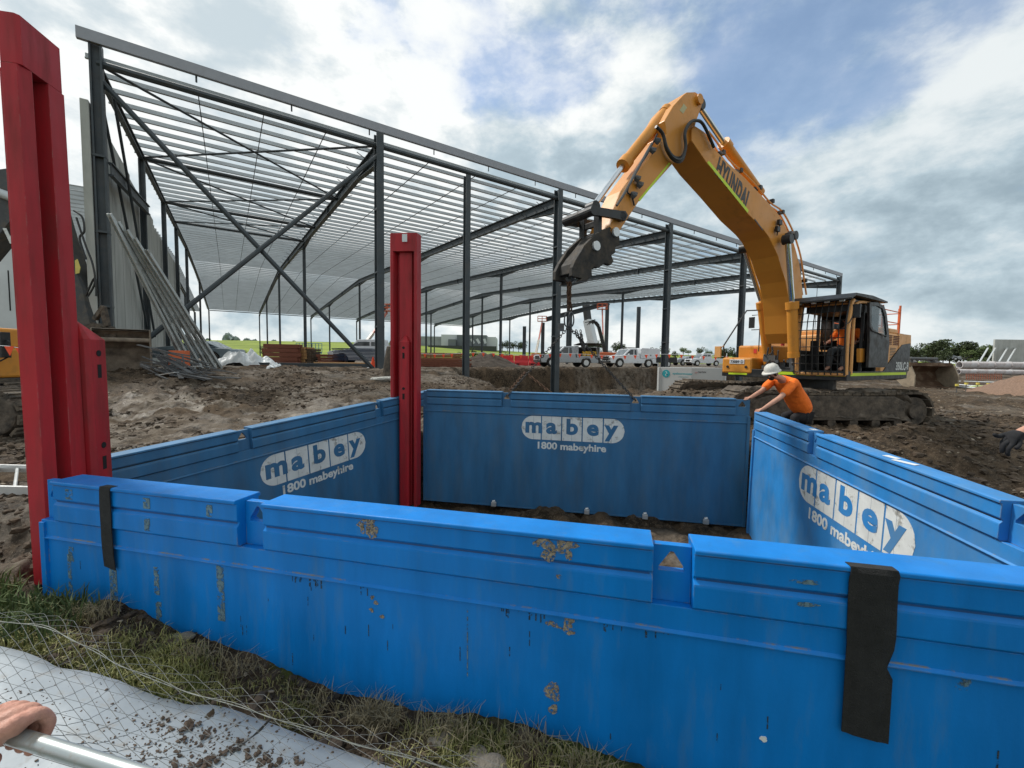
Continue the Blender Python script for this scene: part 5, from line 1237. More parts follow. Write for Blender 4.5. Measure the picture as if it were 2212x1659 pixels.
m_bkt = mat('muddy_bucket_steel', (.13, .105, .08), .85, var=.35, scale=3, bump=.5, bscale=12, col2=(.2, .165, .125))
bd0, W0 = 15.3, 1.9
def bprof(x_):
    return [V((x_, bd0+a, P(0, 0, 1).z*0+z_)) for a, z_ in ()]
bx0, bx1 = P(207, 800, bd0).x, P(324, 800, bd0).x; zb_ = P(260, 812, bd0).z; zt_ = P(260, 733, bd0).z; H_ = zt_-zb_
prof_ = [(0, 0), (.35, -.02), (.75, .12), (.95, .45), (.9, .8), (.6, 1.03), (.2, H_*1.0), (0, H_-.02)]
bcx = (bx0+bx1)/2; RB = Matrix.Translation((bcx, bd0, 0)) @ Matrix.Rotation(math.radians(38), 4, 'Z') @ Matrix.Scale(.80, 4, (1, 0, 0)) @ Matrix.Scale(.85, 4, (0, 1, 0)) @ Matrix.Translation((-bcx, -bd0, 0))
mb = MB(RB); th = .03; vs = []; n = len(prof_)
for x_ in (bx0, bx1):
    for a, z_ in prof_: vs.append(V((x_, bd0+a, zb_+z_*(H_/1.03 if z_ > .2 else 1))))
for x_ in (bx0, bx1):
    for a, z_ in prof_: vs.append(V((x_, bd0+max(a-.04, 0.0), zb_+.04+z_*.94*(H_/1.03 if z_ > .2 else 1))))
fs = []
for i in range(n-1): fs += [(i, i+1, n+i+1, n+i), (2*n+i, 3*n+i, 3*n+i+1, 2*n+i+1)]
for k_ in (0, n): fs += [tuple(range(k_, k_+n))]
mb.add(vs, fs)
mb.cyl((bx0+.1, bd0+.05, zt_-.02), (bx1, bd0+.05, zt_-.02), .085, 12)
for x_ in (bx0-.015, bx1-.04): mb.prism([(a, z_*(H_/1.03 if z_ > .2 else 1)) for a, z_ in prof_[::-1]] if False else [(a, z_*(H_/1.03 if z_ > .2 else 1)) for a, z_ in prof_], (x_, bd0-.03, zb_), (0, 1, 0), (0, 0, 1), (1, 0, 0), 0, .05)
mb.span((bx0, bd0-.08, zb_-.015), (bx1, bd0+.1, zb_+.02)); mb.build('bucket', m_bkt, lx, world=True, bevel=.01)
mb = MB(); px_ = P(-5, 800, 10.5); mb.span((px_.x-3.4, 10.3, .95), (px_.x+.22, 12.2, 1.7)); mb.span((px_.x-1.2, 10.35, 1.7), (px_.x+.12, 11.4, 2.2)); mb.build('body', m_yel, lx, world=True, bevel=.06)
mb = MB(); c_ = P(8, 745, 10.2); mb.box(c_, (.12, .2, .62)); mb.tube([P(14, 735, 10.2), P(20, 738, 10.2), P(20, 770, 10.2), P(0, 780, 10.2)], .02, 6); mb.build('mirror', m_black, lx, world=True, bevel=.03)
mb = MB(); mb.span((px_.x-3.2, 10.3, .55), (px_.x+.3, 12.0, .95)); mb.build('deck', m_black, lx, world=True, bevel=.03)
for dy in (0, 2.4):
    mb = MB(); cx_ = -8.95-dy*1.2; y0 = 7.55+dy; zz = hz(-9.3, 7.8)-.03; R_ = .44; per = 4.2
    for i in range(44):
        s_ = i/44*(2*per+2*math.pi*R_)
        if s_ < per: p_, a_ = V((cx_-R_-s_, 0, 2*R_)), 0
        elif s_ < per+math.pi*R_: t_ = (s_-per)/R_; p_, a_ = V((cx_-R_-per-R_*math.sin(t_), 0, R_+R_*math.cos(t_))), -t_
        elif s_ < 2*per+math.pi*R_: p_, a_ = V((cx_-R_-per+(s_-per-math.pi*R_), 0, 0)), 0
        else: t_ = (s_-2*per-math.pi*R_)/R_; p_, a_ = V((cx_-R_+R_*math.sin(t_), 0, R_-R_*math.cos(t_))), -t_
        mb.box(p_+V((0, y0+.3, zz)), (.17, .60, .05), Matrix.Rotation(a_, 3, 'Y'))
        nrm = V((p_.x-max(min(p_.x, cx_-R_), cx_-R_-per), 0, p_.z-R_)); nrm.normalize(); mb.box(p_+nrm*.04+V((0, y0+.3, zz)), (.035, .60, .035), Matrix.Rotation(a_, 3, 'Y'))
    mb.build('track', MATS['muddy_track_steel'], lx, world=True)
    mb = MB(); mb.span((cx_-R_-per, y0+.08, zz+.2), (cx_-R_, y0+.5, zz+.7)); mb.cyl((cx_-R_, y0+.02, zz+R_), (cx_-R_, y0+.55, zz+R_), .36, 20); mb.build('track_frame', m_mudm, lx, world=True, bevel=.04)
# ------------------------------------------------------------------ bundle of steel lengths leaning against the frame
blab = ['first', 'second', 'third', 'fourth', 'fifth', 'sixth']
tops = [(238, 462), (243, 470), (256, 480), (275, 497), (292, 515), (318, 540)]; bots = [(407, 805), (421, 803), (437, 800), (452, 798), (466, 795), (478, 785)]
for i in range(6):
    mb = MB(); a = P(*tops[i], 14.4+.15*i); b = P(*bots[i], 17.3+.25*i); b.z = hz(b.x, b.y)+.02
    dv = (b-a).normalized(); sv = dv.cross(V((0, -1, 0))).normalized(); mb.beam(a, b, .12, .02, (0, -1, 0)); mb.beam(a+sv*.055-V((0, .04, 0)), b+sv*.055-V((0, .04, 0)), .015, .10, (0, -1, 0)); mb.beam(a-sv*.055-V((0, .04, 0)), b-sv*.055-V((0, .04, 0)), .015, .10, (0, -1, 0))
    tag(mb.build('steel_length', mat('weathered_galvanised', (.50, .53, .52), .5, .3, var=.2, scale=2, dirt=(.12, .11, .09), damt=.6, dscale=2, stretch=(1, 1, 1))), 'long grey steel length leaning on the wall, %s from the left of six' % blab[i], 'steel length', 'grey steel lengths leaning on the wall')
# scrap heap, silver car, plastic, timber
def gp(x, y): return G(x, y)
g0 = gp(345, 798); sp_ = thing('scrap_heap', 'heap of dark broken steel and boards at the foot of the grey wall', 'scrap heap', g0); rq = random.Random(12)
mb = MB()
for i in range(60):
    x_ = rq.triangular(300, 430, 325); c = P(x_, 792, 14.6+rq.uniform(-.8, .8)); c.z = hz(c.x, c.y); hgt = max(.1, 1.15*(1-(x_-300)/130.)); a = c+V((rq.uniform(-.5, .5), rq.uniform(-.4, .4), rq.uniform(0, hgt))); b = a+V((rq.uniform(.3, 1.6), rq.uniform(-.5, .5), -rq.uniform(.1, .9))); b.z = max(b.z, c.z); mb.beam(a, b, rq.choice((.03, .05, .14)), .03)
mb.build('dark_scrap', m_grey, sp_, world=True)
mb = MB()
for i in range(9): c = P(rq.uniform(330, 425), 798, 14.2+rq.uniform(-.5, .8)); c.z = hz(c.x, c.y)+rq.uniform(.05, .3); mb.box(c, (rq.uniform(.3, .9), .2, .03), Matrix.Rotation(rq.uniform(-.4, .3), 3, 'Y'))
mb.build('pale_board', m_alu, sp_, world=True)
for j, (x_, y_) in enumerate(((372, 785), (389, 783))):
    c = P(x_, 770, 16.2); c.z = hz(c.x, c.y); mb = MB(); mb.span((c.x-.17, c.y, c.z), (c.x+.17, c.y+.3, c.z+.75)); o = mb.build('barrier_post', m_orng, bevel=.03); tag(o, ['orange plastic barrier block close behind the scrap heap', 'narrower orange barrier block right of the first by the wall'][j], 'barrier', 'orange blocks by the wall')
# --- generic car / pickup
def wheel(par, x, y, r, w=.24, rim=None):
    mb = MB(); mb.cyl((x, y-w/2, r), (x, y+w/2, r), r, 20); o = mb.build('wheel', m_tyre, par, bevel=.03, smooth=True)
    mb = MB(); sy = 1 if y > 0 else -1; mb.cyl((x, y+sy*(w/2-.01), r), (x, y+sy*(w/2+.012), r), r*.62, 10); mb.build('rim', rim or m_alu, o)
def arch(cx_, r, z0, n=8): return [(cx_-r*math.cos(math.pi*i/n), z0+r*math.sin(math.pi*i/n)) for i in range(n+1)]
def pickup(name, label, loc, rz, paint, back='canopy', L=5.3, sc_=1.0, dark=None, group='utility vehicles on the site', bull=False):
    t = thing(name, label, 'ute' if back != 'sedan' else 'car', loc, rz, group); M_ = Matrix.Scale(sc_, 4)
    r = .39; xf, xr = L/2-.95, -L/2+1.15
    low = [(-L/2, .55), (-L/2, .38)] + arch(xr, .46, .38) + arch(xf, .46, .38) + [(L/2-.05, .38), (L/2, .55), (L/2-.02, .85), (L/2-.12, .98), (L/2-1.0, 1.08), (L/2-1.35, 1.12)]
    if back == 'sedan': low = low + [(-L/2+.9, 1.02), (-L/2+.1, .98), (-L/2, .8)]; gh = [(L/2-1.35, 1.08), (L/2-2.15, 1.45), (-L/2+1.6, 1.46), (-L/2+.7, 1.02)]
    elif back == 'truck': low = low + [(-L/2+1.9, 1.12), (-L/2, 1.12)]; gh = [(L/2-1.35, 1.10), (L/2-2.0, 1.80), (-L/2+2.0, 1.85), (-L/2+1.75, 1.10)]
    else: low = [(x, z) for x, z in low] + [(-L/2+2.15, 1.12), (-L/2+2.1, .80), (-L/2, .80)]; gh = [(L/2-1.35, 1.10), (L/2-2.05, 1.72), (-L/2+2.35, 1.76), (-L/2+2.12, 1.10)]
    mb = MB(M_); mb.prism(low, (0, .90, 0), XF, XU, -XS, 0, 1.80); mb.build('body', paint, t, bevel=.05)
    mb = MB(M_); mb.prism(gh, (0, .80, 0), XF, XU, -XS, 0, 1.60); mb.build('cabin', paint, t, bevel=.06)
    g = gh; mb = MB(M_)
    wz0, wz1 = g[0][1]+(.26 if back == 'truck' else .06), g[1][1]-(.16 if back == 'truck' else .09); xa = g[0][0]-.25; xb = g[1][0]-.08; xc = g[2][0]+.12; xd = g[3][0]+.28; xm = (xb+xc)/2-.05
    for s_ in (1, -1):
        for poly in ([(xm+.05, wz0), (xa, wz0), (xb, wz1), (xm+.05, wz1)], [(xd, wz0), (xm-.05, wz0), (xm-.05, wz1), (xc, wz1)]): MB(M_).prism(poly, (0, s_*.80-(0 if s_ < 0 else -.006), 0), XF, XU, -XS, 0, .006).build('side_window', m_glass, t)
    d_ = V((g[0][0]-g[1][0], 0, g[0][1]-g[1][1])).normalized(); n_ = V((-d_.z, 0, d_.x)); mb = MB(M_); a = V((g[1][0], 0, g[1][1]))+d_*.10; b = V((g[0][0], 0, g[0][1]))-d_*.05; n_ = n_ if n_.x > 0 else -n_
    mb.box((a+b)/2+n_*.004, ((b-a).length, 1.42, .012), Matrix((d_, V((0, 1, 0)), n_)).transposed()); mb.build('windscreen', mat('sky_glass', (.10, .13, .15), .08, spec=.9), t)
    mb = MB(M_); mb.span((L/2-.06, -.45, .62), (L/2+.012, .45, .92)); mb.span((L/2-.1, -.8, .42), (L/2+.04, .8, .56)); mb.build('grille', m_black, t, bevel=.02)
    for s_ in (1, -1): mb = MB(M_); mb.box((L/2-.06, s_*.68, .86), (.16, .34, .13)); mb.build('headlight', mat('lamp_glass', (.6, .62, .65), .1), t, bevel=.03)
    for s_ in (1, -1): mb = MB(M_); mb.box((g[0][0]-.45, s_*1.0, 1.18), (.10, .2, .16)); mb.build('wing_mirror', paint, t, bevel=.02)
    for x in (xf, xr):
        for s_ in (1, -1): wheel(t, x*sc_, s_*.80*sc_, r*sc_)
    if bull: mb = MB(M_); [mb.tube([(L/2+.12, -.8, z_), (L/2+.16, 0, z_), (L/2+.12, .8, z_)], .04, 8) for z_ in (.45, .75, .95)]; [mb.tube([(L/2+.12, y_, .4), (L/2+.12, y_, 1.1)], .04, 8) for y_ in (-.4, .4)]; mb.build('bull_bar', m_black, t, smooth=True)
    if back == 'canopy': mb = MB(M_); mb.prism([(-L/2-.1, .82), (-L/2+2.0, .82), (-L/2+2.0, 1.72), (-L/2+1.9, 1.80), (-L/2, 1.76), (-L/2-.1, 1.6)], (0, .9, 0), XF, XU, -XS, 0, 1.8); mb.build('canopy', paint, t, bevel=.03); mb = MB(M_); mb.span((-L/2+2.3, -.6, 1.79), (L/2-2.1, .6, 1.84)); mb.build('roof_rack', m_black, t); mb = MB(M_); [mb.span((-L/2+.3+k_*.6, .905, 1.08), (-L/2+.4+k_*.6, .912, 1.2)) for k_ in range(3)]; mb.build('canopy_latch', m_black, t)
    if back == 'open':
        mb = MB(M_); x0_, x1_ = -L/2-.1, -L/2+2.0
        mb.span((x0_, -.9, .80), (x1_, .9, .95)); mb.span((x0_, -.9, .95), (x1_, -.86, 1.75)); mb.span((x1_-.12, -.9, .95), (x1_, .9, 1.78)); mb.span((x0_, -.9, .95), (x0_+.05, .9, 1.75)); mb.build('service_body', paint, t, bevel=.01)
        mb = MB(M_); mb.span((x0_+.05, -.8, .96), (x1_-.12, .3, 1.7)); mb.build('shelf_interior', m_blk2, t)
        mb = MB(M_); [mb.span((x0_+.2+k_*.33, .4, .96), (x0_+.42+k_*.33, .7, 1.35)) for k_ in range(4)]; mb.build('yellow_bin', mat('bin_yellow', (.6, .35, .03), .5), t)
        mb = MB(M_); mb.box(((x0_+x1_)/2, .95, 1.92), (2.3, 1.15, .05), Matrix.Rotation(.12, 3, 'X')); mb.build('raised_lid', m_black, t)
    if back == 'truck': mb = MB(M_); mb.span((-L/2+.05, -.8, 1.12), (-L/2+1.7, .8, 1.13)); mb.build('tray_cover', m_black, t)
    return t
ga = lambda x, y, d: (lambda p: V((p.x, p.y, hz(p.x, p.y))))(P(x, y, d))
c1 = ga(1222, 790, 35.5); pickup('service_ute', 'silver ute with open black-lidded service body parked behind the trench column', c1, math.atan2(-.30, -.95), m_slv, 'open', 5.2)
c2 = ga(1360, 790, 39.5); pickup('canopy_ute', 'white ute with closed white canopy and black bull bar right of the silver one', c2, math.atan2(-.32, -.95), m_wht, 'canopy', 5.2, bull=True)
c3 = ga(806, 780, 30.5); pickup('large_ute', 'white ute facing left behind the navy stack by the second column', c3, math.atan2(-.06, -1), m_wht, 'truck', 5.7, 1.02)
c4 = ga(432, 775, 26); pickup('parked_car', 'pale blue-grey car parked past the end of the grey wall panels', c4, math.atan2(-.15, -1), mat('blue_grey_car', (.20, .25, .28), .35, .3, coat=.5, var=.05), 'sedan', 4.5, 1.0)
c5 = ga(1520, 778, 62); pickup('distant_ute', 'white ute far off between the excavator and the column', c5, math.atan2(-.2, -1), m_wht, 'truck', 5.2)
c6 = ga(1482, 778, 64); pickup('distant_car', 'small dark silver car left of the far white ute', c6, math.atan2(-.3, -1), m_slv, 'sedan', 4.4)
for j, (x_, lb_) in enumerate(((2050, 'rounded silver car nearest the big bucket at right'), (2082, 'white car in the middle of the three by the pipes'), (2108, 'white car nearest the propped wall at right'))):
    c = P(x_, 778, 118); pickup('distant_car', lb_, c, 2.6+.3*j, m_wht if j else m_slv, 'sedan', 4.4, 1.0)
# trailer behind the second ute
c = ga(1428, 790, 40.5); tr_ = thing('box_trailer', 'low dark box trailer coupled behind the white canopy ute', 'trailer', c, math.atan2(-.32, -.95))
MB().span((-1.2, -.8, .45), (1.2, .8, 1.0)).build('tray', m_black, tr_, bevel=.02); MB().beam((1.2, 0, .5), (2.0, 0, .45), .08, .08).build('drawbar', m_black, tr_)
for s_ in (1, -1): wheel(tr_, 0, s_*.9, .33, .2)
# --- steel beams and timber on the pad
def placed_box(name, label, cat, x, y, d, size, m, layers=3, rz=0, group=None, seed=0, gap=.02):
    c = P(x, y, d); c.z = hz(c.x, c.y); mb = MB(); rr_ = random.Random(seed); lh = size[2]/layers
    for k_ in range(layers):
        nn = max(1, int(size[1]/.12)) if size[1] < 2 else 6
        for j in range(nn):
            w_ = size[1]/nn; mb.box((rr_.uniform(-.04, .04)*size[0], -size[1]/2+w_*(j+.5), lh*(k_+.5)), (size[0]*rr_.uniform(.93, 1), w_*.92, lh-gap))
    o = mb.build(name, m, bevel=.006); o.location = c; o.rotation_euler = (0, 0, rz); tag(o, label, cat, group); return o
placed_box('timber_stack', 'tall stack of red-brown timber packs left of the first inner columns', 'timber stack', 612, 790, 27, (2.1, 1.2, 1.35), m_timr, 5, .3, 'timber stacks on the pad', 1)
placed_box('timber_stack', 'stack of pale and brown timber just right of the tall red-brown stack', 'timber stack', 644, 788, 28, (1.9, 1.1, 1.2), m_timb, 6, -.2, 'timber stacks on the pad', 2)
placed_box('timber_stack', 'rough dark timber stack at the right end of the row', 'timber stack', 668, 788, 28, (1.0, 1.1, 1.1), mat('dark_timber', (.10, .07, .045), .9, var=.3), 7, -.2, 'timber stacks on the pad', 3)
placed_box('timber_stack', 'low red-brown timber stack left of the navy stack', 'timber stack', 717, 790, 28, (1.6, 1.0, .75), m_timr, 4, .1, 'timber stacks on the pad', 4)
placed_box('timber_stack', 'long brown timber pack under the orange flags right of the far red post', 'timber stack', 925, 795, 29, (5.6, 1.2, .55), m_timr, 4, .05, 'timber stacks on the pad', 5)
placed_box('timber_stack', 'upper brown timber pack behind the long one, below the flags', 'timber stack', 945, 787, 31.5, (4.6, 1.2, 1.0), mat('mid_timber', (.24, .11, .05), .85, var=.25, stretch=(1, 8, 8)), 6, .05, 'timber stacks on the pad', 6)
placed_box('plank_pile', 'loose honey-coloured planks lying in front of the navy stack', 'planks', 775, 797, 26, (5.2, .8, .26), m_timb, 3, .04, None, 7)
placed_box('plank_pile', 'short tilted honey plank piece beside the orange cone', 'planks', 800, 799, 24.5, (1.1, .3, .16), m_timb, 1, .7, None, 8)
placed_box('navy_stack', 'stack of flat navy blue steel frames in front of the white ute', 'frame stack', 772, 786, 27.5, (2.6, 1.6, .82), m_navy, 9, 0, None, 9, .04).location.z += .35
placed_box('steel_beam', 'long dark steel beam lying on the pad in front of the timber stacks', 'steel beam', 700, 800, 24, (9.0, .3, .22), m_steel, 1, .02, 'beams on the pad', 10)
placed_box('steel_beam', 'rusty steel offcut lying beside the small white plastic bundle', 'steel beam', 590, 802, 22, (2.2, .3, .12), m_rustc, 1, .2, 'beams on the pad', 11)
# blue machine behind, white ball lamp
c = ga(662, 770, 45); o = thing('scissor_lift', 'small blue scissor lift behind the timber stacks', 'scissor lift', c); mb = MB(); mb.span((-1.4, -.6, .9), (1.4, .6, 1.1)); mb.build('platform', mat('lift_blue', (.05, .25, .38), .5), o)
mb = MB(); [mb.tube([(-1.4+.35*k_, .6, 1.1), (-1.4+.35*k_, .6, 2.0)], .03, 6) for k_ in range(9)]; [mb.tube([(-1.4, .6, z_), (1.4, .6, z_)], .03, 6) for z_ in (1.5, 2.0)]; mb.build('railing', MATS['lift_blue'], o); MB().span((-1.2, -.5, .2), (1.2, .5, .9)).build('base', m_grey, o)
# crumpled white plastic
def crumple(label, x, y, d, sx_, sy_, h, seed):
    c = ga(x, y, d); n1, n2 = 70, 36; gx, gy = np.meshgrid(np.linspace(-1, 1, n1), np.linspace(-1, 1, n2)); env = np.clip(1-gx**2-gy**2*.9, 0, 1)**.55
    z = h*env*(.45+1.2*np.abs(fbm(gx*1.9+seed, gy*1.7, 4, seed, .5)-.45)*1.6)-.03; vs = np.stack([gx*sx_, gy*sy_, z], -1).reshape(-1, 3)
    mb = MB(); mb.add([V(v) for v in vs], [(j*n1+i, j*n1+i+1, (j+1)*n1+i+1, (j+1)*n1+i) for j in range(n2-1) for i in range(n1-1) if env[j, i]+env[j+1, i+1] > 0])
    o = mb.build('plastic_sheeting', m_ply, smooth=True, auto=28); o.location = c; tag(o, label, 'plastic sheeting', 'crumpled white plastic on the pad')
crumple('large heap of crumpled white plastic sheeting beside the leaning steel lengths', 532, 793, 24.5, 1.75, 1.0, 1.15, 3)
crumple('small bundle of white plastic on the ground nearer than the large heap', 596, 805, 20, .42, .3, .38, 8)
# traffic cone
c = ga(806, 803, 22.5); o = thing('traffic_cone', 'orange traffic cone on a white base at the foot of the second column', 'traffic cone', c); MB().cyl((0, 0, .04), (0, 0, .62), .16, 16, .03).build('cone', m_flag, o, smooth=True); mb = MB(); mb.box((0, 0, .03), (.5, .5, .06)); mb.build('base', m_ply, o, bevel=.02)
# leaning muddy bollard
c = ga(842, 822, 17.5); o = thing('concrete_bollard', 'muddy leaning bollard with a lifting eye left of the far red post', 'bollard', c); MB().tube([V((0, 0, -.2)), V((.04, 0, .3)), V((.10, 0, .9)), V((.13, 0, 1.35)), V((.13, 0, 1.42))], [.36, .33, .30, .25, .15], 14).build('post', m_mudm, o, smooth=True); MB().tube([V((.10+.08*math.sin(a), 0, 1.5+.12*math.cos(a))) for a in np.linspace(0, 6.28, 13)[:-1]], .04, 6, closed=True).build('lifting_eye', m_grey, o)
mb = MB(); mb.blob((c.x-.1, c.y-.3, c.z+.02), (.5, .3, .12), 3, 2, .3); tag(mb.build('white_stones', mat('pale_rubble', (.45, .44, .40), .9, var=.3, scale=12, bump=.6)), 'pale rubble scattered round the foot of the muddy bollard', 'rubble')
# red water barriers and red steel stock
c = ga(1110, 790, 41)
for j in range(4):
    p = ga(1064+j*31, 788, 40+.4*j); o = thing('water_barrier', ['leftmost red plastic barrier', 'second red plastic barrier from the left', 'third red plastic barrier from the left', 'red plastic barrier nearest the silver ute'][j]+' in the row beyond the dirt mound', 'barrier', p, .05, 'red barriers beyond the excavation'); mb = MB(); mb.prism([(-.32, 0), (.32, 0), (.30, .3), (.14, .5), (.12, .95), (-.12, .95), (-.14, .5), (-.30, .3)], (-.68, 0, 0), XS, XU, XF, 0, 1.34); mb.build('barrier_body', mat('barrier_red', (.62, .02, .025), .45), o, bevel=.03); MB().span((-.5, -.33, .08), (-.2, .33, .2)).build('fork_slot', m_blk2, o)
for j in range(6):
    a, b = ga(905, 785, 37+.5*j), ga(1062, 785, 38+.5*j); mb = MB(); mb.tube([a+up*(.15+.11*(j % 3)), b+up*(.15+.11*(j % 3))], .11, 8); tag(mb.build('red_tube', mat('red_stock', (.50, .02, .03), .5)), 'long red steel tube of the bundle behind the brown timber', 'steel tube', 'red steel tubes behind the timber')
for j in range(4):
    a, b = ga(1452, 788, 33+.8*j), ga(1568, 790, 33+.8*j); mb = MB(); mb.beam(a+up*(.12), b+up*(.12), .25, .22); tag(mb.build('red_beam', MATS['red_stock']), 'red steel beam lying on the pad behind the concrete pit box', 'steel beam', 'red steel beams behind the pit box')
# dirt mound on the pad
def mound(label, x, y, d, rx, ry, h, m, seed, name='dirt_mound'):
    c = ga(x, y, d); n1 = 60; gx, gy = np.meshgrid(np.linspace(-1, 1, n1), np.linspace(-1, 1, n1)); r_ = np.hypot(gx, gy); z = h*np.clip(1-r_**1.3, 0, 1)*(.75+.7*(fbm(gx*4, gy*4, 5, seed, .6)-.3))-.05*(r_ > .97)-.04
    mb = MB(); mb.add([V(v) for v in np.stack([gx*rx, gy*ry, z], -1).reshape(-1, 3)], [(j*n1+i, j*n1+i+1, (j+1)*n1+i+1, (j+1)*n1+i) for j in range(n1-1) for i in range(n1-1) if r_[j, i] < 1.05])
    o = mb.build(name, m, smooth=True, auto=60); o.location = c; tag(o, label, 'mound')
mound('dark dirt mound beside the column in front of the red barriers', 1046, 793, 31, 3.0, 1.8, 1.15, mat('dark_soil', (.06, .047, .036), .95, var=.4, scale=3, bump=.8, bscale=9), 5)
mound('brown gravel mound at the right edge behind the pipes frame', 2300, 850, 24, 4.2, 4.0, 1.5, mat('brown_gravel', (.20, .125, .085), .95, var=.35, scale=14, bump=.9, bscale=30), 6, 'gravel_mound')
# concrete pit box in the excavation
c = P(1495, 842, 17.8); cz = 1.6-(795-782)*17.8/905
cb = thing('concrete_pit', 'open grey precast concrete pit with a teal logo standing in the excavation', 'concrete pit', (c.x, c.y, hz(c.x, c.y)))
A_ = P(1420, 792, 18.6); B_ = P(1495, 795, 17.6); C_ = P(1569, 798, 18.3); A_.z = B_.z = C_.z = cz; D_ = A_+C_-B_; H_ = cz-min(hz(c.x, c.y), .1)+.2
mb = MB()
def wallp(p, q_, th):
    u_ = (q_-p).normalized(); w_ = V((-u_.y, u_.x, 0)); n_ = len(mb.v); mb.prism([(0, 0), ((q_-p).length, 0), ((q_-p).length, H_), (0, H_)], p-up*H_, u_, up, w_, 0, th)
ctr_ = (A_+C_)/2
for p, q_ in ((A_, B_), (B_, C_), (C_, D_), (D_, A_)):
    u_ = (q_-p).normalized(); w_ = V((-u_.y, u_.x, 0)); w_ = w_ if w_.dot(ctr_-p) > 0 else -w_; mb.prism([(.005, 0), ((q_-p).length-.005, 0), ((q_-p).length-.005, H_), (.005, H_)], p-up*H_, u_, up, w_, 0, .12)
mb.build('pit_wall', mat('new_concrete', (.46, .47, .46), .85, var=.06, scale=1), cb, world=True, bevel=.01)
u_ = (B_-A_).normalized(); n_ = u_.cross(up)
mb = MB(); lc = A_+u_*((B_-A_).length*.27)-up*.28; mb.disc(lc+n_*.004, n_, .17, .006, 24); mb.build('logo_disc', mat('teal_print', (.02, .30, .34), .6), cb, world=True)
mb = MB(); lc2 = lc+n_*.009; mb.tube([lc2+up*.10-u_*.02, lc2+up*.02+u_*.05, lc2-up*.05-u_*.03, lc2-up*.11+u_*.02], .014, 5); mb.build('logo_mark', m_white, cb, world=True)
mb = MB(); put_text(mb, 'xpelstormwater', .13, lc+u_*.70-up*.02+n_*.002, u_, up, .003, bold=.002); put_text(mb, 'precast products', .06, lc+u_*.75-up*.13+n_*.002, u_, up, .003); mb.build('logo_lettering', MATS['teal_print'], cb, world=True)
u2 = (C_-B_).normalized(); n2 = u2.cross(up); mb = MB(); put_text(mb, 'CAUTION', .10, B_+u2*.55-up*.22+n2*.002, u2, up, .003, bold=.002); mb.build('stencil_lettering', m_black, cb, world=True)
mb = MB(); mb.box(B_+u2*.22-up*.2+n2*.002, (.1, .1, .01)); mb.build('red_label', MATS['sticker_red'], cb, world=True)
# stakes and small orange marker
def stake(x, y, d, h, m, label, name='marker_stake', group=None):
    c = ga(x, y, d); mb = MB(); mb.beam(c-up*.1, c+up*h, .07, .04); tag(mb.build(name, m), label, 'stake', group)
stake(1553, 795, 26, 1.15, m_orng, 'slanting orange marker stake behind the concrete pit')
for j, x_ in enumerate((1328, 1421, 1386)): stake(x_, 795, 39+j*.5, .5, m_ply, 'short white survey stake at the excavation edge near the utes', group='white survey stakes')
# ------------------------------------------------------------------ bunting
bl_ = thing('bunting', 'line of orange triangular flags strung across the pad in front of the parked utes', 'bunting', ga(1250, 790, 31))
fx = [900, 918, 939, 958, 976, 1000, 1022, 1044, 1066, 1085, 1105, 1125, 1150, 1168, 1188, 1210, 1232, 1252, 1278, 1300, 1325, 1350, 1372, 1396, 1418, 1446, 1472, 1496, 1520, 1546, 1570]
ps = [P(x_, 763+2*math.sin(i*.7)+(x_-900)*.008, 30.5) for i, x_ in enumerate(fx)]
MB().tube(ps, .012, 4).build('cord', m_ply, bl_, world=True)
for p in ps: mb = MB(); mb.prism([(-.12, 0), (.12, 0), (.01, -.30)], p, XF, XU, -XS, 0, .008); mb.build('flag', m_flag, bl_, world=True)
for x_ in (900, 1570): c = P(x_, 763, 30.5); MB().tube([V((c.x, c.y, hz(c.x, c.y)-.1)), c], .03, 6).build('support_stake', m_ply, bl_, world=True)
b2 = thing('bunting', 'orange flags strung in front of the yellow machine at the left edge', 'bunting', ga(20, 850, 10)); ps = [P(x_, y_, 9.6) for x_, y_ in ((-60, 742), (-20, 745), (20, 748), (44, 752), (90, 756))]
MB().tube(ps, .006, 4).build('cord', m_ply, b2, world=True)
for p in ps[1:4]: mb = MB(); mb.prism([(-.11, 0), (.11, 0), (.01, -.22)], p, XF, XU, -XS, 0, .006); mb.build('flag', m_flag, b2, world=True)
# ------------------------------------------------------------------ boom lifts, crane, telehandler, loose columns of the next stage
def lift(label, base, basket, basketd, col=m_orng, based=None):
    b = ga(base[0], base[1], base[2]); k = P(basket[0], basket[1], basket[2]); t = thing('boom_lift', label, 'boom lift', b, group='boom lifts')
    mb = MB(); mb.box(b+up*.75, (2.4, 2.2, .8)); mb.box(b+up*1.5, (1.8, 1.8, .7)); mb.build('chassis', col, t, world=True, bevel=.08)
    for dx in (-1.1, 1.1): mb = MB(); mb.cyl(b+V((dx, -1.3, .5)), b+V((dx, -.9, .5)), .5, 14); mb.build('wheel', m_tyre, t, world=True)
    m_ = b.lerp(k, .45)+V((0, 0, .6)); MB().beam(b+up*1.6, m_, .40, .42).build('lower_boom', mat('cream_boom', (.55, .50, .42), .5), t, world=True); MB().beam(m_, k-up*.2, .26, .28).build('upper_boom', mat('lift_pink', (.60, .22, .17), .5), t, world=True)
    mb = MB(); mb.box(k, (2.0, .9, .12)); [mb.tube([k+V((sx_*.95, sy_*.42, 0)), k+V((sx_*.95, sy_*.42, 1.1))], .05, 6) for sx_ in (-1, 0, 1) for sy_ in (-1, 1)]; [mb.tube([k+V((-.95, sy_*.42, z_)), k+V((.95, sy_*.42, z_))], .045, 6) for sy_ in (-1, 1) for z_ in (.55, 1.1)]; mb.build('basket', col, t, world=True)
    return t
lift('boom lift with its orange basket high under the roof beside the second column', (778, 772, 62), (836, 672, 68), 0)
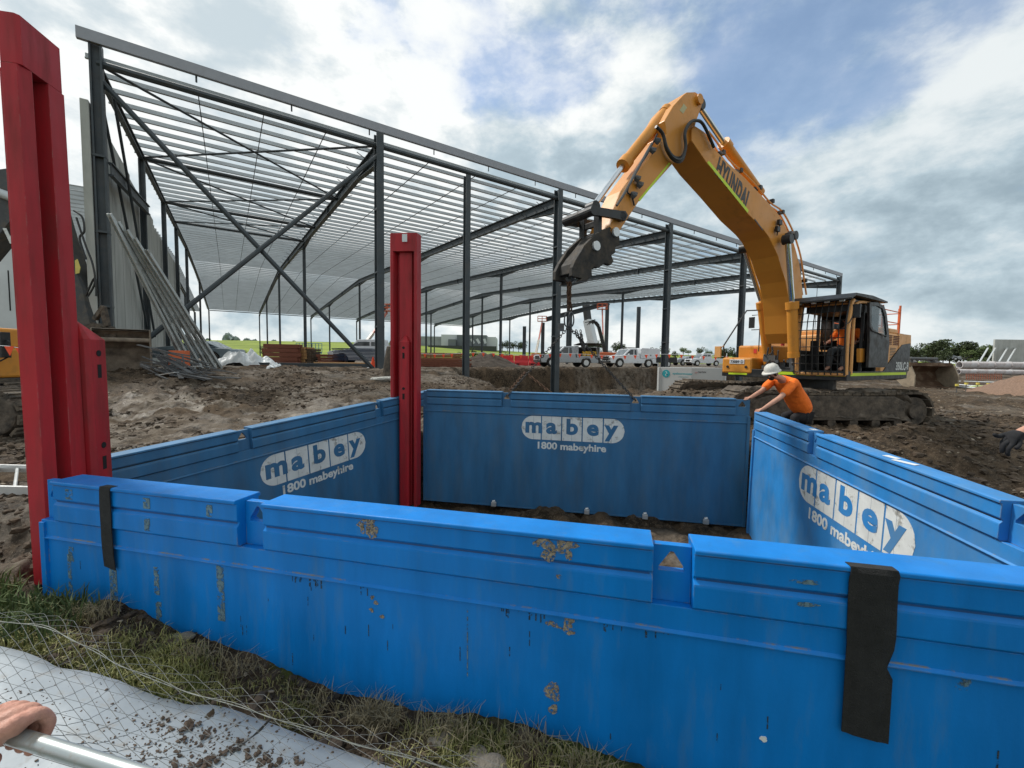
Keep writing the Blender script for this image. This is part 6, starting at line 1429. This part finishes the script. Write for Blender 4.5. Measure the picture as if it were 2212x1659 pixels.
lift('boom lift with raised basket at the left end of the steel beam being fixed', (1157, 774, 85), (1171, 694, 92), 0)
lift('boom lift with raised basket at the right end of the steel beam being fixed', (1304, 776, 78), (1301, 668, 84), 0)
for j, (x_, y0, y1, lb_) in enumerate(((1133, 705, 772, 'loose dark column standing left of the left boom lift'), (1173, 697, 774, 'dark column under the left basket of the steel beam'), (1312, 657, 774, 'dark column under the right basket of the steel beam'), (1380, 663, 775, 'lone dark column standing behind the white canopy ute'), (1232, 680, 774, 'dark column standing behind the hanging chains'))):
    d_ = 92; a = ga(x_, y1, d_); b = P(x_, y0, d_); mb = MB(); mb.beam(V((b.x, b.y, a.z-.3)), b, .75, .5); tag(mb.build('steel_column', m_steel), lb_, 'column', 'columns of the next building stage')
a, b = P(1180, 690, 92.5), P(1316, 654, 92); MB().ibeam(a, b, .4, 1.0, up, .12).build('roof_beam', m_steel); tag(bpy.data.objects['roof_beam'], 'dark steel roof beam held up between the two raised baskets', 'steel beam')
cr = thing('mobile_crane', 'black and white telescopic crane boom rising behind the silver ute', 'crane', ga(1283, 775, 100)); MB().beam(P(1281, 742, 99), P(1270, 692, 100), 1.9, 1.6).build('lower_boom', m_ply, cr, world=True); MB().beam(P(1270, 692, 100), P(1264, 645, 101), 1.3, 1.2).build('upper_boom', m_black, cr, world=True); mb = MB(); mb.box(ga(1283, 775, 100)+up*1.9, (8, 3, 2.2)); mb.build('carrier', m_ply, cr, world=True, bevel=.2)
for dx in (-3, -1.2, 1.2, 3): g_ = ga(1283, 775, 100); MB().cyl(g_+V((dx, -1.6, .6)), g_+V((dx, -1.1, .6)), .6, 14).build('wheel', m_tyre, cr, world=True)
th_ = thing('telehandler', 'black jointed loader boom with a clamp standing behind the utes', 'telehandler', ga(1310, 776, 70)); pts_ = [P(1308, 768, 70), P(1302, 740, 70), P(1293, 705, 70), P(1286, 696, 70), P(1278, 694, 70)]
for a, b in zip(pts_[:-1], pts_[1:]): MB().beam(a, b, .5, .5).build('boom', m_black, th_, world=True)
mb = MB(); rq = random.Random(4); [mb.beam(P(1275, 694, 70), P(1275, 694, 70)+V((rq.uniform(-1, 1), 0, rq.uniform(-.8, .6))), .12, .12) for _ in range(6)]; mb.build('clamp', m_grey, th_, world=True); g_ = ga(1312, 778, 70); mb = MB(); mb.box(g_+up*1.2, (3.6, 2.2, 1.5)); mb.build('body', m_orng, th_, world=True, bevel=.15)
for dx in (-1.3, 1.3): MB().cyl(g_+V((dx, -1.2, .6)), g_+V((dx, -.8, .6)), .6, 14).build('wheel', m_tyre, th_, world=True)
# ------------------------------------------------------------------ right side: loader bucket, pipes, propped wall, frame, stakes
bp_ = G(2030, 838); sc_b = bp_.y/905; bk = thing('loader_bucket', 'large brown steel loader bucket standing open behind the excavator', 'bucket', bp_); W_b, H_b = 104*sc_b, 52*sc_b
vs = []; pr_ = [(0, 0), (.5, .02), (.85, .3), (.95, .65), (.75, .95), (.25, 1.0)]
mb = MB(); xl_, xr_ = P(1978, 800, bp_.y).x, P(2072, 800, bp_.y).x
for i in range(5): (a, b), (c, d) = pr_[i], pr_[i+1]; mb.add([V((xl_, bp_.y+a*H_b, bp_.z+b*H_b)), V((xr_, bp_.y+a*H_b, bp_.z+b*H_b)), V((xr_, bp_.y+c*H_b, bp_.z+d*H_b)), V((xl_, bp_.y+c*H_b, bp_.z+d*H_b))], [(0, 1, 2, 3)])
mb.span((xl_, bp_.y+.0, bp_.z-.02), (xr_+.12, bp_.y+.25, bp_.z+.06)); mb.span((xl_-.1, bp_.y+.2*H_b, bp_.z+H_b*.90), (xr_-.2, bp_.y+.32*H_b, bp_.z+H_b*1.04))
mb.build('shell', mat('rusty_brown_steel', (.10, .055, .03), .8, var=.4, scale=2, dirt=(.2, .16, .11), damt=.6, dscale=2), bk, world=True)
for x_, sk_ in ((xl_, -.35), (xr_, .25)): mb = MB(); mb.prism([(a*H_b, b*H_b) for a, b in pr_]+[(.0, H_b*.5)], (x_, bp_.y, bp_.z), XS, XU, XF, -.04, .04); mb.build('side_plate', mat('muddy_tan_steel', (.26, .21, .15), .9, var=.3, scale=3), bk, world=True)
mb = MB(); xm_ = (xl_+xr_)/2-.3; [mb.beam(V((xm_+dx, bp_.y+.4, bp_.z+H_b)), V((xm_+dx*.6, bp_.y+1.2, bp_.z+H_b*1.22)), .15, .25) for dx in (-.9, .9)]; mb.cyl((xm_-1.0, bp_.y+.8, bp_.z+H_b*1.2), (xm_+1.0, bp_.y+.8, bp_.z+H_b*1.2), .12, 10); mb.build('hitch', m_grey, bk, world=True)
def cpipe(x, y, d, L, r, rz, lab_):
    c = ga(x, y, d); t = thing('concrete_pipe', lab_, 'concrete pipe', (c.x, c.y, P(x, y, d).z), rz, 'concrete pipes in two rows'); n = 20; vs = []; fs = []
    for xx, ro in ((0, r), (L*.9, r), (L*.905, r*1.14), (L, r*1.14), (L, r*.82), (0, r*.82)):
        for j in range(n): a = 2*math.pi*j/n; vs.append(V((xx, ro*math.cos(a), ro*math.sin(a))))
    for i in range(6):
        for j in range(n): fs.append((i*n+j, i*n+(j+1) % n, ((i+1) % 6)*n+(j+1) % n, ((i+1) % 6)*n+j))
    MB().add(vs, fs).build('pipe_barrel', mat('pipe_concrete', (.48, .46, .46), .85, var=.06, scale=1, dirt=(.3, .22, .2), damt=.5, dscale=1.2), t, smooth=True); return t
ords = ['first', 'second', 'third', 'fourth', 'fifth', 'sixth']
for j in range(5): c_ = cpipe(2072+j*36.2, 788.5+j*.4, 62, 2.5, .54, .0, 'upper pipe row at right, %s pipe from the bucket' % ords[j])
for j in range(5): c_ = cpipe(2070+j*38, 803+j*.5, 58, 2.45, .36, .0, 'lower pipe row at right, %s pipe from the bucket' % ords[j])
mb = MB(); a = G(2066, 812)
for j in range(16): x_ = 2088+j*5; mb.beam(P(x_, 808, 48), P(x_, 822, 48), .06, .04)
for y_ in (808, 812, 817): mb.beam(P(2086, y_, 48), P(2165, y_, 48), .05, .07)
tag(mb.build('barrier_mesh', mat('mesh_orange', (.35, .13, .08), .8)), 'rusty orange barrier mesh standing below the concrete pipes', 'barrier mesh')
pw_ = thing('propped_wall', 'grey precast wall standing on props at the right edge of the picture', 'wall', ga(2190, 775, 85)); a = P(2146, 780, 85); zt2 = P(2146, 733, 85).z
MB().span((a.x, 85, hz(a.x, 85)-.5), (a.x+14, 85.3, zt2)).build('wall', m_conc, pw_, world=True)
for x_ in (2130, 2146, 2172, 2190): MB().beam(P(x_-14, 782, 80), P(x_+4, 752, 84.8), .22, .22).build('prop', m_alu, pw_, world=True)
# white frame of pipes on the mud and yellow-capped stakes
fr_ = [(2053, 825), (2190, 829), (2213, 847), (2068, 838)]; g4 = [G(x_, y_)+up*.08 for x_, y_ in fr_]; mb = MB()
for i in range(4): mb.tube([g4[i], g4[(i+1) % 4]], .05, 8)
mb.tube([G(2062, 832)+up*.07, G(2120, 837)+up*.07], .04, 6); tag(mb.build('pipe_frame', m_ply, smooth=True), 'four-sided frame of pale pipes lying on the mud at right', 'pipe frame')
for j, (x_, y_) in enumerate(((2066, 832), (2086, 829), (2111, 829), (2134, 830), (2160, 831), (2187, 833), (2213, 835), (2240, 837))):
    g = G(x_, y_+16); t = thing('capped_stake', 'thin stake with a yellow cap in the row beside the pale pipe frame', 'stake', g, 0, 'yellow-capped stakes'); s_ = g.y/905; MB().tube([V((0, 0, -.1)), V((0, 0, 15*s_))], .02, 5).build('stake_rod', m_grey, t); MB().cyl((0, 0, 14*s_), (0, 0, 14*s_+.12), .085, 10).build('cap', mat('cap_yellow', (.75, .62, .12), .5), t)
g = G(2125, 838); mb = MB(); mb.blob(g+up*.08, (.9, .3, .12), 4, 2, .2); tag(mb.build('tarpaulin', mat('lime_cloth', (.5, .58, .25), .8)), 'pale lime cloth lying inside the frame of pale pipes', 'cloth')
# aluminium ladder at the left edge
lz = thing('ladder', 'aluminium ladder lying on the mud behind the near red post', 'ladder', G(30, 1050)); a0, a1 = G(-120, 1022)+up*.08, G(95, 1027)+up*.08; c0, c1_ = G(-120, 1072)+up*.08, G(95, 1078)+up*.08
for p, q_ in ((a0, a1), (c0, c1_)): MB().beam(p, q_, .04, .09).build('rail', m_alu, lz, world=True)
mb = MB()
for f_ in np.linspace(.1, .95, 5): MB().tube([a0.lerp(a1, f_), c0.lerp(c1_, f_-.03)], .016, 8).build('rung', m_alu, lz, world=True)
# ------------------------------------------------------------------ distant warehouse on the hill
dz_ = 240; dw = thing('distant_warehouse', 'finished grey and white warehouse on the rise behind the open frame', 'warehouse', ga(980, 770, dz_))
def dbox(name, x0, x1, y0, y1, d0, dep, m): a, b = P(x0, y1, d0), P(x1, y0, d0); return MB().span((a.x, d0, a.z-2), (b.x, d0+dep, b.z)).build(name, m, dw, world=True)
m_dg = mat('distant_grey_cladding', (.13, .145, .155), .7, var=.05, scale=.1); m_dw = mat('distant_white_cladding', (.50, .52, .53), .7, var=.05, scale=.1)
dbox('grey_wing', 880, 953, 727, 750, dz_+6, 40, mat('distant_mid_grey', (.24, .26, .27), .7, var=.2, scale=.3)); dbox('white_block', 953, 987, 723, 748, dz_+2, 40, m_dw); dbox('dark_block', 987, 1051, 724, 749, dz_, 40, m_dg); dbox('white_end', 1051, 1071, 728, 748, dz_+3, 30, m_dw); dbox('office_box', 968, 984, 733, 746, dz_-4, 5, m_dg); dbox('retaining_wall', 925, 1072, 748, 753, dz_-6, 3, mat('distant_dark_wall', (.05, .055, .05), .9))
mb = MB()
for x_, w_ in ((1003, 5), (1018, 6), (1030, 6), (1046, 3)): a, b = P(x_, 732, dz_-.2), P(x_+w_, 742, dz_-.2); mb.beam(a, b, 1.4, .2, (0, 1, 0))
mb.build('slanted_window', m_dw, dw, world=True)
# white paper stuck on the far post
p = P(874, 514, 8.52); mb = MB(); mb.box(p, (.10, .006, .15)); tag(mb.build('paper_notice', m_ply), 'small pale paper notice near the top of the far red post', 'notice')
# ------------------------------------------------------------------ vegetation, stones, sheet
m_leafd = mat('dark_foliage', (.030, .048, .018), .8, var=.5, scale=2, col2=(.055, .075, .025)); m_leafm = mat('mid_foliage', (.055, .085, .022), .8, var=.45, scale=2, col2=(.10, .14, .04))
def leafmat(m):
    b = m.node_tree.nodes['Principled BSDF']; b.inputs['Subsurface Weight'].default_value = 0
def make_tree(label, h, crown_w, leaf, seed, n=900, group='trees', loc=(0, 0, 0), gum=True):
    rr_ = random.Random(seed); t = thing('tree', label, 'tree', loc, 0, group)
    mb = MB(); top = V((rr_.uniform(-.3, .3), 0, h*.6)); mb.tube([V((0, 0, -.3)), V((.1, 0, h*.3)), top], [h*.035, h*.026, h*.012], 7); centers = []
    for i in range(8):
        a = rr_.uniform(0, 6.28); st = V((.05, 0, h*rr_.uniform(.22, .5))); e = V((math.cos(a)*crown_w*.38*rr_.uniform(.4, 1), math.sin(a)*crown_w*.38*rr_.uniform(.4, 1), h*rr_.uniform(.45, .9))); mb.tube([st, st.lerp(e, .5)+V((0, 0, .2)), e], [h*.014, h*.01, h*.005], 5); centers.append((e, rr_.uniform(.14, .25)*h*.9))
    for i in range(5): a = rr_.uniform(0, 6.28); centers.append((V((math.cos(a)*crown_w*.25, math.sin(a)*crown_w*.25, h*rr_.uniform(.35, .8))), rr_.uniform(.14, .22)*h))
    mb.build('trunk', m_bark, t, smooth=True)
    mb = MB(); vs = []; fs = []
    for i in range(n):
        c, r_ = rr_.choice(centers); d = V((rr_.gauss(0, 1), rr_.gauss(0, 1), rr_.gauss(0, 1))).normalized()*r_*rr_.uniform(.5, 1)**.6; d.z *= .75; p = c+d
        s_ = h*rr_.uniform(.014, .032); x = V((rr_.gauss(0, 1), rr_.gauss(0, 1), rr_.gauss(0, .6))).normalized(); y = x.cross(V((rr_.gauss(0, 1), rr_.gauss(0, 1), rr_.gauss(0, 1)))).normalized(); k = len(vs)
        vs += [p-x*s_-y*s_*.6, p+x*s_-y*s_*.5, p+x*s_*.8+y*s_*.6, p-x*s_*.7+y*s_*.7]; fs.append((k, k+1, k+2, k+3))
    mb.add(vs, fs); mb.build('crown', leaf, t); return t
protos = [make_tree('p', 9, 7, m_leafd, 1, 1500), make_tree('p', 10, 6, m_leafd, 2, 1500), make_tree('p', 8, 7.5, m_leafm, 3, 1400), make_tree('p', 5, 4.5, m_leafm, 4, 900)]
used = [False]*4
def tree(x, d, hpx, kind, label, group):
    c = ga(x, 790, d); h0 = (9, 10, 8, 5)[kind]; s_ = hpx*d/905/h0
    if not used[kind]: used[kind] = True; o = protos[kind]; o.location = c; o.scale = (s_,)*3; o['label'] = label; o['group'] = group; o.rotation_euler = (0, 0, x % 6); return
    dup(protos[kind], c, (x*1.7) % 6.28, label, s_, group)
rt = random.Random(2)
i = 0
for x in range(1962, 2250, 11):
    tree(x+rt.uniform(-4, 4), 120+rt.uniform(-14, 26), rt.uniform(34, 54), rt.choice((0, 1, 0, 2)), 'tall dark tree in the belt behind the loader bucket and pipes', 'tree belt at right'); i += 1
for x, hp_ in ((2025, 66), (2090, 62)): tree(x, 118, hp_, 1, 'taller tree standing above the belt behind the loader bucket', 'taller trees of the belt')
for x in (2002, 2085, 2103, 2120, 2140): tree(x, 98, rt.uniform(18, 26), 3, 'low rounded light-green bush in front of the dark tree belt', 'bushes by the tree belt')
for x in range(1385, 1610, 15): tree(x+rt.uniform(-6, 6), 190+rt.uniform(-20, 50), rt.uniform(14, 26), rt.choice((0, 2, 3)), 'small far tree on the plain seen between the utes and the excavator', 'far trees on the plain')
for x in (1552, 1570, 1590, 1612, 1560, 1640): tree(x, 150, rt.uniform(26, 36), 0, 'dark far tree left of the excavator boxes', 'dark trees left of the excavator')
for x in (1085, 1096, 1108, 1120, 1130): tree(x, 255, rt.uniform(18, 28), 0, 'dark tree right of the distant warehouse on the rise', 'trees by the distant warehouse')
for x in (1268, 1280, 1292, 1330, 1342): tree(x, 230, rt.uniform(22, 32), 0, 'tree far behind the two utes', 'trees behind the utes')
for x, d, h in ((525, 60, 22), (578, 62, 30), (575, 70, 22), (986, 62, 24), (1024, 60, 34), (1090, 64, 26), (468, 58, 26), (752, 95, 22), (818, 120, 34), (404, 50, 40)): tree(x, d, h, 3, 'young tree planted at the foot of the green meadow', 'young trees on the meadow')
for k in range(4):
    if not used[k]: bpy.data.objects.remove(protos[k])
# wooded ridge on the left horizon: one far-off mass
mb = MB(); rr_ = random.Random(8); vs = []; fs = []
for i in range(9000):
    x_ = rr_.uniform(395, 760); d = rr_.uniform(560, 700); env = 17*math.exp(-((x_-500)/42)**2)+6+6*math.sin(x_*.13)+4*math.sin(x_*.31); c = P(x_, 752, d); hh = (env*max(0, 1-max(0, x_-650)/110))*d/905; base = P(x_, 748, d).z; p = V((c.x, c.y, base+rr_.random()**.6*hh-4)); s_ = rr_.uniform(1.5, 3.2)
    x = V((rr_.gauss(0, 1), rr_.gauss(0, .4), rr_.gauss(0, .6))).normalized(); y = x.cross(V((rr_.gauss(0, .3), 1, rr_.gauss(0, .3)))).normalized(); k = len(vs); vs += [p-x*s_-y*s_, p+x*s_-y*s_*.8, p+x*s_*.8+y*s_, p-x*s_*.8+y*s_*.8]; fs.append((k, k+1, k+2, k+3))
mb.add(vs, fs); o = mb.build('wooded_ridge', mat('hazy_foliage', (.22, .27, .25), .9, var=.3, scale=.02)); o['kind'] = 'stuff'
# ------------------------------------------------------------------ grass, straw and clods of the near bank
edge = [(-700, 1330), (-300, 1380), (0, 1427), (94, 1447), (127, 1461), (190, 1473), (306, 1510), (415, 1546), (470, 1555), (560, 1590), (660, 1622), (760, 1656), (900, 1700), (1050, 1760)]
eg = [G(x_, y_) for x_, y_ in edge]; eg = [p+V((0, 0, .035)) for p in eg]; eg = bez(eg, 5); 
exs = np.array([p.x for p in eg]); eys = np.array([p.y for p in eg])
def offsheet(x, y): return (y > np.interp(x, exs, eys)+.01)
rg = np.random.RandomState(5)
def blades(name, pts, hgt, wid, m, lean=.6, seed=0):
    r_ = np.random.RandomState(seed); n = len(pts); p = np.array(pts); a = r_.uniform(0, 6.283, n); h = r_.uniform(.4, 1, n)*hgt; ln = r_.uniform(.1, 1, n)*lean*h; la = r_.uniform(0, 6.283, n)
    sx_ = np.cos(a)*wid*.5; sy_ = np.sin(a)*wid*.5; lx_ = np.cos(la)*ln; ly = np.sin(la)*ln; vs = np.zeros((n, 5, 3))
    vs[:, 0] = p+np.stack([-sx_, -sy_, -.01+0*h], -1); vs[:, 1] = p+np.stack([sx_, sy_, -.01+0*h], -1)
    vs[:, 2] = p+np.stack([sx_*.8+lx_*.35, sy_*.8+ly*.35, h*.6], -1); vs[:, 3] = p+np.stack([-sx_*.8+lx_*.35, -sy_*.8+ly*.35, h*.6], -1); vs[:, 4] = p+np.stack([lx_, ly, h*(.95-.25*ln/(hgt+1e-6))], -1)
    k = (np.arange(n)*5)[:, None]; f4 = k+np.array([[0, 1, 2, 3]]); f3 = k+np.array([[3, 2, 4]])
    me = bpy.data.meshes.new(name); me.from_pydata(vs.reshape(-1, 3).tolist(), [], f4.tolist()+f3.tolist()); me.materials.append(m); o = bpy.data.objects.new(name, me); sc.collection.objects.link(o); o['kind'] = 'stuff'; return o
def scatter(n, x0, x1, y0, y1, keep):
    x = rg.uniform(x0, x1, n); y = rg.uniform(y0, y1, n); k = keep(x, y); x, y = x[k], y[k]; return np.stack([x, y, height(x, y)], -1)
def bankmask(thr, pad=.02):
    def f(x, y):
        ed = np.where(x < -3.8, 3.25, edge_y(x)-.10-pad); ctr = np.clip((ed-y)/1.2, 0, 1); g = fbm(x*2.2, y*2.2, 4, 77); return offsheet(x, y)*(y < ed)*(g-.50+.22*ctr+.10*(x < -2.4)+rg.uniform(-.06, .06, x.shape) > thr)
    return f
m_gr1 = mat('grass_green', (.12, .135, .035), .7, var=.35, scale=3, col2=(.27, .26, .085)); m_gr2 = mat('grass_dry', (.28, .25, .11), .8, var=.3, scale=5); m_straw = mat('straw', (.24, .20, .12), .85, var=.3, scale=5)
blades('grass', scatter(140000, -6.5, 2.8, .6, 3.3, bankmask(.02)), .085, .006, m_gr1, 1.3, 1)
blades('dry_grass', scatter(50000, -6.5, 2.8, .6, 3.3, bankmask(-.06)), .075, .005, m_gr2, 1.6, 2)
blades('weeds', scatter(3500, -6.5, -2.9, 2.5, 3.3, bankmask(-.1)), .24, .012, m_leafm, .8, 3)
tufts = []
for x_, y_, n in ((850, 1500, 260), (830, 1490, 120), (1010, 1560, 110), (960, 1540, 80), (1150, 1590, 120), (1290, 1640, 130), (1640, 1650, 160), (1700, 1655, 220), (1750, 1650, 120), (1880, 1655, 70), (560, 1360, 80), (470, 1340, 100), (250, 1290, 160), (720, 1440, 80)):
    px_ = min(fpx(x_), 6.1); b = FL+fdir*px_+V((-.03, -.17, 0)); 
    for _ in range(n): xx, yy = b.x+rg.normal(0, .07), b.y-abs(rg.normal(0, .05)); tufts.append((xx, yy, hz(xx, yy, True)))
blades('straw', tufts, .17, .0045, m_straw, 1.5, 4)
def clods(name, n, x0, x1, y0, y1, smin, smax, m, keep, seed, sink=.35, kind='stuff'):
    r_ = np.random.RandomState(seed); bm = bmesh.new(); bmesh.ops.create_icosphere(bm, subdivisions=1, radius=1); bv = np.array([v.co[:] for v in bm.verts]); bf = np.array([[v.index for v in f.verts] for f in bm.faces]); bm.free()
    x = r_.uniform(x0, x1, n); y = y0+(y1-y0)*r_.random_sample(n)**1.5; k = keep(x, y); x, y = x[k], y[k]; n = len(x); z = height(x, y)
    s_ = smin*(smax/smin)**(r_.random_sample(n)**2.2); sc3 = np.stack([s_*r_.uniform(.7, 1.5, n), s_*r_.uniform(.7, 1.4, n), s_*r_.uniform(.45, .9, n)], -1)
    v = bv[None]*(1+.32*r_.uniform(-1, 1, (n, len(bv), 1))); v = v*sc3[:, None]; a = r_.uniform(0, 6.28, n); ca, sa = np.cos(a)[:, None], np.sin(a)[:, None]
    v = np.stack([v[..., 0]*ca-v[..., 1]*sa, v[..., 0]*sa+v[..., 1]*ca, v[..., 2]], -1)+np.stack([x, y, z+sc3[:, 2]*(1-2*sink)*.5], -1)[:, None]
    f = bf[None]+(np.arange(n)*len(bv))[:, None, None]; me = bpy.data.meshes.new(name); me.from_pydata(v.reshape(-1, 3).tolist(), [], f.reshape(-1, 3).tolist()); me.materials.append(m); o = bpy.data.objects.new(name, me); sc.collection.objects.link(o); o['kind'] = kind; return o
m_clod = mat('soil_clod', (.040, .028, .018), .95, var=.4, scale=3, bump=.7, bscale=40, col2=(.09, .064, .042)); m_peb = mat('pale_pebble', (.24, .20, .15), .85, var=.3, scale=3)
notbox = lambda x, y: (inbox(x, y) < -.25)
clods('soil_clods', 16000, -5, 2.9, .7, 3.3, .006, .045, m_clod, lambda x, y: offsheet(x, y)*(y < edge_y(x)-.09)*(fbm(x*2.2, y*2.2, 4, 77) < .56), 1)
clods('pebbles', 2500, -5, 2.9, .7, 3.3, .004, .022, m_peb, lambda x, y: offsheet(x, y)*(y < edge_y(x)-.09), 2)
clods('mud_clods', 60000, -16, 16, 3.4, 19, .010, .07, m_clod, lambda x, y: notbox(x, y)*(y > edge_y(x)+.2)*(fbm(x*.6, y*.6, 3, 61)+.1*(x > 3) > .46), 3)
clods('far_stones', 9000, -20, 30, 4, 30, .01, .05, m_peb, lambda x, y: notbox(x, y)*(y > edge_y(x)+.2), 4)
# single stones on the bank
for j, (x_, y_, r_, lb_) in enumerate(((512, 1372, .085, 'large flat grey stone on the bank against the blue panel'), (953, 1625-15, .05, 'round pale stone on the bank near the bottom edge'), (1030, 1645, .075, 'pale crumbly clod of clay at the bottom edge by the blue panel'), (1060, 1662, .07, 'second crumbly clay clod right at the bottom edge'), (395, 1385, .05, 'small grey stone in the grass left of the large flat one'))):
    g = G(x_, y_); s_ = 1; mb = MB(); mb.blob((0, 0, 0), (r_*1.1, r_*.85, r_*.5), j+3, 3, .32); o = mb.build('stone', mat('bank_stone', (.17, .15, .12), .9, var=.3, scale=9, bump=.8, bscale=45), smooth=j < 2); o.location = (g.x, g.y, hz(g.x, g.y, True)+r_*.25); tag(o, lb_, 'stone')
# ------------------------------------------------------------------ white sheet under the fence with dirt on it
nr = 34; vs = []; n_ = len(eg)
for j in range(nr):
    f_ = j/(nr-1)
    for i, e in enumerate(eg):
        yy = e.y*(1-f_)+(-.1)*f_; xx = e.x-.25*f_; z_ = float(height(np.array([xx]), np.array([yy]), False)[0])+.05; wr_ = float(fbm(np.array([xx*3.]), np.array([yy*3.]), 4, 90)[0])
        vs.append(V((xx, yy, z_+.03*sm(np.array(f_*8)).item()+.05*(wr_-.5)+.018*math.sin(xx*5+yy*9+3*wr_))))
mb = MB(); mb.add(vs, [(j*n_+i, (j+1)*n_+i, (j+1)*n_+i+1, j*n_+i+1) for j in range(nr-1) for i in range(n_-1)]); wsh = mb.build('white_sheet', mat('white_tarpaulin', (.33, .365, .385), .55, var=.12, scale=1.5, bump=.5, bscale=4, dirt=(.27, .24, .20), damt=.6, dscale=9, dlo=.56, dhi=.70), smooth=True)
s2 = wsh.modifiers.new('solid', 'SOLIDIFY'); s2.thickness = .004; tag(wsh, 'white plastic sheet spread on the ground under the chain-link fence', 'sheet')
from mathutils.bvhtree import BVHTree
bvh = BVHTree.FromPolygons([v for v in vs], [(j*n_+i, (j+1)*n_+i, (j+1)*n_+i+1, j*n_+i+1) for j in range(nr-1) for i in range(n_-1)])
rr_ = random.Random(6); mb = MB(); big = [(355, 1560, .020), (395, 1575, .032), (420, 1570, .028), (450, 1585, .022), (395, 1600, .020), (520, 1600, .018), (500, 1618, .024), (380, 1650, .022), (430, 1655, .03), (455, 1648, .026), (545, 1632, .03), (575, 1640, .03), (590, 1655, .026), (640, 1650, .02), (230, 1490, .011), (88, 1491, .008), (95, 1530, .008)]
pts_ = [(x, y, s_) for x, y, s_ in big]+[(rr_.gauss(430, 130), rr_.gauss(1610, 40), rr_.uniform(.002, .008)) for _ in range(520)]+[(rr_.uniform(0, 400), rr_.uniform(1450, 1660), rr_.uniform(.0015, .005)) for _ in range(160)]
o0 = V((0, 0, EYE))
for j, (x, y, s_) in enumerate(pts_):
    h_ = bvh.ray_cast(o0, ray(x, y).normalized())
    if h_[0] is None: continue
    if s_ > .012:
        for k in range(7): mb.blob(h_[0]+V((rr_.gauss(0, s_*.6), rr_.gauss(0, s_*.6), s_*.2)), s_*rr_.uniform(.3, .6), j*7+k, 1, .4)
    else: mb.blob(h_[0]+V((0, 0, s_*.2)), (s_, s_, s_*.6), j, 1, .3)
tag(mb.build('scattered_dirt', mat('brown_crumbs', (.10, .07, .05), .95, var=.3, scale=20)), 'crumbs and clods of brown soil fallen on the white sheet', 'soil').__setitem__('kind', 'stuff')
